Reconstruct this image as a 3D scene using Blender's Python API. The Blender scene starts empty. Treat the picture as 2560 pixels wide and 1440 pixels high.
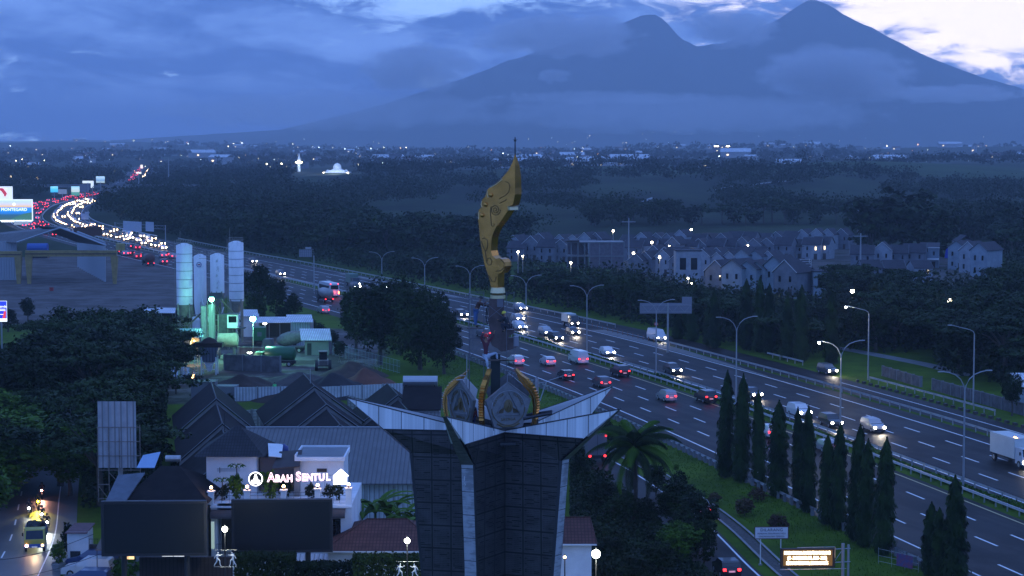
import bpy, math, random
import numpy as np
from mathutils import Vector, Matrix
PI = math.pi
S = bpy.context.scene
COL = S.collection
# ------------------------------------------------------------------ camera
F = 4978.0            # focal length in pixels of the 2560 px wide photograph (70 mm equivalent)
CAMH = 37.0
PITCH = math.atan(360 / F)
cd = bpy.data.cameras.new('camera')
cd.sensor_width = 36.0
cd.lens = 36.0 * F / 2560
cd.clip_start = 1.0
cd.clip_end = 60000
cam = bpy.data.objects.new('camera', cd)
COL.objects.link(cam)
cam.location = (0, 0, CAMH)
cam.rotation_euler = (PI / 2 - PITCH, 0, 0)
S.camera = cam
# ------------------------------------------------------------------ render settings
S.view_settings.view_transform = 'Standard'
S.view_settings.look = 'None'
S.view_settings.exposure = 0.0
S.view_settings.gamma = 1.0
S.cycles.use_denoising = True
S.cycles.max_bounces = 6
S.cycles.diffuse_bounces = 2
S.cycles.glossy_bounces = 2
S.cycles.transmission_bounces = 2
S.cycles.transparent_max_bounces = 12
S.cycles.volume_bounces = 2
S.cycles.sample_clamp_indirect = 3.0
# ------------------------------------------------------------------ node helper
class NG:
    def __init__(s, tree):
        s.t = tree; s.n = tree.nodes; s.l = tree.links
    def node(s, kind, **kw):
        nd = s.n.new(kind)
        for k, v in kw.items():
            setattr(nd, k, v)
        return nd
    def put(s, sock, v):
        if v is None: return
        if isinstance(v, bpy.types.NodeSocket): s.l.new(v, sock)
        else:
            if hasattr(sock.default_value, '__len__') and not hasattr(v, '__len__'):
                v = (v,) * len(sock.default_value)
            elif hasattr(sock.default_value, '__len__') and len(sock.default_value) == 4 and len(v) == 3:
                v = (*v, 1)
            sock.default_value = v
    def m(s, op, a=0.0, b=0.0, c=0.0, clamp=False):
        nd = s.node('ShaderNodeMath', operation=op, use_clamp=clamp)
        for i, v in enumerate((a, b, c)): s.put(nd.inputs[i], v)
        return nd.outputs[0]
    def vm(s, op, a, b=(0, 0, 0)):
        nd = s.node('ShaderNodeVectorMath', operation=op)
        s.put(nd.inputs[0], a); s.put(nd.inputs[1], b)
        return nd.outputs[0]
    def mix(s, f, a, b, blend='MIX'):
        nd = s.node('ShaderNodeMix', data_type='RGBA', blend_type=blend)
        s.put(nd.inputs[0], f); s.put(nd.inputs[6], a); s.put(nd.inputs[7], b)
        return nd.outputs[2]
    def noise(s, vec=None, scale=5.0, detail=4.0, rough=0.55, dist=0.0):
        nd = s.node('ShaderNodeTexNoise')
        if vec is not None: s.l.new(vec, nd.inputs['Vector'])
        nd.inputs['Scale'].default_value = scale; nd.inputs['Detail'].default_value = detail
        nd.inputs['Roughness'].default_value = rough; nd.inputs['Distortion'].default_value = dist
        return nd.outputs[0]
    def ramp(s, f, a, b):          # smooth step from a to b
        nd = s.node('ShaderNodeMapRange', interpolation_type='SMOOTHSTEP')
        s.put(nd.inputs[0], f); nd.inputs[1].default_value = a; nd.inputs[2].default_value = b
        return nd.outputs[0]
    def sep(s, v):
        nd = s.node('ShaderNodeSeparateXYZ'); s.l.new(v, nd.inputs[0]); return nd.outputs
    def comb(s, x, y, z=0.0):
        nd = s.node('ShaderNodeCombineXYZ')
        for i, v in enumerate((x, y, z)): s.put(nd.inputs[i], v)
        return nd.outputs[0]
# ------------------------------------------------------------------ world: dusk sky
SUN_EL, SUN_AZ = math.radians(3.0), math.radians(14.0)     # low in the west, behind the right of the volcano
W = bpy.data.worlds.new('World'); S.world = W; W.use_nodes = True
g = NG(W.node_tree); g.n.clear()
out = g.node('ShaderNodeOutputWorld'); bg = g.node('ShaderNodeBackground')
g.l.new(bg.outputs[0], out.inputs[0])
sky = g.node('ShaderNodeTexSky', sky_type='NISHITA', sun_disc=False, sun_elevation=SUN_EL, sun_rotation=SUN_AZ,
             air_density=1.0, dust_density=0.6, ozone_density=4.0)
tc = g.node('ShaderNodeTexCoord')
D = g.vm('NORMALIZE', tc.outputs['Generated'])
x, y, z = g.sep(D)
ya = g.m('MAXIMUM', g.m('ABSOLUTE', y), 0.05)
u = g.m('DIVIDE', x, ya); v = g.m('DIVIDE', z, ya)
# overcast dome, brighter overhead than near the hills
dome = g.mix(g.ramp(z, 0.03, 0.45), (0.031, 0.112, 0.45), (0.090, 0.238, 0.89))
back = g.m('MULTIPLY', g.ramp(y, 0.1, -0.5), g.ramp(z, 0.55, 0.12))          # unseen sky behind the viewer, brightened to light the walls facing it
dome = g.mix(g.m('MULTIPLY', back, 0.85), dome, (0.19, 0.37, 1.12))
west = g.m('MULTIPLY', g.m('MULTIPLY', g.ramp(y, 0.2, 0.9), g.ramp(z, 0.075, 0.14)), g.ramp(z, 0.55, 0.25))   # afterglow above the volcano
dome = g.mix(g.m('MULTIPLY', west, 0.8), dome, (0.30, 0.46, 1.15))
# cloud bands
vec = g.comb(g.m('MULTIPLY', u, 9.0), g.m('MULTIPLY_ADD', v, 34.0, g.m('MULTIPLY', u, 4.0)), 3.7)
n1 = g.noise(vec, 1.0, 7.0, 0.58, 0.6)
n2 = g.noise(g.comb(g.m('MULTIPLY', u, 26.0), g.m('MULTIPLY', v, 70.0), 9.1), 1.0, 6.0, 0.6, 0.4)
cl = g.m('MULTIPLY_ADD', n2, 0.35, g.m('MULTIPLY', n1, 0.75))
clf = g.ramp(cl, 0.46, 0.68)
up = g.ramp(v, 0.012, 0.05)
lit = g.mix(g.m('MULTIPLY', clf, up), g.mix(up, dome, (0.034, 0.112, 0.46)), (0.32, 0.58, 1.34))
near_hor = g.m('LESS_THAN', z, 0.2)
# openings in the cloud where the afterglow shows
def blob(cu, cv, ru, rv):
    a = g.m('POWER', g.m('DIVIDE', g.m('SUBTRACT', u, cu), ru), 2.0)
    b = g.m('POWER', g.m('DIVIDE', g.m('SUBTRACT', v, cv), rv), 2.0)
    return g.m('EXPONENT', g.m('MULTIPLY', g.m('ADD', a, b), -1.0))
gap = g.m('ADD', g.m('ADD', blob(0.245, 0.068, 0.105, 0.028), g.m('MULTIPLY', blob(-0.045, 0.083, 0.07, 0.020), 1.0)),
          g.m('ADD', g.m('MULTIPLY', blob(-0.040, 0.031, 0.009, 0.004), 0.70), g.m('MULTIPLY', blob(0.10, 0.082, 0.06, 0.010), 0.9)))
edge = g.noise(g.comb(g.m('MULTIPLY', u, 30.0), g.m('MULTIPLY', v, 95.0), 1.3), 1.0, 7.0, 0.62, 0.5)
gapm = g.ramp(g.m('ADD', gap, g.m('MULTIPLY_ADD', edge, 1.9, -0.95)), 0.22, 0.62)
gapm = g.m('MULTIPLY', gapm, g.m('GREATER_THAN', y, 0.0))
warm = g.mix(g.ramp(u, 0.02, 0.16), (0.95, 1.5, 2.5), (3.9, 3.35, 3.2))
col = g.mix(gapm, lit, warm)
nish = g.mix(1.0, sky.outputs[0], (0.004, 0.007, 0.014), 'MULTIPLY')
col = g.mix(1.0, col, nish, 'ADD')
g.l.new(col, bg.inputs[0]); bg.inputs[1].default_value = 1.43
# ------------------------------------------------------------------ one weak low sun, diffused by the clouds
sl = bpy.data.lights.new('sun', 'SUN'); sl.energy = 0.10; sl.angle = math.radians(25); sl.color = (0.85, 0.85, 1.0)
so = bpy.data.objects.new('sun', sl); COL.objects.link(so)
sdir = Vector((math.sin(SUN_AZ + 0.75) , math.cos(SUN_AZ + 0.75), 0.45))
so.rotation_euler = sdir.to_track_quat('Z', 'Y').to_euler()
# ------------------------------------------------------------------ pixel <-> ground helpers (used to survey the place once)
cp, sp = math.cos(PITCH), math.sin(PITCH)
def at(px, py, z=0.0):
    cx, cy = (px - 1280) / F, (720 - py) / F
    d = (cx, cp + cy * sp, -sp + cy * cp)
    t = (z - CAMH) / d[2]
    return (d[0] * t, d[1] * t, z)
def atY(px, py, Y):              # the point of that ray at ground distance Y
    cx, cy = (px - 1280) / F, (720 - py) / F
    d = (cx, cp + cy * sp, -sp + cy * cp)
    t = Y / d[1]
    return (d[0] * t, Y, CAMH + d[2] * t)
def proj(X, Y, Z=0.0):
    dz = Z - CAMH
    dep = Y * cp - dz * sp
    return (1280 + F * X / dep, 720 - F * (Y * sp + dz * cp) / dep)
# ------------------------------------------------------------------ object helpers
KIDS = {}
def link(o, parent=None):
    COL.objects.link(o)
    if parent is not None:
        o.parent = parent
        KIDS.setdefault(parent.name, []).append(o)
    return o
def tag(o, label, cat, group=None, kind=None):
    if label: o['label'] = label
    if cat: o['category'] = cat
    if group: o['group'] = group
    if kind: o['kind'] = kind
    return o
def thing(name, label, cat, loc=(0, 0, 0), rz=0.0, group=None):
    o = bpy.data.objects.new(name, None); o.empty_display_size = 0.3
    link(o); o.location = loc; o.rotation_euler = (0, 0, rz)
    return tag(o, label, cat, group)
def dup(root, loc, rz=None, label=None, group=None, scale=None, parent=None):
    r = root.copy(); link(r, parent)
    if loc is not None: r.location = loc
    if rz is not None: r.rotation_euler = (0, 0, rz)
    if label: r['label'] = label
    if group: r['group'] = group
    if scale is not None: r.scale = scale if hasattr(scale, '__len__') else (scale,) * 3
    for ch in KIDS.get(root.name, ()):
        dup(ch, None, parent=r)
    return r
def lamp_light(parent, loc, energy, color, r=0.15, spot=None, rot=None):
    l = bpy.data.lights.new('lamp_light', 'SPOT' if spot else 'POINT')
    l.energy = energy; l.color = color; l.shadow_soft_size = r
    if spot: l.spot_size = math.radians(spot); l.spot_blend = 0.6
    o = bpy.data.objects.new('lamp_light', l); link(o, parent); o.location = loc
    if rot: o.rotation_euler = rot
    return o
class MB:
    def __init__(s): s.v = []; s.f = []; s.uv = None
    def add(s, vs, fs):
        b = len(s.v); s.v += [tuple(p) for p in vs]; s.f += [tuple(b + i for i in q) for q in fs]; return s
    def box(s, x0, x1, y0, y1, z0, z1):
        return s.add([(x0,y0,z0),(x1,y0,z0),(x1,y1,z0),(x0,y1,z0),(x0,y0,z1),(x1,y0,z1),(x1,y1,z1),(x0,y1,z1)],
                     [(0,3,2,1),(4,5,6,7),(0,1,5,4),(1,2,6,5),(2,3,7,6),(3,0,4,7)])
    def cbox(s, c, sz, rz=0.0):
        a, b, d = sz[0]/2, sz[1]/2, sz[2]/2; co, si = math.cos(rz), math.sin(rz)
        vs = []
        for X, Y, Z in [(-a,-b,-d),(a,-b,-d),(a,b,-d),(-a,b,-d),(-a,-b,d),(a,-b,d),(a,b,d),(-a,b,d)]:
            vs.append((c[0]+X*co-Y*si, c[1]+X*si+Y*co, c[2]+Z))
        return s.add(vs, [(0,3,2,1),(4,5,6,7),(0,1,5,4),(1,2,6,5),(2,3,7,6),(3,0,4,7)])
    def ring(s, c, ax, r, n, up=None):
        ax = Vector(ax).normalized()
        t = Vector((0,0,1)) if abs(ax.z) < 0.9 else Vector((1,0,0))
        a = ax.cross(t).normalized(); b = ax.cross(a)
        return [tuple(Vector(c) + a*math.cos(2*PI*i/n)*r + b*math.sin(2*PI*i/n)*r) for i in range(n)]
    def cyl(s, p0, p1, r0, r1=None, n=10, caps=True):
        if r1 is None: r1 = r0
        ax = Vector(p1) - Vector(p0)
        A = s.ring(p0, ax, r0, n); B = s.ring(p1, ax, r1, n)
        fs = [(i, (i+1) % n, n+(i+1) % n, n+i) for i in range(n)]
        if caps: fs += [tuple(range(n-1, -1, -1)), tuple(range(n, 2*n))]
        return s.add(A+B, fs)
    def tube(s, pts, r, n=6, caps=True):
        pts = [Vector(p) for p in pts]; rs = r if hasattr(r, '__len__') else [r]*len(pts)
        V = []
        for i, p in enumerate(pts):
            ax = (pts[min(i+1, len(pts)-1)] - pts[max(i-1, 0)])
            V += s.ring(p, ax, rs[i], n)
        fs = []
        for k in range(len(pts)-1):
            for i in range(n):
                fs.append((k*n+i, k*n+(i+1) % n, (k+1)*n+(i+1) % n, (k+1)*n+i))
        if caps: fs += [tuple(range(n-1, -1, -1)), tuple((len(pts)-1)*n+i for i in range(n))]
        return s.add(V, fs)
    def bar(s, p0, p1, w):
        return s.cyl(p0, p1, w*0.7, w*0.7, 4)
    def lathe(s, prof, c=(0,0,0), n=16, caps=True):
        V = []
        for r, z in prof:
            V += [(c[0]+r*math.cos(2*PI*i/n), c[1]+r*math.sin(2*PI*i/n), c[2]+z) for i in range(n)]
        fs = []
        for k in range(len(prof)-1):
            for i in range(n): fs.append((k*n+i, k*n+(i+1) % n, (k+1)*n+(i+1) % n, (k+1)*n+i))
        if caps: fs += [tuple(range(n-1, -1, -1)), tuple((len(prof)-1)*n+i for i in range(n))]
        return s.add(V, fs)
    def sphere(s, c, r, n=10, m=6, sz=1.0):
        prof = [(max(r*math.sin(PI*k/m), 0.001*r), -r*math.cos(PI*k/m)*sz) for k in range(m+1)]
        return s.lathe(prof, c, n)
    def prism(s, poly, z0, z1):            # poly in XY, counter-clockwise
        n = len(poly)
        return s.add([(a, b, z0) for a, b in poly]+[(a, b, z1) for a, b in poly],
                     [tuple(range(n-1, -1, -1)), tuple(range(n, 2*n))]+[(i, (i+1) % n, n+(i+1) % n, n+i) for i in range(n)])
    def slab(s, poly, y0, y1):             # poly in XZ, extruded along Y
        n = len(poly)
        return s.add([(a, y0, b) for a, b in poly]+[(a, y1, b) for a, b in poly],
                     [tuple(range(n)), tuple(range(2*n-1, n-1, -1))]+[((i+1) % n, i, n+i, n+(i+1) % n) for i in range(n)])
    def xslab(s, poly, x0, x1):            # poly in YZ, extruded along X
        n = len(poly)
        return s.add([(x0, a, b) for a, b in poly]+[(x1, a, b) for a, b in poly],
                     [tuple(range(n-1, -1, -1)), tuple(range(n, 2*n))]+[(i, (i+1) % n, n+(i+1) % n, n+i) for i in range(n)])
    def mesh(s, name, mat, smooth=False):
        me = bpy.data.meshes.new(name); me.from_pydata(s.v, [], s.f)
        for q in (mat if isinstance(mat, (list, tuple)) else [mat]): me.materials.append(q)
        if smooth: me.shade_smooth()
        if s.uv:
            L = me.uv_layers.new(name='UVMap')
            for li, lp in enumerate(me.loops): L.data[li].uv = s.uv[lp.vertex_index]
        return me
    def build(s, name, mat, parent=None, smooth=False, loc=None):
        o = bpy.data.objects.new(name, s.mesh(name, mat, smooth)); link(o, parent)
        if loc: o.location = loc
        return o
# ------------------------------------------------------------------ materials
MATS = {}
def mat(name, col, rough=0.7, metal=0.0, var=0.0, scale=1.0, emit=None, es=1.0, bump=0.0, coat=0.0, spec=0.5, col2=None, stretch=None, sample=True):
    if name in MATS: return MATS[name]
    m = bpy.data.materials.new(name); m.use_nodes = True
    q = NG(m.node_tree); b = q.n['Principled BSDF']
    b.inputs['Roughness'].default_value = rough; b.inputs['Metallic'].default_value = metal
    b.inputs['Specular IOR Level'].default_value = spec
    if coat: b.inputs['Coat Weight'].default_value = coat
    if var or col2 or bump:
        t = q.node('ShaderNodeTexCoord'); vv = t.outputs['Object']
        if stretch: vv = q.vm('MULTIPLY', vv, stretch)
        n = q.noise(vv, scale, 5.0, 0.6)
        f = q.ramp(n, 0.3, 0.7)
        c2 = col2 or tuple(c*(1-var) for c in col)
        q.l.new(q.mix(f, (*c2, 1), (*col, 1)), b.inputs['Base Color'])
        if bump:
            bp = q.node('ShaderNodeBump'); bp.inputs['Strength'].default_value = bump; bp.inputs['Distance'].default_value = 0.05
            q.l.new(n, bp.inputs['Height']); q.l.new(bp.outputs[0], b.inputs['Normal'])
    else: b.inputs['Base Color'].default_value = (*col, 1)
    if emit:
        b.inputs['Emission Color'].default_value = (*emit, 1); b.inputs['Emission Strength'].default_value = es
        m.cycles.emission_sampling = 'FRONT' if sample else 'NONE'
    MATS[name] = m
    return m
def corrugated(name, col, pitch=0.25, axis=0, rough=0.5, metal=0.3, var=0.25):
    if name in MATS: return MATS[name]
    m = mat(name, col, rough, metal, var=var, scale=0.5)
    q = NG(m.node_tree); b = q.n['Principled BSDF']
    t = q.node('ShaderNodeTexCoord'); s3 = q.sep(t.outputs['Object'])
    w = q.m('SINE', q.m('MULTIPLY', s3[axis], 2*PI/pitch))
    src = b.inputs['Base Color'].links[0].from_socket
    q.l.new(q.mix(q.m('MULTIPLY', q.ramp(w, -1.0, -0.5), 1.0), tuple(c*0.45 for c in col), src), b.inputs['Base Color'])
    bp = q.node('ShaderNodeBump'); bp.inputs['Strength'].default_value = 0.7; bp.inputs['Distance'].default_value = 0.04
    q.l.new(w, bp.inputs['Height']); q.l.new(bp.outputs[0], b.inputs['Normal'])
    return m
M_asph = mat('asphalt', (0.062, 0.060, 0.064), 0.5, var=0.3, scale=0.12, bump=0.0, spec=0.55)
M_conc = mat('concrete', (0.30, 0.29, 0.28), 0.8, var=0.3, scale=0.6)
M_paleconc = mat('pale_concrete', (0.20, 0.21, 0.22), 0.7, var=0.25, scale=0.3)
M_white = mat('white_paint', (0.78, 0.78, 0.77), 0.6, var=0.12, scale=0.7)
M_mark = mat('road_paint', (0.85, 0.85, 0.84), 0.5, var=0.15, scale=2.0)
M_marky = mat('yellow_road_paint', (0.62, 0.48, 0.20), 0.5, var=0.2, scale=2.0)
M_steel = mat('galvanised_steel', (0.45, 0.46, 0.47), 0.45, 0.6, var=0.2, scale=3.0)
M_dark = mat('dark_metal', (0.03, 0.03, 0.035), 0.5, 0.3)
M_black = mat('black_rubber', (0.015, 0.015, 0.016), 0.7)
M_glass = mat('dark_glass', (0.012, 0.014, 0.018), 0.08, 0.0, spec=0.8)
M_grass = mat('grass_blades', (0.045, 0.085, 0.022), 0.9, var=0.35, scale=0.4)
M_bark = mat('bark', (0.10, 0.085, 0.065), 0.9, var=0.4, scale=3.0)
M_fibre = mat('dark_roof_tile', (0.050, 0.048, 0.055), 0.75, var=0.35, scale=0.6)
M_redtile = mat('red_roof_tile', (0.20, 0.065, 0.045), 0.8, var=0.35, scale=1.2)
M_soil = mat('dark_soil', (0.045, 0.028, 0.020), 0.95, var=0.4, scale=0.5, bump=0.4)
M_redsoil = mat('red_soil', (0.15, 0.055, 0.030), 0.95, var=0.4, scale=0.5, bump=0.4)
def leafmat(name, c1, c2):
    if name in MATS: return MATS[name]
    m = bpy.data.materials.new(name); m.use_nodes = True
    q = NG(m.node_tree); b = q.n['Principled BSDF']
    b.inputs['Roughness'].default_value = 0.6; b.inputs['Specular IOR Level'].default_value = 0.12
    gi = q.node('ShaderNodeNewGeometry'); oi = q.node('ShaderNodeObjectInfo')
    n = q.noise(gi.outputs['Position'], 0.45, 4.0, 0.6)
    f = q.m('ADD', q.ramp(n, 0.35, 0.65), q.m('MULTIPLY_ADD', oi.outputs['Random'], 0.6, -0.3), clamp=True)
    q.l.new(q.mix(f, (*c1, 1), (*c2, 1)), b.inputs['Base Color'])
    MATS[name] = m
    return m
M_leaf = leafmat('tree_leaves', (0.009, 0.020, 0.004), (0.028, 0.052, 0.011))
M_leafd = leafmat('dark_leaves', (0.006, 0.014, 0.004), (0.018, 0.033, 0.008))
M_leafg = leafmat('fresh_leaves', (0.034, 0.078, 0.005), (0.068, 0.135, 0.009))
M_leafr = leafmat('reddish_leaves', (0.07, 0.035, 0.025), (0.10, 0.07, 0.03))
M_ashoka = leafmat('mast_tree_leaves', (0.007, 0.020, 0.004), (0.024, 0.052, 0.010))
# ------------------------------------------------------------------ the highway's centre line (surveyed)
YL = [(70.5,95),(63.5,130),(56.6,163),(49.9,191.9),(46.2,208.5),(42.6,224.1),(35.5,254.5),(27.2,286.9),(18.6,317.2),(1.8,371.3),(-13.3,413.4),
      (-51,509),(-63,539),(-88,600),(-113,657),(-139,721),(-164,783),(-198,870),(-221,940),(-240,1014),(-260,1110),(-276,1200),(-287,1290),(-296,1400),
      (-315,1600),(-361,1900),(-423,2250),(-502,2700),(-607,3300)]
def smooth(pts, step=4.0):
    P = [Vector(p) for p in pts]; outp = []
    for i in range(len(P)-1):
        p0, p1, p2, p3 = P[max(i-1, 0)], P[i], P[i+1], P[min(i+2, len(P)-1)]
        n = max(2, int((p2-p1).length/step))
        for k in range(n):
            t = k/n
            outp.append(0.5*((2*p1)+(p2-p0)*t+(2*p0-5*p1+4*p2-p3)*t*t+(3*p1-p0-3*p2+p3)*t*t*t))
    outp.append(P[-1]); return outp
RC = smooth(YL)
RS = [0.0]
for i in range(1, len(RC)): RS.append(RS[-1]+(RC[i]-RC[i-1]).length)
RSn = np.array(RS); RX = np.array([p.x for p in RC]); RY = np.array([p.y for p in RC])
def rpos(s, off=0.0):
    X = float(np.interp(s, RSn, RX)); Y = float(np.interp(s, RSn, RY))
    X2 = float(np.interp(s+3, RSn, RX)); Y2 = float(np.interp(s+3, RSn, RY)); X1 = float(np.interp(s-3, RSn, RX)); Y1 = float(np.interp(s-3, RSn, RY))
    t = Vector((X2-X1, Y2-Y1)).normalized()
    return X+t.y*off, Y-t.x*off, math.atan2(t.y, t.x)      # right-hand offset, heading
def sY(Y): return float(np.interp(Y, RY, RSn))
def road_off(X, Y):                                        # signed distance from the line, right positive
    s = sY(Y)
    for _ in range(3):
        x0, y0, h = rpos(s); s += (X-x0)*math.cos(h)+(Y-y0)*math.sin(h)
    x0, y0, h = rpos(s)
    return s, (X-x0)*math.sin(h)-(Y-y0)*math.cos(h)
# ------------------------------------------------------------------ terrain
HILLS = [(330,1950,330,300,10),(120,1500,200,200,5),(700,2300,350,350,12),(-120,1750,260,260,7),(-520,1500,200,300,8),
         (-1750,7600,900,700,42),(-900,6500,700,500,18),(600,5200,900,600,16),(1500,5000,700,500,22),(900,3300,500,300,8),(-300,4000,500,400,8),(250,3300,300,260,5)]
def ht(X, Y):
    X = np.asarray(X, float); Y = np.asarray(Y, float); z = np.zeros(np.broadcast(X, Y).shape)
    for cx, cy, rx, ry, h in HILLS: z = z+h*np.exp(-((X-cx)/rx)**2-((Y-cy)/ry)**2)
    z = z+np.clip((Y-1100)/900, 0, 1)*3.0*(np.sin(X/140+Y/310)+np.sin(X/61-Y/170+1)+1.2)
    xr = np.interp(Y, RY, RX); k = np.clip((np.abs(X-xr)-45)/120, 0, 1)
    k = np.where(Y > 3300, 1, k); k = k*k*(3-2*k)
    n = np.clip((Y-950)/350, 0, 1)
    return z*k*n
RIDGE = [(-2200,362),(-400,358),(300,350),(700,325),(850,290),(960,262),(1050,232),(1180,190),(1280,150),(1400,115),(1480,92),(1550,62),(1600,42),(1630,36),(1660,56),(1700,98),(1740,118),(1800,112),
         (1860,92),(1900,72),(1950,45),(1990,17),(2015,6),(2040,4),(2062,12),(2100,38),(2200,86),(2300,138),(2420,185),(2560,226),(2800,280),(3200,335),(4500,360)]
YRG = 12500.0
def ridge(X):
    px = 1280+F*X/YRG
    return np.interp(px, [a for a, b in RIDGE], [37+(360-b)/F*YRG for a, b in RIDGE])
from mathutils import noise as mnoise
xs = np.concatenate([np.linspace(-6500, -900, 34), np.linspace(-880, 880, 89), np.linspace(900, 6500, 34)])
ys = np.concatenate([np.array([-60, 0, 60, 120]), np.linspace(160, 900, 24), np.geomspace(930, 9900, 90)])
XX, YY = np.meshgrid(xs, ys)
ZZ = ht(XX, YY)
def grid_mesh(name, XX, YY, ZZ, m, smooth=True):
    ny, nx = XX.shape
    me = bpy.data.meshes.new(name)
    V = np.stack([XX, YY, ZZ], -1).reshape(-1, 3)
    i = np.arange(ny*nx).reshape(ny, nx)
    Q = np.stack([i[:-1, :-1], i[:-1, 1:], i[1:, 1:], i[1:, :-1]], -1).reshape(-1, 4)
    me.from_pydata(V.tolist(), [], Q.tolist()); me.materials.append(m)
    if smooth: me.shade_smooth()
    o = bpy.data.objects.new(name, me); link(o); return o
def poly2(*px): return [at(x, y)[:2] for x, y in px]
def ground_mat():
    m = bpy.data.materials.new('ground'); m.use_nodes = True
    q = NG(m.node_tree); b = q.n['Principled BSDF']; b.inputs['Roughness'].default_value = 0.95; b.inputs['Specular IOR Level'].default_value = 0.1
    gp = q.node('ShaderNodeNewGeometry').outputs['Position']; x, y, z = q.sep(gp)
    n1 = q.noise(gp, 0.12, 6, 0.65); n2 = q.noise(q.vm('MULTIPLY', gp, (0.010, 0.004, 0.0)), 1.0, 6, 0.6, 0.5); n3 = q.noise(gp, 1.3, 4, 0.7)
    grass = q.mix(q.ramp(n1, 0.35, 0.65), (0.038, 0.074, 0.004), (0.072, 0.130, 0.007))
    grass = q.mix(q.m('MULTIPLY', q.ramp(n3, 0.4, 0.7), 0.35), grass, (0.09, 0.15, 0.010))
    far = q.mix(q.ramp(n2, 0.40, 0.62), (0.014, 0.022, 0.010), (0.034, 0.050, 0.020))
    far = q.mix(q.ramp(q.noise(q.vm('MULTIPLY', gp, (0.03, 0.012, 0)), 1.0, 5, 0.6), 0.55, 0.75), far, (0.030, 0.050, 0.02))
    c = q.mix(q.ramp(y, 480, 720), grass, far)
    def zone(cx, cy, rx, ry, wob=0.5):
        a = q.m('POWER', q.m('DIVIDE', q.m('SUBTRACT', x, cx), rx), 2.0); bb = q.m('POWER', q.m('DIVIDE', q.m('SUBTRACT', y, cy), ry), 2.0)
        return q.ramp(q.m('ADD', q.m('ADD', a, bb), q.m('MULTIPLY_ADD', n1, wob, -wob/2)), 1.05, 0.9)
    zr = zone(-35, 880, 42, 120)
    c = q.mix(zr, c, q.mix(q.ramp(q.noise(q.vm('MULTIPLY', gp, (0.02, 0.05, 0)), 1.0, 5, 0.6), 0.42, 0.56), (0.050, 0.062, 0.030), (0.085, 0.034, 0.026)))
    c = q.mix(zone(330, 1950, 300, 270), c, q.mix(q.ramp(q.noise(q.vm('MULTIPLY', gp, (0.004, 0.03, 0)), 1.0, 4, 0.5), 0.45, 0.6), (0.030, 0.052, 0.018), (0.048, 0.078, 0.026)))
    # bare yard of the industrial lot and of the batching plant, dirt in the estate
    yard = q.mix(q.ramp(n1, 0.4, 0.6), (0.085, 0.072, 0.066), (0.14, 0.125, 0.118))
    c = q.mix(zone(-120, 545, 58, 150, 0.35), c, yard)
    c = q.mix(zone(-46, 343, 24, 62, 0.5), c, q.mix(q.ramp(n1, 0.45, 0.6), (0.07, 0.060, 0.055), (0.16, 0.15, 0.14)))
    c = q.mix(zone(85, 640, 60, 170, 0.3), c, q.mix(q.ramp(n1, 0.4, 0.6), (0.05, 0.055, 0.04), (0.11, 0.10, 0.10)))
    q.l.new(c, b.inputs['Base Color']); return m
o = grid_mesh('ground', XX, YY, ZZ, ground_mat()); tag(o, 'dark green ground running out to the hills', 'ground', kind='structure')
# volcano range
xm = np.linspace(-6500, 6500, 300); ym = np.linspace(9850, 15200, 110)
XM, YM = np.meshgrid(xm, ym)
R = ridge(XM)
tt = np.where(YM < YRG, 1-(YRG-YM)/2650, 1-(YM-YRG)/2700)
tt = np.clip(tt, 0, 1)
prof = np.where(YM < YRG, tt**1.35, tt**1.1)
ZM = R*prof
dz = np.array([[mnoise.ridged_multi_fractal(Vector((X*0.0011, Y*0.0006, 0.3)), 0.9, 2.1, 5, 1.0, 2.0) for X in xm] for Y in ym])
dd = np.minimum(1, np.abs(YRG-YM)/500)*tt
ZM = ZM+(dz-1.0)*70*dd*np.clip(R/500, 0.05, 1)+np.array([[mnoise.noise(Vector((X*0.01, Y*0.01, 0)))*9 for X in xm] for Y in ym])*np.clip(R/400, 0, 1)*np.where(tt > 0.02, 1, 0)
M_mtn = mat('forested_mountain', (0.030, 0.045, 0.022), 0.95, var=0.4, scale=0.004, spec=0.1)
o = grid_mesh('mountains', XM, YM, np.maximum(ZM, 0)+0.2, M_mtn); tag(o, 'two-peaked forested volcano rising behind the town', 'mountain', kind='structure')
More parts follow.
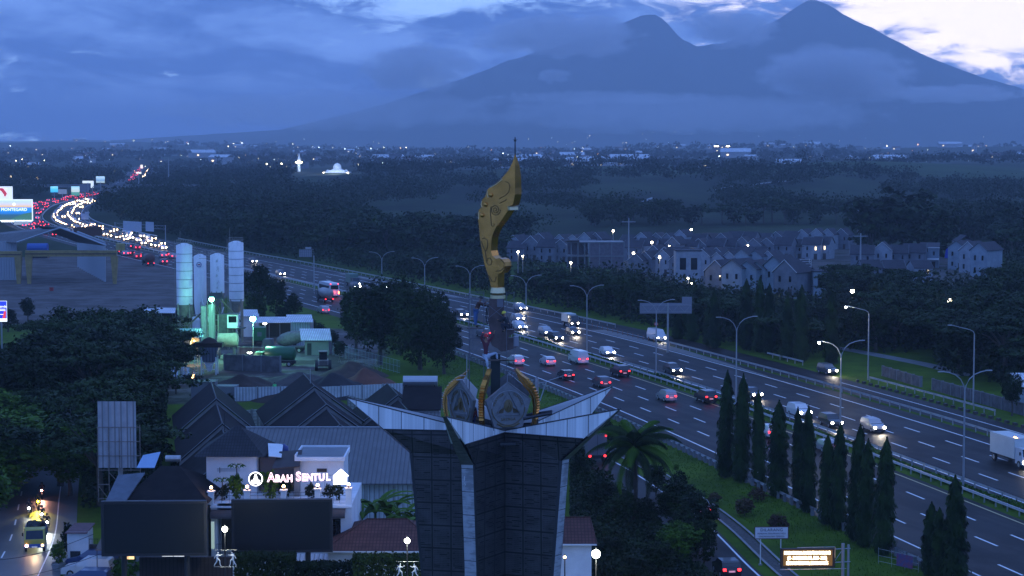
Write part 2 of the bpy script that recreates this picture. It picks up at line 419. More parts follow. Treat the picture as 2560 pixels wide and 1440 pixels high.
# ------------------------------------------------------------------ road surfaces
def strip(name, off0, off1, s0, s1, z, m, parent=None, step=8.0, taper=None):
    v = []; f = []; n = max(2, int((s1-s0)/step))
    for i in range(n+1):
        s = s0+(s1-s0)*i/n; a, b = off0, off1
        if callable(a): a = a(s)
        if callable(b): b = b(s)
        p = rpos(s, a); q = rpos(s, b); v += [(p[0], p[1], z), (q[0], q[1], z)]
        if i: f.append((2*i-2, 2*i-1, 2*i+1, 2*i))
    return v, f
def sheet(name, parts, m, label, cat='road'):
    b = MB()
    for v, f in parts: b.add(v, f)
    o = b.build(name, m); tag(o, label, cat, kind='structure'); return o
SMAX = RS[-1]-10
ramp_r = lambda s: 31.0 if s < sY(330) else (31.0 if s < sY(380) else max(27.0, 31.0-(s-sY(380))*0.02))
def road_mat():
    m = mat('road_asphalt', (0.064, 0.062, 0.068), 0.45, spec=0.12)
    q = NG(m.node_tree); b = q.n['Principled BSDF']; gp = q.node('ShaderNodeNewGeometry').outputs['Position']
    x, y, z = q.sep(gp); u = q.m('ADD', q.m('MULTIPLY', x, 0.955), q.m('MULTIPLY', y, 0.296))
    st = q.noise(q.comb(q.m('MULTIPLY', u, 0.55), q.m('MULTIPLY', y, 0.012)), 1.0, 4, 0.6)
    n = q.noise(gp, 0.05, 6, 0.7); fine = q.noise(gp, 2.0, 3, 0.7)
    c = q.mix(q.ramp(st, 0.40, 0.60), (0.011, 0.008, 0.007), (0.031, 0.025, 0.021))
    c = q.mix(q.ramp(n, 0.50, 0.60), c, (0.014, 0.010, 0.009)); c = q.mix(q.m('MULTIPLY', fine, 0.3), c, (0.032, 0.026, 0.022))
    q.l.new(c, b.inputs['Base Color']); q.l.new(q.m('MULTIPLY_ADD', n, 0.3, 0.42), b.inputs['Roughness']); return m
M_road = road_mat()
sheet('highway_road', [strip('', -18.2, 0.9, 0, SMAX, 0.02, M_road), strip('', 4.6, 23.2, 0, SMAX, 0.02, M_road)], M_road, 'wide dual carriageway of dark asphalt')
sheet('collector_road', [strip('', 24.2, ramp_r, 0, sY(640), 0.024, M_road), strip('', 23.0, 24.4, sY(366), sY(640), 0.028, M_road)], M_road, 'side lane road beyond the far guardrail')
sheet('gore_paving', [strip('', lambda s: 20.8, lambda s: 20.9+max(0.0, min(2.8, (s-sY(308))*0.06)), sY(310), sY(388), 0.030, None),
                      strip('', 23.3, 25.5, sY(470), sY(560), 0.030, None)], mat('pale_paving', (0.17, 0.16, 0.15), 0.7, var=0.3, scale=0.4), 'pale wedge of paving beside the outer lane', 'paving')
mk = []; 
for off in (20.3, 5.5, -14.8): mk.append(strip('', off-0.12, off+0.12, 0, SMAX, 0.034, M_mark))
mk.append(strip('', 28.4, 28.6, 0, sY(300), 0.034, M_mark)); mk.append(strip('', 25.0, 25.15, sY(372), sY(600), 0.034, M_mark))
for off in (16.4, 12.75, 9.1, -3.7, -7.4, -11.1):
    s = 3.0 if off > 0 else 6.0
    while s < sY(1300):
        mk.append(strip('', off-0.12, off+0.12, s, s+4.6, 0.034, M_mark, step=3)); s += 12.0
# rumble strip bars at the left end of the near shoulder
for k in range(14):
    s = sY(393)+k*1.1; mk.append(strip('', -17.4, -15.0, s, s+0.3, 0.034, M_mark, step=1))
sheet('lane_markings', mk, M_mark, 'white lane lines and dashes on the highway', 'road marking')
sheet('median_line', [strip('', -0.11, 0.11, 0, SMAX, 0.034, M_marky)], M_marky, 'pale yellow line along the median', 'road marking')
# access road at the lower right, street at the lower left
def poly_sheet(name, poly, z, m, label, cat='road'):
    b = MB(); b.add([(p[0], p[1], z) for p in poly], [tuple(range(len(poly)))]); o = b.build(name, m); tag(o, label, cat, kind='structure'); return o
def pathstrip(pts, w0, w1, z):
    P = smooth(pts, 3.0); v = []; f = []
    for i, p in enumerate(P):
        t = (P[min(i+1, len(P)-1)]-P[max(i-1, 0)]).normalized(); nx = Vector((t.y, -t.x))
        a = p+nx*w0; b = p+nx*w1; v += [(a.x, a.y, z), (b.x, b.y, z)]
        if i: f.append((2*i-2, 2*i-1, 2*i+1, 2*i))
    return v, f
ACC = [(27.5,120),(24.5,145),(21.2,169),(19.2,190),(16.8,206),(12.5,228),(6,250),(-4,276),(-18,302)]
sheet('access_road', [pathstrip(ACC, -4.6, 0.35, 0.02)], M_road, 'narrow asphalt access road under the trees')
sheet('access_line', [pathstrip(ACC, -0.12, 0.08, 0.026)], M_mark, 'white edge line of the access road', 'road marking')
b = MB(); v, f = pathstrip([(p[0]+1.55, p[1]) for p in ACC], 0, 0.25, 0.16); b.add(v, f); v, f = pathstrip([(p[0]+3.0, p[1]) for p in ACC], 0, 0.25, 0.16); b.add(v, f)
tag(b.build('drain_kerb', M_conc), 'two concrete kerbs of the open drain beside the access road', 'kerb', kind='structure')
v, f = pathstrip([(p[0]+1.8, p[1]) for p in ACC], 0, 1.2, 0.03); b = MB(); b.add(v, f); tag(b.build('drain', mat('drain_stone', (0.10, 0.09, 0.08), 0.9, var=0.6, scale=3.0, bump=0.6)), 'stony open drain', 'drain', kind='structure')
ST = [(-38,120),(-41.5,150),(-44.0,170),(-46.4,186),(-50.3,205),(-55.5,230),(-63,262),(-74,300),(-92,345),(-130,420)]
M_street = mat('street_concrete', (0.105, 0.11, 0.115), 0.5, var=0.25, scale=0.25)
sheet('street', [pathstrip(ST, -5.0, 5.0, 0.02)], M_street, 'grey street along the left edge')
dash = [pathstrip(ST, 3.05, 3.16, 0.026)]
P = smooth(ST, 1.0)
for i in range(0, 120, 8):
    if i+3 < len(P):
        a, b2 = P[i], P[i+3]; dash.append(pathstrip([(a.x-0.9, a.y), (b2.x-0.9, b2.y)], -0.07, 0.07, 0.026))
sheet('street_lines', dash, M_mark, 'white edge line and centre dashes of the street', 'road marking')
# ------------------------------------------------------------------ guardrails
def guardrail(name, off, s0, s1, label, step=3.0, post=(0.12, 0.12, 0.85), beam=True, m=M_steel, face=1, pm=None, hz=0.55):
    x0, y0, h0 = rpos(s0, off)
    t = thing(name, label, 'guardrail', (x0, y0, 0))
    if beam:
        b = MB(); n = int((s1-s0)/4); V = []; Fc = []
        prof = [(0, hz), (0.07, hz+0.06), (0.0, hz+0.15), (0.07, hz+0.24), (0, hz+0.31)]
        for i in range(n+1):
            s = s0+(s1-s0)*i/n
            for dx, z in prof:
                p = rpos(s, off+dx*face); V.append((p[0]-x0, p[1]-y0, z))
            if i:
                for k in range(4): Fc.append(((i-1)*5+k, (i-1)*5+k+1, i*5+k+1, i*5+k))
        b.add(V, Fc); b.build('rail', m, t)
    pmesh = None; k = 0; rest = MB(); s = s0
    while s < s1:
        p = rpos(s, off-0.1*face)
        if k < 100:
            if pmesh is None:
                o = MB().box(-post[0]/2, post[0]/2, -post[1]/2, post[1]/2, 0, post[2]).build('post', pm or m, t); pmesh = o.data
            else: o = bpy.data.objects.new('post', pmesh); link(o, t)
            o.location = (p[0]-x0, p[1]-y0, 0); o.rotation_euler = (0, 0, p[2])
        else: rest.cbox((p[0]-x0, p[1]-y0, post[2]/2), post, p[2])
        k += 1; s += step
    if k > 100: tag(rest.build('post', pm or m, t), None, None, kind='stuff')
    return t
guardrail('guardrail', 1.5, 20, sY(640), 'galvanised beam guardrail on the near side of the highway median', face=-1, step=2.6)
guardrail('guardrail', 4.2, sY(70), sY(330), 'far guardrail of the highway median behind the hedge', face=1, step=3.2)
guardrail('guardrail', 23.6, 20, sY(365), 'long guardrail between the outer lane and the side road', step=3.2)
guardrail('guardrail', 27.4, sY(372)+20, sY(760), 'guardrail at the foot of the roadside trees', step=4.0)
guardrail('guardrail', -18.3, 40, sY(420), 'near-side guardrail on thick pale concrete posts', step=2.0, post=(0.28, 0.28, 0.8), pm=M_paleconc, face=1)
guardrail('guardrail', 1.0, sY(640), sY(1300), 'distant white median rail curving with the traffic jam', step=8.0, m=M_white)
guardrail('guardrail', 23.8, sY(780), sY(1080), 'short white rail round the outside of the far bend', step=6.0, m=M_white)
guardrail('guardrail', 33.4, sY(262), sY(300), 'short guardrail on the grass bank by the right edge', step=3.0)
guardrail('guardrail', 33.0, sY(322), sY(336), 'guardrail stub at the foot of the single-arm street lamp', step=3.0)
# median hedge and verge grass tufts (nobody could count the leaves)
rng = np.random.default_rng(7)
def leafquads(C, N, Sz, aspect=1.0, rngl=rng, hang=None):
    n = len(C); N = N/np.maximum(np.linalg.norm(N, axis=1, keepdims=True), 1e-6)
    if hang is None:
        r = rngl.normal(size=(n, 3)); A = np.cross(N, r); A /= np.maximum(np.linalg.norm(A, axis=1, keepdims=True), 1e-6); B = np.cross(N, A)
    else:
        B = hang/np.linalg.norm(hang, axis=1, keepdims=True); A = np.cross(N, B); A /= np.maximum(np.linalg.norm(A, axis=1, keepdims=True), 1e-6)
    s = Sz[:, None]; A = A*s; B = B*s*aspect
    return np.stack([C-B, C+A*0.8, C+B, C-A*0.8], 1).reshape(-1, 3)
def quadmesh(name, V, m):
    n = len(V)//4; me = bpy.data.meshes.new(name)
    me.vertices.add(len(V)); me.vertices.foreach_set('co', np.ascontiguousarray(V, np.float32).ravel())
    me.loops.add(len(V)); me.loops.foreach_set('vertex_index', np.arange(len(V), dtype=np.int32))
    me.polygons.add(n); me.polygons.foreach_set('loop_start', np.arange(0, len(V), 4, dtype=np.int32)); me.polygons.foreach_set('loop_total', np.full(n, 4, np.int32))
    me.materials.append(m); me.update(calc_edges=True); return me
def hedge(name, s0, s1, off, w, h, n, m, label):
    ss = rng.uniform(s0, s1, n); hh = h*(0.55+0.45*np.sin(ss*0.25)*np.sin(ss*0.071+1)); 
    C = np.empty((n, 3))
    for i in range(n):
        a = rng.uniform(0, PI); x, y, _ = rpos(ss[i], off+math.cos(a)*w*rng.uniform(0.5, 1)); C[i] = (x, y, max(0.1, math.sin(a)*hh[i]*rng.uniform(0.6, 1.05)))
    N = rng.normal(size=(n, 3))+np.array([0, 0, 1.0])
    o = bpy.data.objects.new(name, quadmesh(name, leafquads(C, N, rng.uniform(0.10, 0.24, n)), m)); link(o); tag(o, label, 'hedge', kind='stuff')
hedge('median_hedge', 10, sY(470), 3.0, 0.9, 1.0, 17000, M_leafg, 'low green hedge growing along the median')
def grass_tufts(name, fn, n, m, label, size=0.1):
    C = np.array([fn() for _ in range(n)]); N = rng.normal(size=(n, 3))*(1, 1, 0.3)
    hang = np.tile(np.array([0, 0, 1.0]), (n, 1))+rng.normal(size=(n, 3))*0.3
    o = bpy.data.objects.new(name, quadmesh(name, leafquads(C, N, rng.uniform(size*0.5, size, n), 2.2, hang=hang), m)); link(o); tag(o, label, 'grass', kind='stuff')
def verge():
    while True:
        s = rng.uniform(40, sY(380)); x, y, _ = rpos(s, -18.6-rng.uniform(0, 1)**1.5*16)
        if x > np.interp(y, [q[1] for q in ACC], [q[0] for q in ACC])+4.4: return (x, y, 0.08)
grass_tufts('verge_grass', verge, 26000, M_leafg, 'mown grass between the highway and the access road', 0.055)
def under(name, n, fn, hmax, size, m, label):
    C = []
    while len(C) < n:
        p = fn()
        if p is not None: C.append((p[0], p[1], rng.uniform(0.1, 1)*hmax*(0.45+0.55*abs(mnoise.noise(Vector((p[0]*.13, p[1]*.13, 0)))*2))))
    C = np.array(C); N = rng.normal(size=(n, 3))+np.array([0, -.3, .8])
    o = bpy.data.objects.new(name, quadmesh(name, leafquads(C, N, rng.uniform(size*.6, size*1.2, n), 1.2), m)); link(o); tag(o, label, 'undergrowth', kind='stuff')
# ------------------------------------------------------------------ the air
b = MB().box(-7500, 7500, -200, 16000, -2, 1150)
hz = b.build('haze', None); hz.data.materials.clear()
hm = bpy.data.materials.new('haze'); hm.use_nodes = True; q = NG(hm.node_tree); q.n.clear()
ho = q.node('ShaderNodeOutputMaterial'); pv = q.node('ShaderNodeVolumePrincipled')
pv.inputs['Color'].default_value = (0.83, 0.91, 1.0, 1); pv.inputs['Density'].default_value = 0.000112; pv.inputs['Anisotropy'].default_value = 0.0
q.l.new(pv.outputs[0], ho.inputs['Volume']); hz.data.materials.append(hm)
tag(hz, 'blue evening haze in the air', 'haze', kind='stuff')
# ------------------------------------------------------------------ vegetation
def crown(name, lobes, nclump, per, leaf, m, seed, up=0.5, sig=0.12, lo=0.55, flat=1.0):
    r = np.random.default_rng(seed); L = np.array(lobes, float)
    w = L[:, 3]*L[:, 4]*L[:, 5]; w = w/w.sum()
    k = r.choice(len(L), nclump, p=w); d = r.normal(size=(nclump, 3)); d[:, 2] = d[:, 2]*0.9+0.25; d /= np.linalg.norm(d, axis=1, keepdims=True)
    rad = r.uniform(lo, 1.05, (nclump, 1)); cc = L[k, :3]+d*L[k, 3:6]*rad
    R = L[k, 3:6].mean(1)
    C = np.repeat(cc, per, 0)+r.normal(size=(nclump*per, 3))*np.repeat(R, per)[:, None]*sig*np.array([1, 1, 0.6*flat])
    N = np.repeat(d, per, 0)*0.8+r.normal(size=(nclump*per, 3))*0.7+np.array([0, 0, up])
    return quadmesh(name, leafquads(C, N, r.uniform(leaf*0.6, leaf*1.3, len(C)), 1.3, r), m)
def make_tree(name, label, cat, lobes, h0, nclump, per, leaf, m, seed, limbs=5, tr=0.25, group=None, **kw):
    t = thing(name, label, cat, (0, 0, -500), 0, group)
    o = bpy.data.objects.new('crown', crown('crown', lobes, nclump, per, leaf, m, seed, **kw)); link(o, t)
    r = random.Random(seed); b = MB()
    b.tube([(0, 0, -0.3), (0.1, 0, h0*0.5), (0, 0.1, h0)], [tr*1.3, tr, tr*0.75], 7)
    for i in range(limbs):
        L = lobes[i % len(lobes)]
        p = (L[0]+r.uniform(-.3, .3)*L[3], L[1]+r.uniform(-.3, .3)*L[4], L[2]+L[5]*0.3)
        b.tube([(0, 0.05, h0*0.85), (p[0]*0.45, p[1]*0.45, h0+(p[2]-h0)*0.55), p], [tr*0.55, tr*0.35, tr*0.08], 5)
    b.build('trunk', M_bark, t)
    return t
def lobes_round(seed, n, W, H0, H1):
    r = random.Random(seed); out_ = [(0, 0, (H0+H1)/2, W*0.62, W*0.62, (H1-H0)*0.5)]
    for i in range(n):
        a = 2*PI*i/n+r.uniform(-.4, .4); d = W*r.uniform(0.35, 0.62)
        out_.append((math.cos(a)*d, math.sin(a)*d, H0+(H1-H0)*r.uniform(0.3, 0.78), W*r.uniform(.28, .42), W*r.uniform(.28, .42), (H1-H0)*r.uniform(.2, .3)))
    return out_
def lobes_umbrella(seed, n, W, H0, H1):
    r = random.Random(seed); out_ = []
    for i in range(n):
        a = 2.4*i+r.uniform(-.3, .3); d = W*math.sqrt((i+0.5)/n)*0.85
        out_.append((math.cos(a)*d, math.sin(a)*d, H1-(d/W)**2*(H1-H0)*0.6-r.uniform(0, (H1-H0)*0.35), W*r.uniform(.26, .38), W*r.uniform(.26, .38), (H1-H0)*r.uniform(.09, .16)))
    return out_
PROTO = []
T_round = [make_tree('broadleaf_tree', 'x', 'tree', lobes_round(s, 6, 4.6, 2.6, 10), 3.6, 230, 26, 0.17, M_leaf, 10+s) for s in range(3)]
T_dark = [make_tree('evergreen_tree', 'x', 'tree', lobes_round(40+s, 5, 4.2, 1.6, 9.5), 3.0, 230, 26, 0.17, M_leafd, 20+s) for s in range(2)]  # broadleaf trees like the round ones, only with darker leaves
T_umb = [make_tree('rain_tree', 'x', 'tree', lobes_umbrella(60+s, 11, 6.0, 4.5, 9.5), 4.5, 260, 22, 0.16, M_leaf, 30+s, limbs=8, sig=0.22, flat=0.6, up=1.0) for s in range(2)]
T_far = [make_tree('broadleaf_tree', 'x', 'tree', lobes_round(80+s, 6, 4.8, 0.4, 10), 2.0, 120, 9, 0.42, (M_leaf, M_leafd, M_leafd)[s], 50+s, limbs=3) for s in range(3)]
T_faru = [make_tree('rain_tree', 'x', 'tree', lobes_umbrella(90+s, 9, 6.0, 4.2, 9), 4.5, 130, 8, 0.40, M_leaf, 60+s, limbs=4, sig=0.22, flat=0.6, up=1.0) for s in range(2)]
T_fresh = [make_tree('broadleaf_tree', 'x', 'tree', lobes_round(110, 6, 4.0, 1.8, 8), 2.4, 240, 26, 0.15, M_leafg, 71)]
T_shrub = [make_tree('shrub', 'x', 'shrub', lobes_round(120+s, 5, 1.3, 0.1, 2.2), 0.5, 110, 18, 0.09, mm, 80+s, limbs=3, tr=0.06) for s, mm in enumerate((M_leafd, M_leafg, M_leafr))]
used = set()
def plant(protos, X, Y, h, label, group=None, base=10.0, wide=1.0, z=0.0, r=random):
    p = r.choice(protos); k = h/base
    kw = dict(rz=r.uniform(0, 6.28), scale=(k*wide, k*wide, k), label=label, group=group)
    return dup(p, (X, Y, z-0.05), **kw)
R1 = random.Random(5)
def inpoly(x, y, P):
    c = False; j = len(P)-1
    for i in range(len(P)):
        if (P[i][1] > y) != (P[j][1] > y) and x < (P[j][0]-P[i][0])*(y-P[i][1])/(P[j][1]-P[i][1])+P[i][0]: c = not c
        j = i
    return c
# where the belt must stay open: estate, meadow, fields
PX_ESTATE = [(1270,742),(1275,600),(1500,568),(2130,562),(2160,600),(2500,600),(2520,700),(2300,728),(2120,760),(1990,760),(1850,744),(1640,708),(1560,690),(1400,690),(1310,664)]
PX_FIELD = [(880,522),(1150,515),(1290,528),(1460,540),(1460,582),(1290,590),(1200,612),(1060,606),(920,592),(900,560)]
TOPLIM = [(600,585),(760,592),(900,622),(1050,640),(1250,650),(1300,668),(1420,676),(1560,680),(1640,700),(1750,712),(1850,742),(2000,765),(2070,760),(2110,665),(2200,690),(2300,712),(2400,720),(2480,690),(2560,640),(2800,640)]
def toplim(px): return float(np.interp(px, [a for a, b in TOPLIM], [b for a, b in TOPLIM]))
placed = []
def far_enough(X, Y, d):
    for a, b in placed[-900:]:
        if (a-X)**2+(b-Y)**2 < d*d: return False
    return True
cnt = {'n': 0, 'f': 0, 'u': 0}
def belt():
    tries = 0
    while cnt['n']+cnt['f']+cnt['u'] < 500 and tries < 30000:
        tries += 1
        Y = 300+R1.random()**1.25*640; X = R1.uniform(-0.27*Y, 0.275*Y)
        s, off = road_off(X, Y)
        if off < 37: continue
        if off < 52 and Y < 345: continue
        px, py = proj(X, Y)
        if inpoly(px, py, PX_ESTATE) or inpoly(px, py, PX_FIELD): continue
        if Y < 352 and 2080 < px < 2335: continue
        d = 5.6 if Y < 480 else 7.5 if Y < 620 else 10
        if not far_enough(X, Y, d): continue
        h = R1.uniform(8, 13)
        if px < 1250: h = R1.uniform(8, 13.5)
        lim = toplim(px)
        zmax = CAMH-(lim-360)*Y/F
        if zmax < 3.2:
            if Y < 640 and px > 1280: continue
        if Y < 640: h = min(h, max(zmax*R1.uniform(0.86, 1.03), 4.0))
        placed.append((X, Y))
        um = R1.random() < 0.46
        if Y < 450:
            k = 'n'; pr = T_umb if um else (T_round+T_dark)
        else: k = 'u' if um else 'f'; pr = T_faru if um else T_far
        cnt[k] += 1
        kind = 'rain tree with flat layered crown' if um else 'dense broadleaf tree'
        plant(pr, X, Y, h, kind+' in the dark tree belt beyond the highway', 'trees of the belt beyond the highway ('+('rain trees' if um else 'broadleaf')+')', wide=R1.uniform(1.1, 1.5), r=R1)
belt()
def ub():
    Y = 300+rng.random()**1.2*560; X = rng.uniform(-0.27*Y, 0.275*Y)
    s, off = road_off_fast(X, Y)
    if off < 33.5+(16 if Y < 345 else 0): return None
    px, py = proj(X, Y)
    if inpoly(px, py, PX_ESTATE) or inpoly(px, py, PX_FIELD) or (Y < 352 and 2080 < px < 2335): return None
    return X, Y
def road_off_fast(X, Y):
    xr = float(np.interp(Y, RY, RX)); x2 = float(np.interp(Y+4, RY, RX)); k = (x2-xr)/4; return 0, (X-xr)/math.sqrt(1+k*k)
under('undergrowth', 70000, ub, 5.0, 0.42, M_leafd, 'dense dark undergrowth below the trees beyond the highway')
def ul():
    Y = rng.uniform(200, 335); px = rng.uniform(-150, 425); X = (px-1280)/F*Y; gx, gy = proj(X, Y); xr = float(np.interp(Y, [q[1] for q in ST], [q[0] for q in ST]))
    if abs(X-xr) < 5.6 or px > 425-(gy-880)*0.10 or (gy > 1250 and px > 240): return None
    return X, Y
under('undergrowth', 26000, ul, 4.0, 0.30, M_leafd, 'dark undergrowth filling the thicket by the left street')
def ur():
    Y = rng.uniform(150, 262); X = rng.uniform(4, 24); xa = float(np.interp(Y, [q[1] for q in ACC], [q[0] for q in ACC])); px, py = proj(X, Y)
    if X > xa-5.0 or px < 1425 or px > 1800: return None
    return X, Y
under('undergrowth', 34000, ur, 2.4, 0.16, M_leafd, 'bushy undergrowth round the palm and the bright lamp')
def ug():
    Y = rng.uniform(215, 290); X = rng.uniform(2, 26); xa = float(np.interp(Y, [q[1] for q in ACC], [q[0] for q in ACC])); px, py = proj(X, Y)
    if X < xa+5 or road_off_fast(X, Y)[1] > -24 or px > 1700 or (px-1580)**2+(py-1150)**2 > 120**2: return None
    return X, Y
under('undergrowth', 9000, ug, 2.6, 0.16, M_leafd, 'dark bushes behind the palm at the foot of the grass bank')
# individually placed trees: (px, py of the foot, height, width factor, kind, label)
LAB = 'tree'
def ptree(px, py, h, wide, protos, label, group=None, base=10.0):
    X, Y, _ = at(px, py); placed.append((X, Y)); return plant(protos, X, Y, h, label, group, wide=wide, base=base, r=R1)
big = [make_tree('evergreen_tree', 'x', 'tree', lobes_round(200+s, 8, 6.0, 1.2, 14), 4, 420, 30, 0.20, M_leafd if s != 1 else M_leaf, 200+s, limbs=8, tr=0.4) for s in range(3)]
for i, (px, py, h, w, k) in enumerate([(950,912,14.6,0.95,0),(1050,925,14.0,0.9,1),(1110,935,11.5,0.7,2),(890,880,12.5,0.7,2),(1000,880,14.0,0.9,0),(1085,900,12.0,0.7,1)]):
    ptree(px, py, h, w, [big[k]], 'tall dark tree in the clump standing between the batching plant and the highway', 'tall trees between plant and highway', base=14)
for px, py, h, w in [(650,790,12,0.7),(690,800,9.5,0.8),(640,830,8,0.9),(735,800,6.0,0.9),(710,830,5.5,1.0),(615,760,8,.6),(660,745,7,0.6)]:
    ptree(px, py, h, w, T_dark, 'dark tree behind the tallest silo, beside the highway', 'trees behind the silos')
for px, py, h, w in [(800,850,3.5,1.2),(830,870,3.5,1.2),(850,895,3.2,1.2),(780,835,3.2,1.0)]:
    ptree(px, py, h, w, T_dark, 'low leafy tree behind the white plant sheds', 'low trees behind the sheds')
# the great mass at the left
for k in range(60):
    for _ in range(60):
        Y = R1.uniform(196, 335); px = R1.uniform(-160, 440)
        X = (px-1280)/F*Y*1.0
        gx, gy = proj(X, Y)
        xr = float(np.interp(Y, [q[1] for q in ST], [q[0] for q in ST]))
        if abs(X-xr) < 5.5 and Y < 238: continue
        if px > 405-(gy-880)*0.10: continue
        if gy > 1215 and px > 240: continue
        if far_enough(X, Y, 5.0): break
    else: continue
    lim = float(np.interp(px, [-200,0,60,150,240,330,400,440], [900,885,840,735,705,730,830,900]))
    zmax = CAMH-(lim-360)*Y/F
    h = min(R1.uniform(10, 14), max(4.5, zmax))
    if X < xr-5 and Y < 260: h = min(h, 11)
    placed.append((X, Y))
    um = R1.random() < 0.45; h *= R1.choice((.72, .9, 1, 1))
    left = X < xr
    lab = ('spreading tree on the far side of the left street' if left else 'tree in the large dark thicket left of the tile roofs')
    plant(T_umb if um else T_dark+T_round+T_fresh*(1 if left else 0), X, Y, h, lab, 'trees along the left street' if left else 'trees of the left thicket', wide=R1.uniform(1.0, 1.35), r=R1)
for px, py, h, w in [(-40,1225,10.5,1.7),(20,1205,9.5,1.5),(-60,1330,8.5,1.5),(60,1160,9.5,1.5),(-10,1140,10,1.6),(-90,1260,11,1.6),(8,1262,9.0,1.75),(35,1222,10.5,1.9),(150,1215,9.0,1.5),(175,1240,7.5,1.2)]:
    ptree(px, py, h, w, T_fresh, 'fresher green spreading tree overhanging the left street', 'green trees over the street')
for px, py, h, w in [(395,1010,10,0.8),(440,985,8,0.55),(380,940,9,0.7)]:
    ptree(px, py, h, w, T_umb, 'airy flat-crowned tree at the edge of the batching plant yard', 'airy trees by the plant yard')
for px, py, h, w in [(575,1030,2.8,0.9),(440,1190,3.0,0.8),(20,830,5,1.2),(70,800,5,1.0)]:
    ptree(px, py, h, w, T_dark, {575:'small round tree between the two dark tile roofs', 440:'small tree beside the steep tile roof eave', 20:'small tree by the blue billboard', 70:'small tree right of the blue billboard'}[px])
# right foreground: bushes and trees round the palm
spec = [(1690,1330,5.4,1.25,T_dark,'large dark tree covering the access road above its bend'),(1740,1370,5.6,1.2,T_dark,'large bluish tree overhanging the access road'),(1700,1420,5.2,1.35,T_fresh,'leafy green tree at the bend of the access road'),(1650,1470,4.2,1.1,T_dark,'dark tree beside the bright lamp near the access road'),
        (1760,1420,4.6,0.8,T_dark,'bluish dark tree whose crown overhangs the access road'),(1590,1500,4.0,1.2,T_dark,'broad dark bush right of the bright lamp'),
        (1700,1275,4.2,0.9,T_dark,'dark tree behind the palm on the grass slope'),(1640,1240,3.6,1.0,T_dark,'dark bush just right of the palm trunk'),
        (1450,1225,4.2,0.7,T_dark,'dark bush against the right edge of the monument'),(1500,1290,4.0,1.2,T_dark,'thick dark bush at the foot of the palm'),
        (1560,1330,4.0,1.3,T_round,'green bush below the palm'),(1620,1330,3.4,1.2,T_dark,'low dark bush between palm and access road'),
        (1430,1440,3.2,1.2,T_dark,'bush under the small orange lamp'),(1470,1500,3.0,1.4,T_dark,'bush below the bright lamp'),(1530,1420,3.0,1.3,T_dark,'dense bush beside the bright white lamp'),
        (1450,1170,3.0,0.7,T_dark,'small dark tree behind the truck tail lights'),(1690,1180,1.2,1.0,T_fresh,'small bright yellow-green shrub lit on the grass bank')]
for px, py, h, w, pr, lab in spec: ptree(px, py, h, w, pr, lab)
for i, (px, py, h) in enumerate([(1860,1290,1.9),(1945,1330,1.8),(1895,1255,1.6),(1785,1260,1.3)]):
    X, Y, _ = at(px, py); plant([T_shrub[2]], X, Y, h, 'reddish brown shrub on the grass bank among the mast trees', 'reddish shrubs on the bank', base=2.2, wide=1.2, r=R1)
ptree(2530,1040,6.2,0.75,T_round,'pale green tree standing by the wall at the right edge')
for i, (px, py, h, w) in enumerate([(2180,640,19,1.2),(2260,640,20,1.4),(2340,650,17,1.2),(2215,615,21,1.2),(2300,612,20,1.3)]):
    ptree(px, py, h, w, T_far, 'very large dark tree in the grove behind the estate', 'giant trees behind the estate')
for px, py, h, w in [(2190,800,11,1.3),(2130,780,11.5,1.2),(2260,790,11,1.2)]:
    ptree(px, py, h, w, T_umb, 'tall rain tree standing behind the single-arm street lamp', 'rain trees behind the lamps')
# mast trees (columnar, drooping leaves)
def make_mast(seed, H, Wd, n, m=None):
    r = np.random.default_rng(seed); t = thing('mast_tree', 'x', 'tree', (0, 0, -500))
    z = r.uniform(0, 1, n)**0.9*H
    prof = np.interp(z/H, [0, 0.03, 0.12, 0.5, 0.8, 0.93, 1], [0.55, 0.8, 1.0, 0.88, 0.62, 0.33, 0.04])*Wd/2
    a = r.uniform(0, 2*PI, n); bump = 1+0.20*np.sin(a*3+z*1.9+seed)+0.14*np.sin(z*5.3+a*2+seed*2)+0.10*np.sin(z*11+a*5)
    rad = prof*bump*r.uniform(0.55, 1.05, n)
    C = np.stack([np.cos(a)*rad, np.sin(a)*rad, z+0.2], 1); Nn = np.stack([np.cos(a), np.sin(a), 0.35+0*a], 1)+r.normal(size=(n, 3))*0.35
    hang = np.stack([np.cos(a)*0.35, np.sin(a)*0.35, -1+0*a], 1)+r.normal(size=(n, 3))*0.15
    V = leafquads(C, Nn, r.uniform(0.045, 0.085, n), 3.4, r, hang=hang)
    o = bpy.data.objects.new('crown', quadmesh('crown', V, m or M_ashoka)); link(o, t)
    MB().tube([(0, 0, -0.2), (0, 0, H*0.5), (0, 0, H*0.93)], [0.14, 0.10, 0.03], 6).build('trunk', M_bark, t)
    return t
MAST = [make_mast(1, 11.6, 2.0, 11000), make_mast(2, 10.6, 1.9, 10000), make_mast(3, 9.6, 1.8, 9000)]
mast_near = [(1812,1195,11.7,1.0),(1851,1205,11.6,1.05),(1898,1213,10.0,0.85),(1944,1243,10.0,1.1),(1998,1262,9.8,0.75),(2020,1282,10.5,0.85),(2070,1312,8.6,0.85),(2092,1325,10.1,0.8),
             (2138,1352,10.6,0.9),(2160,1368,9.8,0.85),(2206,1388,10.4,0.9),(2325,1440,6.2,0.85),(2352,1452,6.1,0.8),(2390,1462,9.0,0.95)]
ordn = ['first', 'second', 'third', 'fourth', 'fifth', 'sixth', 'seventh', 'eighth', 'ninth', 'tenth', 'eleventh', 'twelfth', 'thirteenth', 'last']
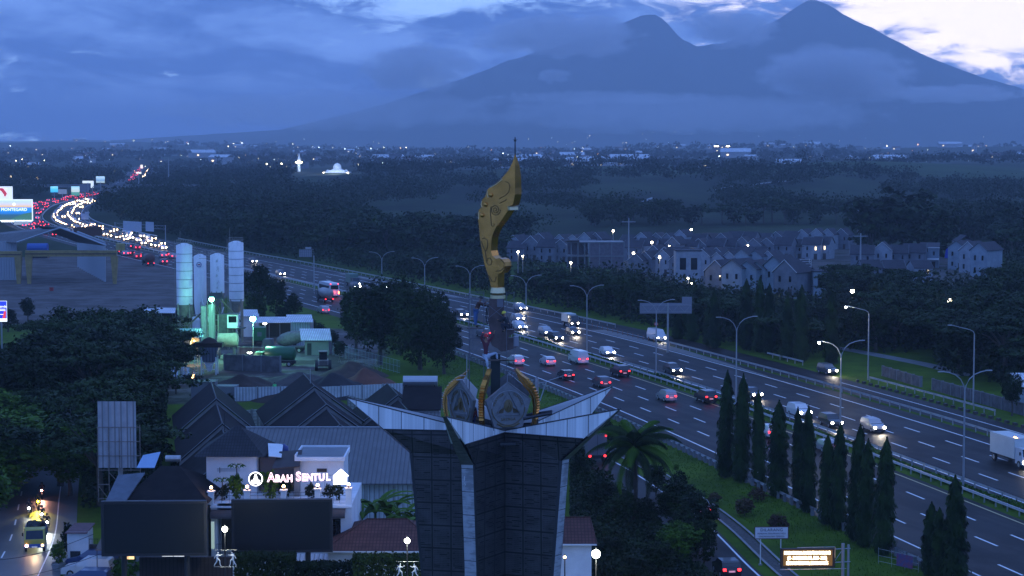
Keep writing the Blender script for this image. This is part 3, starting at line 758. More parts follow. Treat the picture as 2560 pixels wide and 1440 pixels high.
for i, (px, py, h, w) in enumerate(mast_near):
    X, Y, _ = at(px, py)
    lab = 'narrow mast tree, %s from the left in the row on the grass bank' % ordn[i]
    if i >= 11: lab = ['short narrow mast tree at the lower right, left of three', 'short mast tree in the middle of the lower right trio', 'tallest of the three mast trees at the lower right'][i-11]
    k = h/11.6
    o = dup(MAST[i % 3], (X, Y, 0), rz=i*1.3, label=lab, group='mast trees on the near grass bank', scale=(w*R1.uniform(.9, 1.15), w*R1.uniform(.9, 1.15), h/(11.6, 10.6, 9.6)[i % 3])); o.rotation_euler = (R1.uniform(-.025, .025), R1.uniform(-.03, .03), i*1.3)
k = 0
for i in range(46):
    s = sY(452)-i*4.3; off = 30.2+R1.uniform(-0.6, 0.9)+(4.2 if i > 26 else 0)+(3.5 if i % 3 == 2 else 0)
    if s < sY(322): break
    X, Y, _ = rpos(s, off)
    px, _ = proj(X, Y)
    if px < 1670: continue
    h = float(np.interp(px, [1670, 1720, 1780, 1850, 1950, 2075], [7.0, 5.0, 9.0, 12, 13.0, 12.0]))*R1.uniform(0.85, 1.06)
    dup(R1.choice(MAST), (X, Y, 0), rz=i*0.7, label='slender dark mast tree in the row beyond the far guardrail', group='mast trees beyond the far guardrail', scale=(1.25, 1.25, h/10.6))
# coconut palm
def make_palm(loc, H, nf, L, label):
    t = thing('coconut_palm', label, 'palm tree', loc); r = random.Random(3)
    MB().tube([(0, 0, -0.3), (0.15, 0, H*0.5), (0.05, 0, H)], [0.26, 0.2, 0.17], 8, ).build('trunk', M_bark, t)
    for i in range(nf):
        a = 2*PI*i*0.381966+r.uniform(-.2, .2); el = [1.35, 1.0, 0.55, 0.1, -0.5][i*5//nf]+r.uniform(-.12, .12); b = MB(); pts = []
        p = Vector((0.05, 0, H)); e = el; LL = L*r.uniform(0.85, 1.1)
        for k in range(13):
            pts.append(p.copy()); p = p+Vector((math.cos(a)*math.cos(e), math.sin(a)*math.cos(e), math.sin(e)))*LL/12; e -= 0.13+0.03*max(0, e)
        b.tube(pts, [0.045*(1-k/14) for k in range(13)], 4)
        side = Vector((-math.sin(a), math.cos(a), 0))
        for k in range(3, 62):
            f = k/62*12; i0 = int(f); q = pts[min(i0, 12)].lerp(pts[min(i0+1, 12)], f-i0); tn = (pts[min(i0+1, 12)]-pts[max(i0-1, 0)]).normalized()
            ll = (0.35+0.75*math.sin(PI*(k/62)**0.8))*0.95
            for sg in (-1, 1):
                d = (side*sg*0.85+tn*0.5+Vector((0, 0, -0.75))).normalized()*ll; wv = tn*0.028
                m2 = q+d*0.5+Vector((0, 0, 0.06)); b.add([q-wv, q+wv, m2+wv*1.3, q+d, m2-wv*1.3], [(0, 1, 2, 3, 4)])
        b.build('frond', M_leafg if i % 3 == 0 else M_leaf, t)
    return t
X, Y, _ = at(1585, 1330); make_palm((X, Y, 0), 8.0, 34, 5.0, 'tall coconut palm right of the monument with arching fronds')
# banana plants behind the red roof
def make_banana(loc, H, n, label, seed):
    t = thing('banana_plant', label, 'banana plant', loc, 0, 'banana plants behind the red roof'); r = random.Random(seed)
    MB().tube([(0, 0, 0), (0, 0, H*0.55)], [0.16, 0.1], 7).build('stem', M_leafg, t)
    lv = MB()
    for i in range(n):
        a = 2.4*i+r.uniform(-.3, .3); e = r.uniform(0.75, 1.25); p = Vector((0, 0, H*0.5)); P = []
        for k in range(9): P.append(p.copy()); p = p+Vector((math.cos(a)*math.cos(e), math.sin(a)*math.cos(e), math.sin(e)))*H*0.075; e -= 0.2
        sd = Vector((-math.sin(a), math.cos(a), 0)); V = []
        for k, q in enumerate(P):
            w = 0.30*math.sin(PI*(k+0.4)/9.2); V += [q-sd*w+Vector((0, 0, -w*0.3)), q+Vector((0, 0, 0.05)), q+sd*w+Vector((0, 0, -w*0.3))]
        F_ = []
        for k in range(8): F_ += [(3*k, 3*k+1, 3*k+4, 3*k+3), (3*k+1, 3*k+2, 3*k+5, 3*k+4)]
        lv.add(V, F_)
    lv.build('leaves', M_leafg, t); return t
for i, (px, py, Y, h) in enumerate([(900,1330,176,4.0),(935,1330,177,4.8),(965,1330,176,4.6),(1000,1335,175,4.2),(1040,1340,174,3.8)]):
    X = (px-1280)/F*Y; make_banana((X, Y, 0.2), h+2.4, 9, 'banana plant, %s from the left behind the red tile roof' % ordn[i], i)
# ------------------------------------------------------------------ far woodland: one mass nobody could count
def woodland(name, n, ymin, ymax, label, seed, quads, hmin, hmax, leaf, m, rule):
    r = np.random.default_rng(seed); Cs = []; Ss = []; Ns = []; c = 0; tr = 0
    while c < n and tr < n*60:
        tr += 1
        Y = ymin*(ymax/ymin)**r.random(); X = r.uniform(-0.30, 0.30)*Y
        if not rule(X, Y, r): continue
        c += 1; h = r.uniform(hmin, hmax)*(1.25 if r.random() < 0.15 else 1); w = h*r.uniform(0.42, 0.7); z0 = float(ht(X, Y))
        for (lx, ly, lz, lw, lh) in [(0, 0, 0.55, 1.0, 0.45)]+[(r.uniform(-.7, .7), r.uniform(-.7, .7), r.uniform(.35, .7), r.uniform(.35, .6), .25) for _ in range(3)]:
            k = int(quads*(0.45 if lw == 1 else 0.2)); d = r.normal(size=(k, 3)); d[:, 2] = np.abs(d[:, 2])*0.9-0.1; d /= np.linalg.norm(d, axis=1, keepdims=True)
            Cs.append(np.array([X+lx*w, Y+ly*w, z0+lz*h])+d*np.array([w*lw, w*lw, h*lh])*r.uniform(0.75, 1.0, (k, 1))); Ns.append(d+r.normal(size=(k, 3))*0.5)
            Ss.append(np.full(k, leaf*(Y/1000)**0.5)*r.uniform(0.6, 1.3, k))
    V = leafquads(np.concatenate(Cs), np.concatenate(Ns), np.concatenate(Ss), 1.0, r)
    o = bpy.data.objects.new(name, quadmesh(name, V, m)); link(o); return tag(o, label, 'woodland', kind='stuff')
def nz(X, Y, k=0.004, o_=0.0): return mnoise.noise(Vector((X*k+o_, Y*k*0.5, o_)))
def rule_mid(X, Y, r):
    xr = float(np.interp(Y, RY, RX)); px, py = proj(X, Y)
    if X > xr-(26 if Y < 1450 else 9) and X < xr+(32 if Y < 1450 else 14): return False
    if X < xr and Y < 1000: return False
    if 725 < px < 890 and 1380 < Y < 2500: return False
    if Y > 2450 and (px < 100 or r.random() < .35): return False
    if inpoly(px, py, PX_FIELD) or inpoly(px, py, PX_ESTATE): return False
    if X > 30 and 1500 < Y < 2500 and ((X-330)/300)**2+((Y-1950)/280)**2 < 1.1 and r.random() < 0.93: return False
    if -45 < X < 60 and 1150 < Y < 1750 and nz(X, Y, 0.012) > -0.05: return False
    if X > 40 and 850 < Y < 1500: return nz(X, Y, 0.008, 5) > 0.02
    return nz(X, Y) > -0.22
woodland('woodland', 3400, 690, 1500, 'dark woodland covering the middle distance', 11, 50, 7, 13, 0.62, M_leafd, rule_mid)
woodland('woodland', 2600, 1500, 3300, 'hazy blue woodland before the town', 12, 34, 7, 15, 0.75, M_leafd, rule_mid)
woodland('woodland', 2600, 3300, 9500, 'faint tree cover among the town and foothills', 13, 16, 9, 20, 1.5, M_leafd, lambda X, Y, r: nz(X, Y, 0.0015) > -0.1)
# ------------------------------------------------------------------ skinned figures and lettering (converted to meshes at the end)
SKINQ = []; TEXTQ = []
def skin(name, nodes, edges, m, parent, sub=1, smooth=True):
    me = bpy.data.meshes.new(name); keys = list(nodes); idx = {k: i for i, k in enumerate(keys)}
    me.from_pydata([nodes[k][0] for k in keys], [(idx[a], idx[b]) for a, b in edges], [])
    o = bpy.data.objects.new(name, me); link(o, parent)
    md = o.modifiers.new('skin', 'SKIN'); md.use_smooth_shade = smooth; sk = me.skin_vertices[0]
    for k in keys:
        r = nodes[k][1]; sk.data[idx[k]].radius = r if hasattr(r, '__len__') else (r, r)
    sk.data[0].use_root = True
    if sub: o.modifiers.new('sub', 'SUBSURF').levels = sub
    SKINQ.append((o, m)); return o
def finish_skins():
    bpy.context.view_layer.update(); dg = bpy.context.evaluated_depsgraph_get(); res = []
    for o, m in SKINQ: res.append(bpy.data.meshes.new_from_object(o.evaluated_get(dg)))
    tx = [bpy.data.meshes.new_from_object(t[0].evaluated_get(dg)) for t in TEXTQ]
    for (o, m), me in zip(SKINQ, res):
        o.modifiers.clear(); o.data = me; me.materials.clear(); me.materials.append(m); me.shade_smooth()
    for (o, m, name), me in zip(TEXTQ, tx):
        me.materials.clear(); me.materials.append(m); mw = o.matrix_local.copy(); par = o.parent
        n = bpy.data.objects.new(name, me); link(n, par); n.matrix_local = mw; bpy.data.objects.remove(o)
def text(name, s, size, m, parent, loc, rot=(PI/2, 0, 0), ext=0.01, align='CENTER', sx=1.0, bold=0.0, space=1.0):
    c = bpy.data.curves.new(name, 'FONT'); c.body = s; c.size = size; c.extrude = ext; c.align_x = align; c.align_y = 'CENTER'; c.offset = bold; c.space_character = space; c.resolution_u = 3
    o = bpy.data.objects.new('tmp_text', c); COL.objects.link(o); o.parent = parent; o.location = loc; o.rotation_euler = rot; o.scale = (sx, 1, 1)
    TEXTQ.append((o, m, name)); return o
M_skin = mat('skin_tone', (0.30, 0.17, 0.10), 0.6)
def person(label, loc, rz, J, shirt, pants, helmet=None, hair=(0.01, 0.01, 0.01), k=1.0, vest=None, boots=(0.03, 0.025, 0.02), group=None):
    t = thing('person', label, 'person', loc, rz, group)
    mk_ = lambda n, c: mat(n+'_%02d%02d%02d' % tuple(int(v*99) for v in c), c, 0.85)
    J = {a: Vector(b)*k for a, b in J.items()}
    nodes = {}; E_ = []
    def add(key, p, r): nodes[key] = (tuple(p), r)
    add('pelvis', J['pelvis'], 0.11*k); add('belly', J['pelvis'].lerp(J['chest'], 0.5), 0.10*k); add('chest', J['chest'], (0.14*k, 0.10*k)); add('neck', J['neck'], 0.05*k)
    hd = (J['head']-J['neck']).normalized(); add('jaw', J['neck']+hd*0.07*k, 0.062*k); add('head', J['head'], 0.088*k); add('crown', J['head']+hd*0.08*k, 0.06*k)
    fw = J.get('face', Vector((0, -1, 0))).normalized()
    add('nose', J['head']+fw*0.100*k, 0.016*k)
    E_ += [('pelvis', 'belly'), ('belly', 'chest'), ('chest', 'neck'), ('neck', 'jaw'), ('jaw', 'head'), ('head', 'crown'), ('head', 'nose')]
    for s in 'LR':
        for a, r in (('sh', .055), ('el', .042), ('wr', .028), ('hip', .085), ('kn', .058), ('an', .04), ('toe', .035)): add(a+s, J[a+s], r*k)
        E_ += [('chest', 'sh'+s), ('sh'+s, 'el'+s), ('el'+s, 'wr'+s), ('pelvis', 'hip'+s), ('hip'+s, 'kn'+s), ('kn'+s, 'an'+s), ('an'+s, 'toe'+s)]
        ax = (J['wr'+s]-J['el'+s]).normalized(); sd = ax.cross(Vector((0, 1, 0.2))).normalized(); palm = J['wr'+s]+ax*0.07*k
        add('palm'+s, palm, (0.03*k, 0.018*k)); E_.append(('wr'+s, 'palm'+s))
        dn = ax.cross(sd)
        for i, (o1, ln) in enumerate(((-.03, .070), (-.01, .080), (.01, .075), (.03, .060))):
            a1 = palm+sd*o1*k+ax*0.03*k; a2 = a1+(ax*0.7+dn*0.35)*ln*0.5*k; a3 = a2+(ax*0.45+dn*0.8)*ln*0.5*k
            add('f%d%s' % (i, s), a1, .009*k); add('g%d%s' % (i, s), a2, .008*k); add('h%d%s' % (i, s), a3, .007*k)
            E_ += [('palm'+s, 'f%d%s' % (i, s)), ('f%d%s' % (i, s), 'g%d%s' % (i, s)), ('g%d%s' % (i, s), 'h%d%s' % (i, s))]
        th = J['wr'+s]+ax*0.03*k+sd*0.035*k; add('t1'+s, th, .010*k); add('t2'+s, th+(ax*0.8+sd*0.5)*0.04*k, .009*k); E_ += [('palm'+s, 't1'+s), ('t1'+s, 't2'+s)]
    skin('body', nodes, E_, M_skin, t)
    C = {'pelvis': (J['pelvis'], .13*k), 'belly': (J['pelvis'].lerp(J['chest'], .5), .125*k), 'chest': (J['chest'], (.175*k, .125*k)), 'collar': (J['chest'].lerp(J['neck'], .6), .085*k)}; ce = [('pelvis', 'belly'), ('belly', 'chest'), ('chest', 'collar')]
    for s in 'LR':
        C['sh'+s] = (J['sh'+s], .078*k); C['el'+s] = (J['el'+s], .058*k); C['cf'+s] = (J['el'+s].lerp(J['wr'+s], .85), .045*k); ce += [('chest', 'sh'+s), ('sh'+s, 'el'+s), ('el'+s, 'cf'+s)]
    skin('shirt', C, ce, mk_('cloth', shirt), t)
    C = {'pelvis': (J['pelvis'], .14*k)}; ce = []
    for s in 'LR':
        C['hip'+s] = (J['hip'+s], .105*k); C['kn'+s] = (J['kn'+s], .078*k); C['cf'+s] = (J['kn'+s].lerp(J['an'+s], .93), .06*k); ce += [('pelvis', 'hip'+s), ('hip'+s, 'kn'+s), ('kn'+s, 'cf'+s)]
    skin('trousers', C, ce, mk_('cloth', pants), t)
    for s in 'LR':
        skin('shoe', {'a': (J['an'+s], .055*k), 'b': (J['an'+s].lerp(J['toe'+s], .6)-Vector((0, 0, .01)), .05*k), 'c': (J['toe'+s], .042*k)}, [('a', 'b'), ('b', 'c')], mk_('leather', boots), t)
    if helmet:
        o = MB().lathe([(0.150*k, -0.01*k), (0.148*k, 0.005*k), (0.125*k, 0.01*k), (0.12*k, 0.06*k), (0.09*k, 0.11*k), (0.03*k, 0.135*k)], (0, 0, 0), 14).build('helmet', mat('helmet_%02d%02d' % (int(helmet[0]*99), int(helmet[2]*99)), helmet, 0.35), t, True)
        o.location = J['head']+hd*0.02*k; o.rotation_euler = hd.to_track_quat('Z', 'Y').to_euler()
    else:
        o = MB().lathe([(0.098*k, -0.03*k), (0.102*k, 0.03*k), (0.09*k, 0.08*k), (0.03*k, 0.125*k)], (0, 0, 0), 12).build('hair', mat('black_hair', hair, 0.6), t, True)
        o.location = J['head']-fw*0.012*k; o.rotation_euler = hd.to_track_quat('Z', 'Y').to_euler()
    if vest:
        C = {'a': (J['pelvis'].lerp(J['chest'], .15), .145*k), 'b': (J['pelvis'].lerp(J['chest'], .55), .15*k), 'c': (J['chest'], (.19*k, .14*k)), 'd': (J['chest'].lerp(J['neck'], .45), .11*k)}
        skin('vest', C, [('a', 'b'), ('b', 'c'), ('c', 'd')], mk_('vest', vest), t)
    return t
STAND = {'pelvis': (0, 0, .93), 'chest': (0, 0, 1.28), 'neck': (0, 0, 1.47), 'head': (0, -.01, 1.61), 'shL': (-.19, 0, 1.41), 'elL': (-.25, .02, 1.14), 'wrL': (-.24, -.1, .9), 'shR': (.19, 0, 1.41), 'elR': (.25, .02, 1.14), 'wrR': (.24, -.1, .9),
         'hipL': (-.09, 0, .9), 'knL': (-.1, -.02, .5), 'anL': (-.1, .02, .08), 'toeL': (-.11, -.13, .04), 'hipR': (.09, 0, .9), 'knR': (.1, -.02, .5), 'anR': (.1, .02, .08), 'toeR': (.11, -.13, .04)}
def pose(**kw): d = dict(STAND); d.update(kw); return d
# ------------------------------------------------------------------ the monument
MX, MY = (1238-1280)/F*108, 108.0
def panel_mat():
    m = bpy.data.materials.new('perforated_panel'); m.use_nodes = True; q = NG(m.node_tree); b = q.n['Principled BSDF']
    b.inputs['Roughness'].default_value = 0.45; b.inputs['Metallic'].default_value = 0.2
    uv = q.node('ShaderNodeUVMap').outputs[0]; x, y, z = q.sep(uv)
    def line(v, pitch, w):
        f = q.m('FRACT', q.m('DIVIDE', v, pitch)); return q.m('LESS_THAN', q.m('MINIMUM', f, q.m('SUBTRACT', 1.0, f)), w/pitch)
    seam = q.m('MAXIMUM', line(x, 1.06, 0.036), line(y, 1.25, 0.042))
    px, py = 0.085, 0.10
    fx = q.m('ABSOLUTE', q.m('SUBTRACT', q.m('FRACT', q.m('DIVIDE', x, px)), 0.5)); fy = q.m('ABSOLUTE', q.m('SUBTRACT', q.m('FRACT', q.m('DIVIDE', y, py)), 0.5))
    cellx = q.m('FLOOR', q.m('DIVIDE', x, px)); celly = q.m('FLOOR', q.m('DIVIDE', y, py))
    rn = q.node('ShaderNodeTexWhiteNoise', noise_dimensions='2D'); q.l.new(q.comb(cellx, celly), rn.inputs[0])
    runx = q.node('ShaderNodeTexWhiteNoise', noise_dimensions='2D'); q.l.new(q.comb(q.m('FLOOR', q.m('DIVIDE', x, px*5)), celly), runx.inputs[0])
    slot = q.m('GREATER_THAN', runx.outputs[0], 0.80)
    wid = q.m('MULTIPLY_ADD', slot, 0.28, q.m('MULTIPLY_ADD', rn.outputs[0], 0.10, 0.14))
    hole = q.m('MULTIPLY', q.m('LESS_THAN', fx, wid), q.m('LESS_THAN', fy, q.m('MULTIPLY_ADD', slot, 0.14, 0.17)))
    fu = q.m('FRACT', q.m('DIVIDE', x, 1.06)); fv = q.m('FRACT', q.m('DIVIDE', y, 1.25))
    inside = q.m('MULTIPLY', q.m('MULTIPLY', q.m('GREATER_THAN', fu, 0.09), q.m('LESS_THAN', fu, 0.91)), q.m('MULTIPLY', q.m('GREATER_THAN', fv, 0.10), q.m('LESS_THAN', fv, 0.90)))
    hole = q.m('MULTIPLY', hole, inside)
    n = q.noise(uv, 1.2, 5, 0.6)
    base = q.mix(q.ramp(n, 0.3, 0.7), (0.042, 0.038, 0.040), (0.075, 0.070, 0.070))
    c = q.mix(hole, base, (0.006, 0.006, 0.008)); c = q.mix(seam, c, (0.008, 0.008, 0.009))
    q.l.new(c, b.inputs['Base Color']); return m
def seam_mat(name, col, pu, pv, dark=(0.03, 0.03, 0.035), w=0.03, var=0.2, dirt=True):
    m = bpy.data.materials.new(name); m.use_nodes = True; q = NG(m.node_tree); b = q.n['Principled BSDF']; b.inputs['Roughness'].default_value = 0.5
    uv = q.node('ShaderNodeUVMap').outputs[0]; x, y, z = q.sep(uv)
    def line(v, pitch, w):
        f = q.m('FRACT', q.m('DIVIDE', v, pitch)); return q.m('LESS_THAN', q.m('MINIMUM', f, q.m('SUBTRACT', 1.0, f)), w/pitch)
    n = q.noise(uv, 0.9, 5, 0.65); n2 = q.noise(q.vm('MULTIPLY', uv, (1, 6, 1)), 1.5, 4, 0.6)
    c = q.mix(q.ramp(n, 0.35, 0.62), tuple(v*(1-var) for v in col), col)
    if dirt: c = q.mix(q.ramp(q.m('MULTIPLY', n2, n), 0.16, 0.30), tuple(v*0.55 for v in col), c)
    c = q.mix(q.m('MAXIMUM', line(x, pu, w), line(y, pv, w)), c, dark); q.l.new(c, b.inputs['Base Color']); return m
M_perf = panel_mat(); M_lip = seam_mat('white_lip_panel', (0.86, 0.87, 0.88), 1.25, 50, w=0.02)
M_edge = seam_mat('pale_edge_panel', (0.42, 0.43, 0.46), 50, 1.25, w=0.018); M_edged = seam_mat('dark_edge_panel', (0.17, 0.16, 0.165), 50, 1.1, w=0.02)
tower = thing('monument_tower', 'dark star-shaped monument tower with perforated panels and white flared wings, under construction', 'monument', (MX, MY, 0))
ANG = [-108, -36, 36, 108, 180]; WID = 0.38; RV = 1.70
def armr(z): return float(np.interp(z, [0, 14.1, 20.2, 23.2], [3.0, 4.1, 4.65, 8.1]))
def apt(a, r, w, z):
    a = math.radians(a); return (math.cos(a)*r-math.sin(a)*w, math.sin(a)*r+math.cos(a)*w, z)
for a in ANG:
    for sg in (1, -1):
        va = math.radians(a+36*sg); zs = [0, 5, 10, 14.1, 17, 20.2, 21.5]
        b = MB(); b.uv = []
        for z in zs:
            r = armr(z); p = apt(a, r-0.12, WID*sg, z); v_ = (math.cos(va)*RV, math.sin(va)*RV, z); b.v += [p, v_]
            L = math.dist(p[:2], v_[:2]); b.uv += [(L, z), (0, z)]
        for i in range(len(zs)-1): b.f.append((2*i, 2*i+1, 2*i+3, 2*i+2) if sg < 0 else (2*i+1, 2*i, 2*i+2, 2*i+3))
        b.build('panel_wall', M_perf, tower)
        # flared white lip above
        b = MB(); b.uv = []
        P = [apt(a, armr(21.5)-0.1, (WID+0.02)*sg, 21.5), apt(a, 8.1, 0.10*sg, 23.2), (math.cos(va)*(RV+.02), math.sin(va)*(RV+.02), 21.62), (math.cos(va)*(RV+.02), math.sin(va)*(RV+.02), 21.5)]
        for p in P: b.v.append(p); b.uv.append((math.hypot(p[0]-P[3][0], p[1]-P[3][1]), p[2]*0+1))
        inn = [tuple(c*(0.985 if i < 2 else 1) for i, c in enumerate(p)) for p in P]; inn = [(p[0]-math.cos(math.radians(a+90*sg))*0.06, p[1]-math.sin(math.radians(a+90*sg))*0.06, p[2]) for p in P]
        for p in inn: b.v.append(p); b.uv.append((0.5, 1))
        b.f += [(0, 1, 2, 3), (7, 6, 5, 4), (0, 4, 5, 1), (1, 5, 6, 2), (3, 7, 4, 0)]
        b.build('wing_panel', M_lip, tower)
        b = MB(); lo = [(p[0]+math.cos(math.radians(a+90*sg))*0.012, p[1]+math.sin(math.radians(a+90*sg))*0.012, p[2]) for p in (P[0], P[3])]
        b.bar(lo[0], lo[1], 0.05); b.bar(P[1], P[2], 0.045); b.build('wing_trim', M_dark, tower)
    # outer edge strips
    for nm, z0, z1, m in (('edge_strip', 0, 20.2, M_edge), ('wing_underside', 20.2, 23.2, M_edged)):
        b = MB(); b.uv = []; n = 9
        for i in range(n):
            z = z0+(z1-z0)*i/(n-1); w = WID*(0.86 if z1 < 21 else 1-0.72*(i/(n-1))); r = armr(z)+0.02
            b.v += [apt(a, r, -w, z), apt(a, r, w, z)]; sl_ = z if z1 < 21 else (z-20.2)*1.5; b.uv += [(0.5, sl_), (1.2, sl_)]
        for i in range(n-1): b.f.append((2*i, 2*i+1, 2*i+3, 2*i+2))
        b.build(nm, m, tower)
    for sg in (1, -1):
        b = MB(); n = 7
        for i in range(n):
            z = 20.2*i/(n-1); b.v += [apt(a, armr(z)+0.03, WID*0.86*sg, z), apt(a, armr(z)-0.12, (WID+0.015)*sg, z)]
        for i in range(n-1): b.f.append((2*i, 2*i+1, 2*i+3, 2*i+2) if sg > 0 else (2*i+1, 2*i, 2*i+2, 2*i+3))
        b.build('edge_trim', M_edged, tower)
b = MB(); b.prism([(math.cos(math.radians(a))*r, math.sin(math.radians(a))*r) for k in range(5) for a, r in ((ANG[k] if k else -108, 4.4), (-108+72*k+36, RV-0.1))][:10] if False else [(math.cos(math.radians(-108+36*i))*(3.9 if i % 2 == 0 else 1.62), math.sin(math.radians(-108+36*i))*(3.9 if i % 2 == 0 else 1.62)) for i in range(10)], 21.2, 21.3)
b.build('deck', M_dark, tower)
# small ledge near the top of the valley and steel brackets under the front arm
def frompx(px, py, Y): X_, Y_, Z_ = atY(px, py, Y); return (X_-MX, Y_-MY, Z_)
p = frompx(1270, 1110, 105.9); MB().box(p[0]-0.45, p[0]+0.42, p[1]-0.25, p[1]+0.1, p[2]-0.03, p[2]+0.09).build('ledge', M_edge, tower)
b = MB()
b.box(-1.95, -0.05, -2.9, -2.75, 21.78, 21.93); b.box(-2.35, -1.95, -3.0, -2.4, 21.65, 21.95)
p0 = frompx(1308, 1047, 104.6); p1 = frompx(1380, 1033, 104.2); b.bar(p0, p1, 0.12); p0 = frompx(1300, 1040, 107); p1 = frompx(1380, 1028, 106); b.bar(p0, p1, 0.1)
b.build('roof_beam', M_dark, tower)
MB().box(-0.25, 0.27, -0.25, 0.25, 21.2, 25.6).build('core_column', mat('dark_green_column', (0.020, 0.030, 0.028), 0.5, 0.2), tower)
b = MB(); p0 = frompx(1350, 958, 104.5); p1 = frompx(1366, 955, 104); p2 = frompx(1350, 1002, 104.2); b.bar(p0, p1, 0.045); b.bar(p1, p2, 0.045); b.bar(frompx(1370, 952, 104), frompx(1425, 934, 104), 0.02)
b.bar(frompx(1167, 885, 106.8), frompx(1167, 975, 106.8), 0.035); b.bar(frompx(1140, 950, 106.8), frompx(1168, 948, 106.8), 0.035); b.bar(frompx(1150, 940, 107.2), frompx(1164, 939, 107.2), 0.03); b.bar(frompx(1163, 939, 107.2), frompx(1163, 975, 107.2), 0.03)
b.bar(frompx(1268, 937, 108), frompx(1280, 939, 108), 0.04); b.bar(frompx(1268, 937, 108), frompx(1268, 955, 108), 0.04)
b.build('support_rod', M_steel, tower)
# graffiti strokes on the front edge strip
b = MB()
for pts in ([(1160,1168),(1163,1171),(1163,1178)],[(1166,1170),(1170,1169),(1172,1173),(1169,1178),(1166,1175)],[(1161,1190),(1161,1202)],[(1166,1186),(1163,1188),(1161,1194)],[(1161,1207),(1164,1212),(1161,1216)]):
    b.tube([frompx(x_, y_, MY-armr(18)*0.951-0.10) for x_, y_ in pts], 0.014, 4)
b.build('graffiti', M_white, tower)
# crown plaques
M_plq = mat('brushed_plaque', (0.24, 0.235, 0.24), 0.4, 0.55, var=0.3, scale=2.5); M_plqr = mat('bronze_relief', (0.17, 0.12, 0.06), 0.5, 0.6); M_bright = mat('polished_rim', (0.36, 0.36, 0.38), 0.3, 0.8)
for i, a in enumerate([-72, -144, 0, 72, 144]):
    ar = math.radians(a); r = 2.3
    t = thing('emblem_plaque', ['large pentagon emblem plaque facing forward right of centre in the crown', 'pentagon emblem plaque turned to the left side of the crown', 'pentagon plaque at the right of the crown, seen edge-on from behind', 'pentagon plaque at the back right of the crown', 'pentagon plaque at the back left of the crown, showing a white back'][i], 'plaque', (MX+math.cos(ar)*r, MY+math.sin(ar)*r, 21.8), ar+PI/2)
    # local frame: -y is outward, x to the side
    pent = [(-0.80, 0.02), (0.80, 0.02), (1.30, 1.55), (0, 2.52), (-1.30, 1.55)]
    MB().slab(pent, 0.0, 0.12).build('plate', M_plq if i < 4 else M_white, t)
    b = MB()
    for k in range(5): p, q_ = pent[k], pent[(k+1) % 5]; b.bar((p[0]*0.97, -0.02, p[1]*0.97+0.03), (q_[0]*0.97, -0.02, q_[1]*0.97+0.03), 0.035)
    b.build('frame', M_plq, t)
    if i < 2:
        ring = [(math.cos(x_)*0.93, -0.03, 1.12+math.sin(x_)*0.93) for x_ in np.linspace(0, 2*PI, 41)]
        MB().tube(ring[:21], 0.022, 5).build('rim', M_bright, t); MB().tube(ring[20:], 0.022, 5).build('lower_rim', M_plqr, t)
        b = MB(); tri = [(0, 2.0), (-0.66, 0.72), (0.66, 0.72)]
        for k in range(3): p, q_ = tri[k], tri[(k+1) % 3]; b.bar((p[0], -0.04, p[1]), (q_[0], -0.04, q_[1]), 0.032)
        b.build('triangle', M_plq, t)
        b = MB(); V = [(0, -0.07, 1.22)]; n = 18
        V += [(math.cos(2*PI*k/n)*0.25, -0.02, 1.22+math.sin(2*PI*k/n)*0.36) for k in range(n)]; b.add(V, [(0, 1+k, 1+(k+1) % n) for k in range(n)])
        b.tube([(0, -0.08, 0.98), (0.03, -0.09, 1.2), (0.09, -0.09, 1.34), (0.02, -0.08, 1.48)], [0.05, 0.06, 0.05, 0.01], 6)
        for k in range(9):
            for sg in (-1, 1): x_ = sg*(0.30+0.055*k*0.8); b.tube([(x_, -0.02, 0.84), (x_*0.86, -0.02, 0.84+0.30-0.022*k)], 0.014, 4)
        b.build('kujang_relief', M_plqr, t)
        for word, a0, a1 in (('PRAYOGA', 168, 112), ('TOHAGA', 66, 14)):
            for k, ch in enumerate(word):
                th_ = math.radians(a0+(a1-a0)*k/(len(word)-1)); rr = 0.79
                text('letter', ch, 0.20, M_plqr, t, (math.cos(th_)*rr, -0.02, 1.12+math.sin(th_)*rr), (PI/2, th_*-1+PI/2 if False else 0, 0), 0.012)
                TEXTQ[-1][0].rotation_euler = (Matrix.Rotation(PI/2-th_, 3, 'Y') @ Matrix.Rotation(PI/2, 3, 'X')).to_euler()
        text('letter', 'SAYAGA', 0.22, M_plqr, t, (0, -0.02, 0.50), ext=0.012)
        b = MB(); b.tube([(-0.62, -0.02, 0.28), (-0.3, -0.02, 0.12), (0.3, -0.02, 0.12), (0.62, -0.02, 0.28)], 0.05, 5); b.build('ribbon', M_plqr, t)
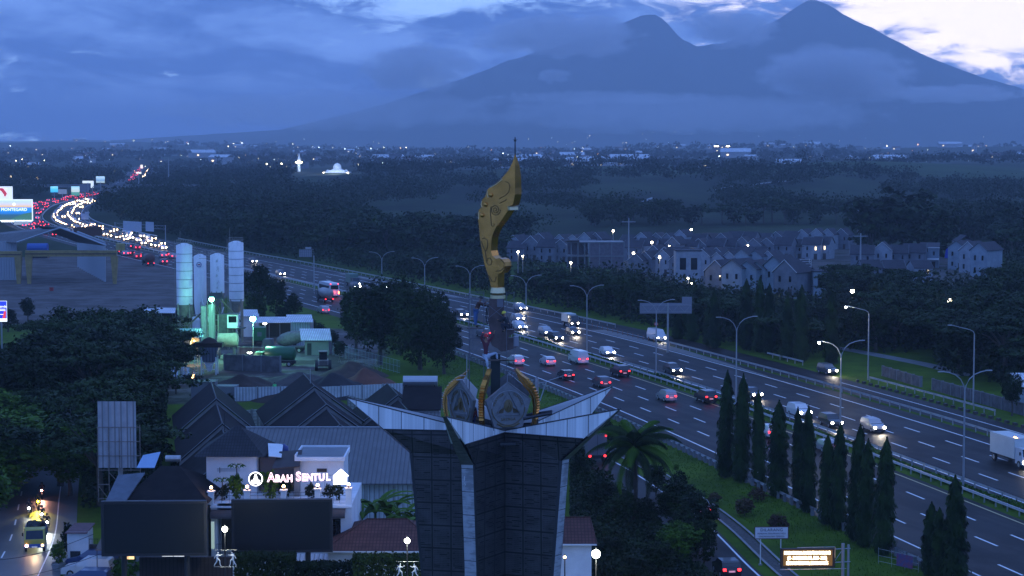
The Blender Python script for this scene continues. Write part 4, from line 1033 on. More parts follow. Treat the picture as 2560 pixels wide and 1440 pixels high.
# gold: main ornament
M_gold = mat('gold_leaf', (0.68, 0.315, 0.07), 0.27, 0.93, var=0.35, scale=1.2, bump=0.25)
M_goldd = mat('engraved_gold', (0.16, 0.10, 0.035), 0.5, 0.6); M_goldl = mat('pale_gold', (0.80, 0.66, 0.36), 0.4, 0.5)
cuj = lambda u_, v_: frompx(1130+u_/3.6, 330+v_/3.6, 108)
RZ = math.radians(-33); ck = math.cos(RZ)
sc = thing('kujang_sculpture', 'tall gilded curved blade ornament with scrollwork crowning the monument', 'sculpture', (MX, MY, 0))
def lp(u_, v_, y=0.0):
    X_, _, Z_ = cuj(u_, v_); return (X_/ck, y, Z_)
front = [(350,1400),(340,1340),(318,1275),(288,1180),(264,1050),(248,950),(240,850),(233,790),(230,735),(240,702),(256,690),(256,650),(268,612),(296,588),(306,560),(314,525),(334,503),(375,478),(440,425),(510,340),(545,270),(566,197),
         (568,300),(567,400),(565,500),(566,560),(556,615),(545,655),(502,668),(506,700),(470,755),(440,800),(400,850),(375,900),(358,950),(352,1010),(350,1070),(362,1115),(395,1142),(425,1133),(452,1142),(472,1168),(476,1205),(462,1245),(440,1268),(412,1276),(410,1400)]
TH = 0.66
def thick(v_): return TH*float(np.interp(v_, [195, 260, 430, 560, 1500], [0.05, 0.55, 1.0, 1.0, 1.0]))
n = len(front); b = MB(); V0 = [lp(u_, v_, 0) for u_, v_ in front]; V1 = [lp(u_, v_, thick(v_)) for u_, v_ in front]
pts2 = [(p[0], p[2]) for p in V0]
from mathutils.geometry import tessellate_polygon
tri = tessellate_polygon([[Vector((x_, z_, 0)) for x_, z_ in pts2]])
V = V0+V1; F_ = []
for tr_ in tri:
    a, b_, c = tr_; nrm = (V0[b_][0]-V0[a][0])*(V0[c][2]-V0[a][2])-(V0[b_][2]-V0[a][2])*(V0[c][0]-V0[a][0])
    F_.append((a, b_, c) if nrm > 0 else (a, c, b_)); F_.append((a+n, c+n, b_+n) if nrm > 0 else (a+n, b_+n, c+n))
for i in range(n): j = (i+1) % n; F_.append((i, j, n+j, n+i))
bb = MB().add(V, F_); o = bb.build('blade', M_gold, sc); o.rotation_euler = (0, 0, RZ)
def relief(name, lines, r, m):
    b = MB()
    for ln in lines: b.tube([lp(u_, v_, -0.01) for u_, v_ in ln], r, 5)
    o = b.build(name, m, sc); o.rotation_euler = (0, 0, RZ); return o
def spiral(cx_, cy_, r0, r1, turns, n=26, a0=0.0): return [(cx_+math.cos(a0+2*PI*turns*k/n)*(r0+(r1-r0)*k/n), cy_+math.sin(a0+2*PI*turns*k/n)*(r0+(r1-r0)*k/n)*1.15) for k in range(n+1)]
relief('scrollwork', [spiral(392, 700, 46, 6, 2.3), [(352,670),(345,720),(350,780),(355,840),(370,850),(383,835),(375,822)], [(480,445),(510,455),(522,490),(510,540),(480,570),(450,585),(425,600)], [(272,965),(290,955),(318,975),(322,1020),(310,1070),(300,1075)],
        [(262,985),(280,1040),(298,1070),(305,1120),(310,1175),(330,1200),(352,1195),(360,1165),(345,1135),(320,1140),(320,1165)], [(440,1145),(470,1175),(468,1215),(440,1245),(400,1252)], [(330,1290),(360,1345),(385,1350),(400,1300)], [(430,640),(470,620),(492,605)]], 0.022, M_goldd)
relief('contour_line', [[(322,530),(316,560),(325,590)], [(268,625),(262,655),(270,680)], [(243,720),(238,760),(240,790)], [(348,500),(400,470),(455,425)]], 0.02, M_goldl)
for u_, v_ in ((350,568),(302,655),(272,752)):
    q3 = lp(u_, v_, 0.0); o = MB().sphere((0, 0, 0), 0.13, 12, 8).build('boss', M_gold, sc, True)
    o.location = Matrix.Rotation(RZ, 3, 'Z') @ Vector(q3)
# beak tip, base flare
o = MB().add([lp(500,668,-0.02), lp(507,702,-0.02), lp(500,668,TH), lp(507,702,TH), lp(530,672,-0.12), lp(533,700,-0.12), lp(530,672,TH+.04), lp(533,700,TH+.04)], [(0,1,5,4),(4,5,7,6),(2,6,7,3),(0,4,6,2),(1,3,7,5)]).build('beak', M_goldl, sc); o.rotation_euler = (0, 0, RZ)
zt = lambda py: CAMH-(py-360)*108/F
xk = (1244.5-1238)/F*108
def octo(r): return [(r*math.cos(PI/8+k*PI/4), r*math.sin(PI/8+k*PI/4)) for k in range(8)]
b = MB().lathe([(0.40, zt(746)), (0.41, zt(738))], (xk, 0, 0), 8); b.build('lower_ring', M_goldl, sc)
MB().lathe([(0.35, zt(738)), (0.35, zt(732))], (xk, 0, 0), 8).build('neck', M_goldd, sc)
MB().lathe([(0.41, zt(732)), (0.36, zt(719))], (xk, 0, 0), 8).build('upper_ring', M_goldl, sc)
b = MB().cyl((0, 0, 0), (0, 0, 0.95), 0.035, 0.03, 8); b.cyl((0, 0, 0.72), (0, 0, 0.80), 0.07, 0.07, 8); b.bar((-0.12, 0, 0.83), (0.12, 0, 0.83), 0.012)
o = b.build('lightning_rod', M_dark, sc); q3 = cuj(568, 205); o.location = (q3[0], 0.02, q3[2])
# unclad lower section
M_rust = mat('primed_steel', (0.13, 0.085, 0.078), 0.55, 0.35, var=0.4, scale=2.0)
low = thing('steel_section', 'dark unclad steel section of the blade with a hook, held in scaffolding', 'steel section', (MX, MY, 0))
c7p = lambda u_, v_: frompx(1130+u_/3.6, 700+v_/3.6, 108)
poly = [(335,165),(470,165),(468,300),(462,440),(560,445),(566,470),(512,500),(504,522),(545,516),(588,514),(604,545),(600,590),(565,608),(500,632),(440,640),(410,610),(360,585),(345,540),(350,470),(332,400)]
P2 = [(c7p(u_, v_)[0], c7p(u_, v_)[2]) for u_, v_ in poly]
tri = tessellate_polygon([[Vector((a, c, 0)) for a, c in P2]]); n = len(P2)
V = [(a, -0.30, c) for a, c in P2]+[(a, 0.30, c) for a, c in P2]; F_ = []
for tr_ in tri:
    a, b_, c = tr_; nrm = (P2[b_][0]-P2[a][0])*(P2[c][1]-P2[a][1])-(P2[b_][1]-P2[a][1])*(P2[c][0]-P2[a][0])
    F_.append((a, b_, c) if nrm > 0 else (a, c, b_)); F_.append((a+n, c+n, b_+n) if nrm > 0 else (a+n, b_+n, c+n))
for i in range(n): F_.append((i, n+i, n+(i+1) % n, (i+1) % n))
MB().add(V, F_).build('steel_body', M_rust, low)
q1 = c7p(575, 550); MB().box(q1[0]-0.13, q1[0]+0.16, -0.33, 0.33, q1[2]-0.25, q1[2]+0.27).build('bare_tip', mat('bare_steel', (0.26, 0.25, 0.27), 0.4, 0.5), low)
q1 = c7p(440, 205); MB().box(q1[0]-0.2, q1[0]+0.13, -0.34, -0.30, q1[2]-0.2, q1[2]+0.22).build('repair_patch', mat('bare_steel2', (0.17, 0.16, 0.18), 0.5, 0.4), low)
b = MB(); q0 = c7p(330, 220); b.tube([c7p(330, 215), c7p(312, 260), c7p(306, 330), c7p(318, 400)], 0.03, 5); b.tube([c7p(332, 230), c7p(320, 300), c7p(330, 380)], 0.02, 5); b.build('cable_loop', M_black, low)
# five curled gold fins standing on the arms (three are in view)
FIN = [(0.12,0),(0.36,0),(0.22,0.35),(0.16,0.8),(0.14,1.25),(0.24,1.7),(0.46,2.02),(0.76,2.28),(1.08,2.62),(1.42,3.22)]
FOUT = [(1.38,3.22),(1.02,2.92),(0.58,2.70),(0.22,2.42),(-0.02,2.05),(-0.16,1.6),(-0.16,1.15),(-0.10,0.7),(0.02,0.3)]
def fin(a, r, k, label):
    ar = math.radians(a); t = thing('curled_fin', label, 'ornament', (MX+math.cos(ar)*r, MY+math.sin(ar)*r, 21.75), ar+PI)
    out_ = []
    for i in range(len(FOUT)-1):
        p, q_ = Vector(FOUT[i]), Vector(FOUT[i+1]); d = q_-p; nn = Vector((-d.y, d.x)).normalized()*(-1)
        L = d.length; m_ = max(2, int(L/0.15))
        for j in range(m_):
            out_ += [p+d*(j/m_), p+d*((j+0.5)/m_)-nn*(0.07 if i > 1 else 0.0)*(-1 if False else 1)]
    poly = [(x_*k, z_*k) for x_, z_ in FIN]+[(p.x*k, p.y*k) for p in out_]
    tri = tessellate_polygon([[Vector((x_, z_, 0)) for x_, z_ in poly]]); n = len(poly); hw = 0.13
    V = [(x_, -hw, z_) for x_, z_ in poly]+[(x_, hw, z_) for x_, z_ in poly]; F_ = []
    for q_ in tri: F_.append(tuple(q_)); F_.append(tuple(i+n for i in reversed(q_)))
    for i in range(n): F_.append((i, n+i, n+(i+1) % n, (i+1) % n))
    MB().add(V, F_).build('fin_body', M_gold, t)
    b = MB()
    for y in (-hw-0.01, hw+0.01): b.tube([(x_*k*0.5+xo*k*0.5, y, z_*k) for (x_, z_), xo in zip(FIN[1:], [.1, .02, -.08, -.14, -.14, .0, .3, .7, 1.3])], 0.025, 4)
    b.build('groove_line', M_goldd, t); return t
fin(180, 2.75, 0.93, 'leftmost curled gold fin of the crown, bending to the right')
fin(-108, 2.35, 0.97, 'middle curled gold fin of the crown seen from its notched edge')
fin(-36, 2.75, 0.97, 'rightmost curled gold fin of the crown, bending to the left')
# scaffold
M_tube = mat('scaffold_tube', (0.16, 0.16, 0.19), 0.5, 0.5)
sf = thing('scaffold', 'thin steel tube scaffold clamped round the unclad steel section', 'scaffold', (MX, MY, 0))
xa, xb, xc, xd = -1.42, -0.62, 0.62, 1.02; b = MB()
for x_ in (xa, xb):
    for y_ in (-0.55, 0.45): b.bar((x_, y_, 21.3), (x_, y_, 28.95), 0.022)
for x_ in (xc, xd):
    for y_ in (-0.55, 0.5): b.bar((x_, y_, 24.0 if x_ == xc else 23.5), (x_, y_, 28.95), 0.022)
b.build('upright', M_tube, sf)
b = MB()
for z_ in (28.95, 28.6, 27.0, 26.4, 25.3):
    for y_ in (-0.55, 0.45): b.bar((xa, y_, z_), (xb, y_, z_), 0.018)
    b.bar((xa, -0.55, z_), (xa, 0.45, z_), 0.018)
for z_ in (28.95, 28.0, 25.3): 
    b.bar((xc, -0.55, z_), (xd, -0.55, z_), 0.018); b.bar((xd, -0.55, z_), (xd, 0.5, z_), 0.018)
for k in range(9): z_ = 25.5+k*0.2; b.bar((xa, -0.55, z_), (xa+0.22, -0.55, z_), 0.012)
b.bar((xa+0.22, -0.55, 25.3), (xa+0.22, -0.55, 27.2), 0.014)
b.build('rung', M_tube, sf)
b = MB(); b.bar((xb, -0.56, 27.4), (xd, -0.56, 28.7), 0.016); b.bar((xb, -0.56, 28.5), (xc, -0.56, 27.5), 0.016); b.bar((xa, -0.56, 25.4), (xb, -0.56, 26.4), 0.014); b.bar((xa, -0.56, 27.1), (xb, -0.56, 28.3), 0.014); b.build('brace', M_tube, sf)
MB().box(xa-0.1, xb+0.05, -0.5, 0.4, 27.0, 27.05).box(-0.75, 0.75, -0.75, -0.30, 25.28, 25.33).box(0.2, 1.1, -0.75, -0.45, 25.28, 25.32).build('plank', mat('wet_plank', (0.12, 0.09, 0.07), 0.8), sf)
# the crew
person('person standing on the left scaffold in blue jeans, brown shirt and yellow belt vest', (MX-1.05, MY-0.1, 27.05), PI/2,
       pose(chest=(0, -.16, 1.25), neck=(0, -.22, 1.43), head=(0, -.26, 1.57), shL=(-.19, -.14, 1.38), elL=(-.22, -.40, 1.28), wrL=(-.15, -.60, 1.40), shR=(.19, -.18, 1.38), elR=(.2, -.42, 1.15), wrR=(.12, -.62, 1.22), knL=(-.1, .06, .5)),
       (0.10, 0.045, 0.035), (0.07, 0.14, 0.30), helmet=(0.03, 0.03, 0.035), vest=None, k=1.0)
person('person in a yellow helmet and dark striped overalls crouching on the steel hook', (MX+0.66, MY-0.45, 26.82), -PI/2-0.5,
       pose(pelvis=(0, .1, .36), chest=(0, -.08, .68), neck=(0, -.16, .86), head=(0, -.2, 1.0), shL=(-.19, -.1, .81), elL=(-.24, -.32, .62), wrL=(-.15, -.50, .72), shR=(.19, -.1, .81), elR=(.24, -.3, .6), wrR=(.14, -.5, .66),
            hipL=(-.1, .1, .34), knL=(-.17, -.32, .42), anL=(-.15, -.12, .08), toeL=(-.15, -.26, .04), hipR=(.1, .1, .34), knR=(.17, -.3, .45), anR=(.15, -.1, .08), toeR=(.15, -.25, .04)),
       (0.03, 0.032, 0.04), (0.035, 0.035, 0.05), helmet=(0.75, 0.62, 0.06), vest=None)
person('person in a maroon shirt and red helmet straddling the plank with pale jeans, arms raised', (MX-0.5, MY-0.62, 25.33), 0.5,
       pose(pelvis=(0, 0, .22), chest=(-.02, 0, .80), neck=(-.02, -.02, 1.12), head=(-.02, -.05, 1.28), shL=(-.22, 0, 1.05), elL=(-.34, -.05, 1.28), wrL=(-.20, -.12, 1.50), shR=(.2, 0, 1.05), elR=(.38, -.1, 1.22), wrR=(.42, -.16, 1.48),
            hipL=(-.09, 0, .2), knL=(-.05, -.25, -.05), anL=(-.02, -.2, -.4), toeL=(0, -.33, -.44), hipR=(.1, 0, .22), knR=(.62, -.05, .36), anR=(.64, -.1, -.02), toeR=(.78, -.16, -.06)),
       (0.12, 0.03, 0.04), (0.42, 0.47, 0.55), helmet=(0.55, 0.03, 0.03), boots=(0.6, 0.6, 0.6))
person('person in dark red shirt working inside the crown behind the plaques', (MX-1.25, MY-1.0, 21.3), 0.4,
       pose(chest=(0, -.2, 1.2), neck=(0, -.3, 1.34), head=(0, -.4, 1.44), elL=(-.25, -.3, 1.0), wrL=(-.2, -.5, .95)), (0.22, 0.03, 0.03), (0.04, 0.06, 0.2))
# ------------------------------------------------------------------ lower left: restaurant, screens, roofs
def W3(px, py, Y): return atY(px, py, Y)
M_wallw = mat('white_plaster', (0.84, 0.85, 0.86), 0.75, var=0.18, scale=0.5)
M_iron = mat('wrought_iron', (0.015, 0.015, 0.018), 0.5, 0.4)
M_brown = mat('brown_awning', (0.060, 0.045, 0.042), 0.7, var=0.3, scale=2)
M_screen = mat('switched_off_screen', (0.012, 0.013, 0.016), 0.35, spec=0.4)
M_bulb = mat('warm_bulb', (1, 0.8, 0.5), emit=(1.0, 0.55, 0.22), es=26)
M_lampw = mat('cool_white_lamp', (1, 1, 1), emit=(0.95, 1.0, 0.82), es=34)
M_cgrey = corrugated('grey_corrugated_roof', (0.15, 0.15, 0.15), 0.42, 0, 0.6, 0.2)
M_cwhite = corrugated('white_corrugated_wall', (0.58, 0.63, 0.66), 0.45, 0, 0.6, 0.2)
M_croof = corrugated('white_corrugated_roof', (0.80, 0.82, 0.84), 0.4, 0, 0.5, 0.2)
M_tile = mat('dark_concrete_tile', (0.020, 0.016, 0.016), 0.85, var=0.45, scale=0.8, spec=0.15)
def tile_mat(name, col, pu, pv):
    if name in MATS: return MATS[name]
    m = mat(name, col, 0.8, var=0.35, scale=1.0, spec=0.2); q = NG(m.node_tree); b = q.n['Principled BSDF']; t = q.node('ShaderNodeTexCoord'); x, y, z = q.sep(t.outputs['Object'])
    w = q.m('SINE', q.m('MULTIPLY', x, 2*PI/pu)); r = q.m('FRACT', q.m('DIVIDE', z, pv)); src = b.inputs['Base Color'].links[0].from_socket
    f = q.m('MAXIMUM', q.ramp(w, -0.3, -1.0), q.m('LESS_THAN', r, 0.18)); q.l.new(q.mix(q.m('MULTIPLY', f, 0.75), src, tuple(c*0.3 for c in col)), b.inputs['Base Color']); return m
M_red = tile_mat('red_clay_tile', (0.13, 0.052, 0.042), 0.28, 0.16)
def slope_roof(bm, A, B, C, D_, th=0.12):           # quad A B (ridge) C D (eave), thickened downwards
    vs = [A, B, C, D_]; vs2 = [(p[0], p[1], p[2]-th) for p in vs]
    bm.add(vs+vs2, [(0, 1, 2, 3), (7, 6, 5, 4), (0, 4, 5, 1), (1, 5, 6, 2), (2, 6, 7, 3), (3, 7, 4, 0)])
def stepped_house(label, A, B, hw, zr, ze, steps, drop=0.55, group=None):
    A = Vector(A); B = Vector(B); d = (B-A).normalized(); nx = Vector((d.y, -d.x)); t = thing('tiled_house', label, 'house', (A.x, A.y, 0), 0, group)
    wl = MB()
    for k in range(steps):
        p = (B-A)*(k/steps)-d*(0.0); q_ = (B-A)*((k+1)/steps)+d*0.25; z1 = zr-drop*k; z0 = ze-drop*k
        b = MB()
        for sg in (1, -1):
            e0 = p+nx*hw*sg; e1 = q_+nx*hw*sg
            slope_roof(b, (p.x, p.y, z1), (q_.x, q_.y, z1), (e1.x, e1.y, z0), (e0.x, e0.y, z0))
        ro = b.build('roof', M_tile, t)
        v = MB()
        for sg in (1, -1):
            e1 = q_+nx*hw*sg; v.bar((q_.x, q_.y, z1+0.06), (e1.x, e1.y, z0+0.06), 0.07)
        v.build('verge', M_paleconc, ro)
        v = MB(); v.bar((p.x, p.y, z1+0.05), (q_.x, q_.y, z1+0.05), 0.10); v.build('ridge_cap', M_dark, ro)
        g1 = q_-d*0.12
        a = g1+nx*(hw-.3); c = g1-nx*(hw-.3)
        v = MB(); v.add([(a.x, a.y, z0+0.05), (c.x, c.y, z0+0.05), (g1.x, g1.y, z1-0.15), (a.x, a.y, 0), (c.x, c.y, 0)], [(0, 2, 1), (0, 1, 4, 3)]); v.build('gable_wall', M_conc, t)
    for sg in (1, -1):
        a = nx*(hw-0.5)*sg; c = (B-A)+a; wl.add([(a.x, a.y, 0), (c.x, c.y, 0), (c.x, c.y, ze-drop*steps+0.6), (a.x, a.y, ze)], [(0, 1, 2, 3)])
    wl.build('wall', M_conc, t); return t
stepped_house('long dark tile roof on the left, stepping down beside the thicket', (-36.2, 238), (-27.2, 190), 4.7, 8.5, 4.5, 3)
stepped_house('long dark tile roof in the middle, stepping down in front of the soil heaps', (-25.8, 245), (-15.6, 196), 5.9, 8.6, 4.2, 4)
stepped_house('small dark tile roof on the right, half hidden by the monument wing', (-15.6, 247), (-9.5, 212), 4.6, 7.2, 3.8, 3)
p = W3(776, 970, 236); t = thing('antenna_pole', 'thin pole standing on the ridge of the middle tile roof', 'pole', (p[0], 236, p[2])); MB().cyl((0, 0, 0), (0, 0, 2.3), 0.05, 0.03, 6).build('mast', M_steel, t)
p = W3(562, 1075, 196); t = thing('antenna_pole', 'thin dark pole rising above the left tile roof', 'pole', (p[0], 196, p[2])); MB().cyl((0, 0, 0), (0, 0, 1.7), 0.04, 0.03, 6).build('mast', M_dark, t)
# big warehouse
t = thing('warehouse', 'large warehouse with a grey ribbed metal roof behind the restaurant', 'warehouse', (-17, 190, 0))
b = MB(); slope_roof(b, (-9.8, 9, 8.5), (9.5, 9, 8.5), (9.5, -4, 5.05), (-9.8, -4, 5.05)); ro = b.build('roof', M_cgrey, t)
b = MB(); slope_roof(b, (9.5, 9, 8.48), (-9.8, 9, 8.48), (-9.8, 22, 5.0), (9.5, 22, 5.0)); b.build('rear_roof', M_cgrey, t)
MB().bar((-9.8, 9, 8.56), (9.5, 9, 8.56), 0.09).build('ridge_cap', M_steel, ro)
MB().add([(-9.5, -3, 0), (9.3, -3, 0), (9.3, -3, 5.1), (-9.5, -3, 5.1)], [(0, 1, 2, 3)]).add([(9.3, -3, 0), (9.3, 21, 0), (9.3, 21, 5), (9.3, 9, 8.3), (9.3, -3, 5)], [(0, 1, 2, 3, 4)]).build('wall', M_cwhite, t)
for k in range(4): MB().box(-2+k*2.6, -1.9+k*2.6, -3.06, -3.0, 0, 5.0).build('drainpipe', M_steel, t)
# small house with the steel tank above
t = thing('small_house', 'small tiled house with a grey lean-to behind the left monument wing', 'house', (-10.6, 232, 0))
b = MB(); slope_roof(b, (-2.3, 3, 8.3), (2.3, 3, 8.3), (2.3, -2, 6.2), (-2.3, -2, 6.2)); b.build('roof', M_tile, t)
b = MB(); slope_roof(b, (-2.3, -1.9, 5.9), (2.3, -1.9, 5.9), (2.3, -4.2, 5.1), (-2.3, -4.2, 5.1)); b.build('lean_to', M_cgrey, t)
MB().box(-2.1, 2.1, -1.8, 3.5, 0, 6.1).build('wall', M_conc, t); MB().box(-0.9, 0.2, -1.84, -1.8, 3.2, 4.6).build('window', M_glass, t)
p = W3(1051, 953, 236); t = thing('water_tank', 'stainless steel cylindrical tank lying on a frame above the small house', 'tank', (p[0], 236, p[2]-0.66))
MB().cyl((-2.05, 0, 0.66), (2.05, 0, 0.66), 0.64, 0.64, 20).build('tank_shell', mat('stainless', (0.42, 0.43, 0.44), 0.3, 0.8), t, False)
b = MB(); [b.box(x_-0.06, x_+0.06, -0.5, 0.5, -2.0, 0.25) for x_ in (-1.7, 1.7)]; b.build('stand', M_dark, t)
# restaurant
YF = 165.0
def xr(px, Y=YF): return (px-1280)/F*Y*1.0
def xz(px, py, Y=YF): q_ = atY(px, py, Y); return q_[0], q_[2]
RX0 = xr(519); ox = RX0
t = thing('restaurant', 'white two-storey restaurant with a planted roof terrace and rooms on top', 'restaurant', (RX0, YF, 0))
L = lambda px, Y=YF: xz(px, 720, Y)[0]-RX0
def Z(py, Y=YF): return xz(1280, py, Y)[1]
w = L(876); zt_ = Z(1262)
b = MB(); b.box(L(575), w, 0.6, 11, 0, zt_); b.box(0, L(575), 1.8, 11, 0, zt_); b.box(0, L(537), 0, 1.8, 0, zt_); b.box(L(537), L(575), 0, 1.8, Z(1296), zt_); b.box(L(537), w, 0, 0.6, Z(1296), zt_); b.box(L(848), w, 0, 0.6, 0, Z(1296)); b.box(L(575), L(826), 0, 0.6, 0, Z(1296)); b.box(L(826), L(848), 0, 0.6, 0, Z(1364))
b.box(-0.05, w+0.05, -0.12, 0, zt_-0.25, zt_-0.1)
b.build('wall', M_wallw, t)
MB().box(L(540), L(575), 1.74, 1.79, Z(1385), Z(1300)).build('door', mat('door_wood', (0.05, 0.045, 0.045), 0.5), t)
wd = MB().box(L(827), L(848), 0.15, 0.2, Z(1364), Z(1298)).build('window', M_glass, t)
b = MB(); [b.box(L(827+7*k)-0.02, L(827+7*k)+0.02, 0.08, 0.14, Z(1364), Z(1298)) for k in range(4)]; [b.box(L(827), L(848), 0.08, 0.14, Z(1364-13*k)-0.02, Z(1364-13*k)+0.02) for k in range(6)]; b.build('muntins', M_iron, wd)
for a, c_, y0, y1 in ((522, 577, 1292, 1274), (826, 861, 1291, 1271)):
    b = MB(); n = 6; V = []
    for k in range(n+1): an = PI/2*k/n; V += [(L(a), -0.9*math.sin(an)*1.0, Z(y0)+(Z(y1)-Z(y0))*math.cos(an)), (L(c_), -0.9*math.sin(an), Z(y0)+(Z(y1)-Z(y0))*math.cos(an))]
    b.add(V, [(2*k, 2*k+1, 2*k+3, 2*k+2) for k in range(n)]); b.build('awning', M_brown, t)
b = MB(); slope_roof(b, (L(733), -0.05, Z(1384)), (L(886), -0.05, Z(1384)), (L(892), -1.9, Z(1404)+0.05), (L(733), -1.9, Z(1404)+0.05), 0.05); b.build('entrance_canopy', M_croof, t)
b = MB(); zz = Z(1385)
for k in range(9): b.bar((L(534)+k*0.16, -0.02, zz), (L(534)+k*0.16, -0.02, zz+0.85), 0.012)
b.bar((L(534), -0.02, zz+0.85), (L(575), -0.02, zz+0.85), 0.02); b.bar((L(534), -0.02, zz+0.1), (L(575), -0.02, zz+0.1), 0.015); b.build('balcony_railing', M_iron, t)
# terrace pillars + railings
PIL = [(521,1228),(612,1226),(704,1225),(790,1222),(868,1220)]
for i, (px, py) in enumerate(PIL):
    x_ = L(px); b = MB().box(x_-0.24, x_+0.24, 0.02, 0.48, zt_, Z(py)-0.12).box(x_-0.31, x_+0.31, -0.05, 0.55, Z(py)-0.12, Z(py)); b.build('pillar', M_wallw, t)
for i in range(4):
    xa_, xb_ = L(PIL[i][0])+0.25, L(PIL[i+1][0])-0.25; b = MB(); z0_, z1_ = zt_+0.1, Z(1232)
    for zz in (z0_, z1_, z1_-0.28): b.bar((xa_, 0.25, zz), (xb_, 0.25, zz), 0.022)
    n = 4
    for k in range(n+1): x_ = xa_+(xb_-xa_)*k/n; b.bar((x_, 0.25, z0_), (x_, 0.25, z1_), 0.018)
    b.build('terrace_railing', M_iron, t)
# upper rooms
Yb = 170
def L2(px, Y=Yb): return xz(px, 720, Y)[0]-RX0
MB().box(L2(511), L2(637), 5, 11, zt_, Z(1142, Yb)).build('left_room', M_wallw, t)
ze = Z(1141, 169.5); zr_ = Z(1083, 173); b = MB(); A_ = [(L2(482), 4.2, ze), (L2(660), 4.2, ze), (L2(660), 12.2, ze), (L2(482), 12.2, ze)]; pk = (L2(572), 8.2, ze+2.1)
b.add(A_+[pk, (pk[0]+0.4, 8.2, ze+2.1)], [(0, 1, 5, 4), (1, 2, 5), (2, 3, 4, 5), (3, 0, 4), (0, 3, 2, 1)]); b.build('hip_roof', tile_mat('weathered_tile', (0.042, 0.042, 0.048), 0.25, 0.2), t)
b = MB(); b.box(L2(747), L2(857), 5, 9.5, zt_, Z(1150, Yb)); b.build('right_room', M_wallw, t)
b = MB(); b.box(L2(735)-0.0, L2(861), 4.4, 10.0, Z(1150, Yb), Z(1140, Yb)); sl = b.build('roof_slab', M_wallw, t)
zz = Z(1140, Yb); MB().box(L2(735)+0.15, L2(861)-0.15, 4.55, 9.85, zz, zz+0.02).build('slab_top', M_paleconc, sl)
b = MB(); b.box(L2(735), L2(735)+0.12, 4.4, 10, zz, zz+0.18); b.box(L2(735)+0.12, L2(861), 9.88, 10, zz, zz+0.18); b.build('slab_kerb', M_wallw, sl)
b = MB(); slope_roof(b, (L2(690), 6.5, Z(1138, Yb)+0.1), (L2(748), 6.5, Z(1138, Yb)+0.25), (L2(750), 3.6, Z(1158, Yb)), (L2(680), 3.6, Z(1165, Yb))); b.build('lean_to_roof', M_brown, t)
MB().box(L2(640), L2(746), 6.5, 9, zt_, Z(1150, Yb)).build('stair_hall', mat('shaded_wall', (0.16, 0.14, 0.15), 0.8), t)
MB().box(L2(735), L2(748), 3.9, 4.3, zt_, Z(1158, Yb)).build('column', M_conc, t)
b = MB(); slope_roof(b, (L2(652), 9, Z(1108, 174)), (L2(691), 9, Z(1110, 174)), (L2(700), 5.0, Z(1143, Yb)), (L2(668), 5.0, Z(1140, Yb)), 0.04); b.build('white_awning', M_white, t)
MB().box(L2(789), L2(814), 4.93, 4.99, Z(1180, Yb), Z(1174, Yb)+0.1).build('vent_box', M_brown, t)
b = MB(); [b.bar((L2(538), 4.9, Z(py, Yb)), (L2(596), 4.9, Z(py, Yb)), 0.018) for py in (1171, 1174, 1177)]; b.bar((L2(545), 4.9, Z(1182, Yb)), (L2(545), 4.9, Z(1168, Yb)), 0.04); b.build('wall_trellis', M_dark, t)
q_ = atY(708, 1140, 174); tk = thing('water_tank', 'blue plastic water tank between the rooms on the restaurant roof', 'tank', (q_[0], 174, q_[2]))
MB().lathe([(0.46, 0), (0.48, 0.15), (0.46, 0.3), (0.48, 0.45), (0.46, 0.6), (0.47, 0.85), (0.2, 1.0), (0.18, 1.06), (0.01, 1.07)], (0, 0, 0), 16).build('tank_shell', mat('blue_plastic', (0.03, 0.05, 0.20), 0.4), tk, True)
# terrace lamps on the pillars
for i, (px, py) in enumerate(PIL):
    lt = thing('pillar_lamp', 'small warm lamp on the terrace pillar, %s from the left' % ordn[i], 'lamp', (RX0+L(px), YF+0.25, Z(py)), 0, 'lamps on the terrace pillars')
    MB().lathe([(0.06, 0), (0.05, 0.12), (0.12, 0.16), (0.05, 0.18)], (0, 0, 0), 8).build('lamp_base', M_iron, lt)
    MB().sphere((0, 0, 0.27), 0.13, 10, 6).build('bulb', M_bulb, lt, True); lamp_light(lt, (0, -0.25, 0.35), 14, (1, 0.6, 0.28), 0.12)
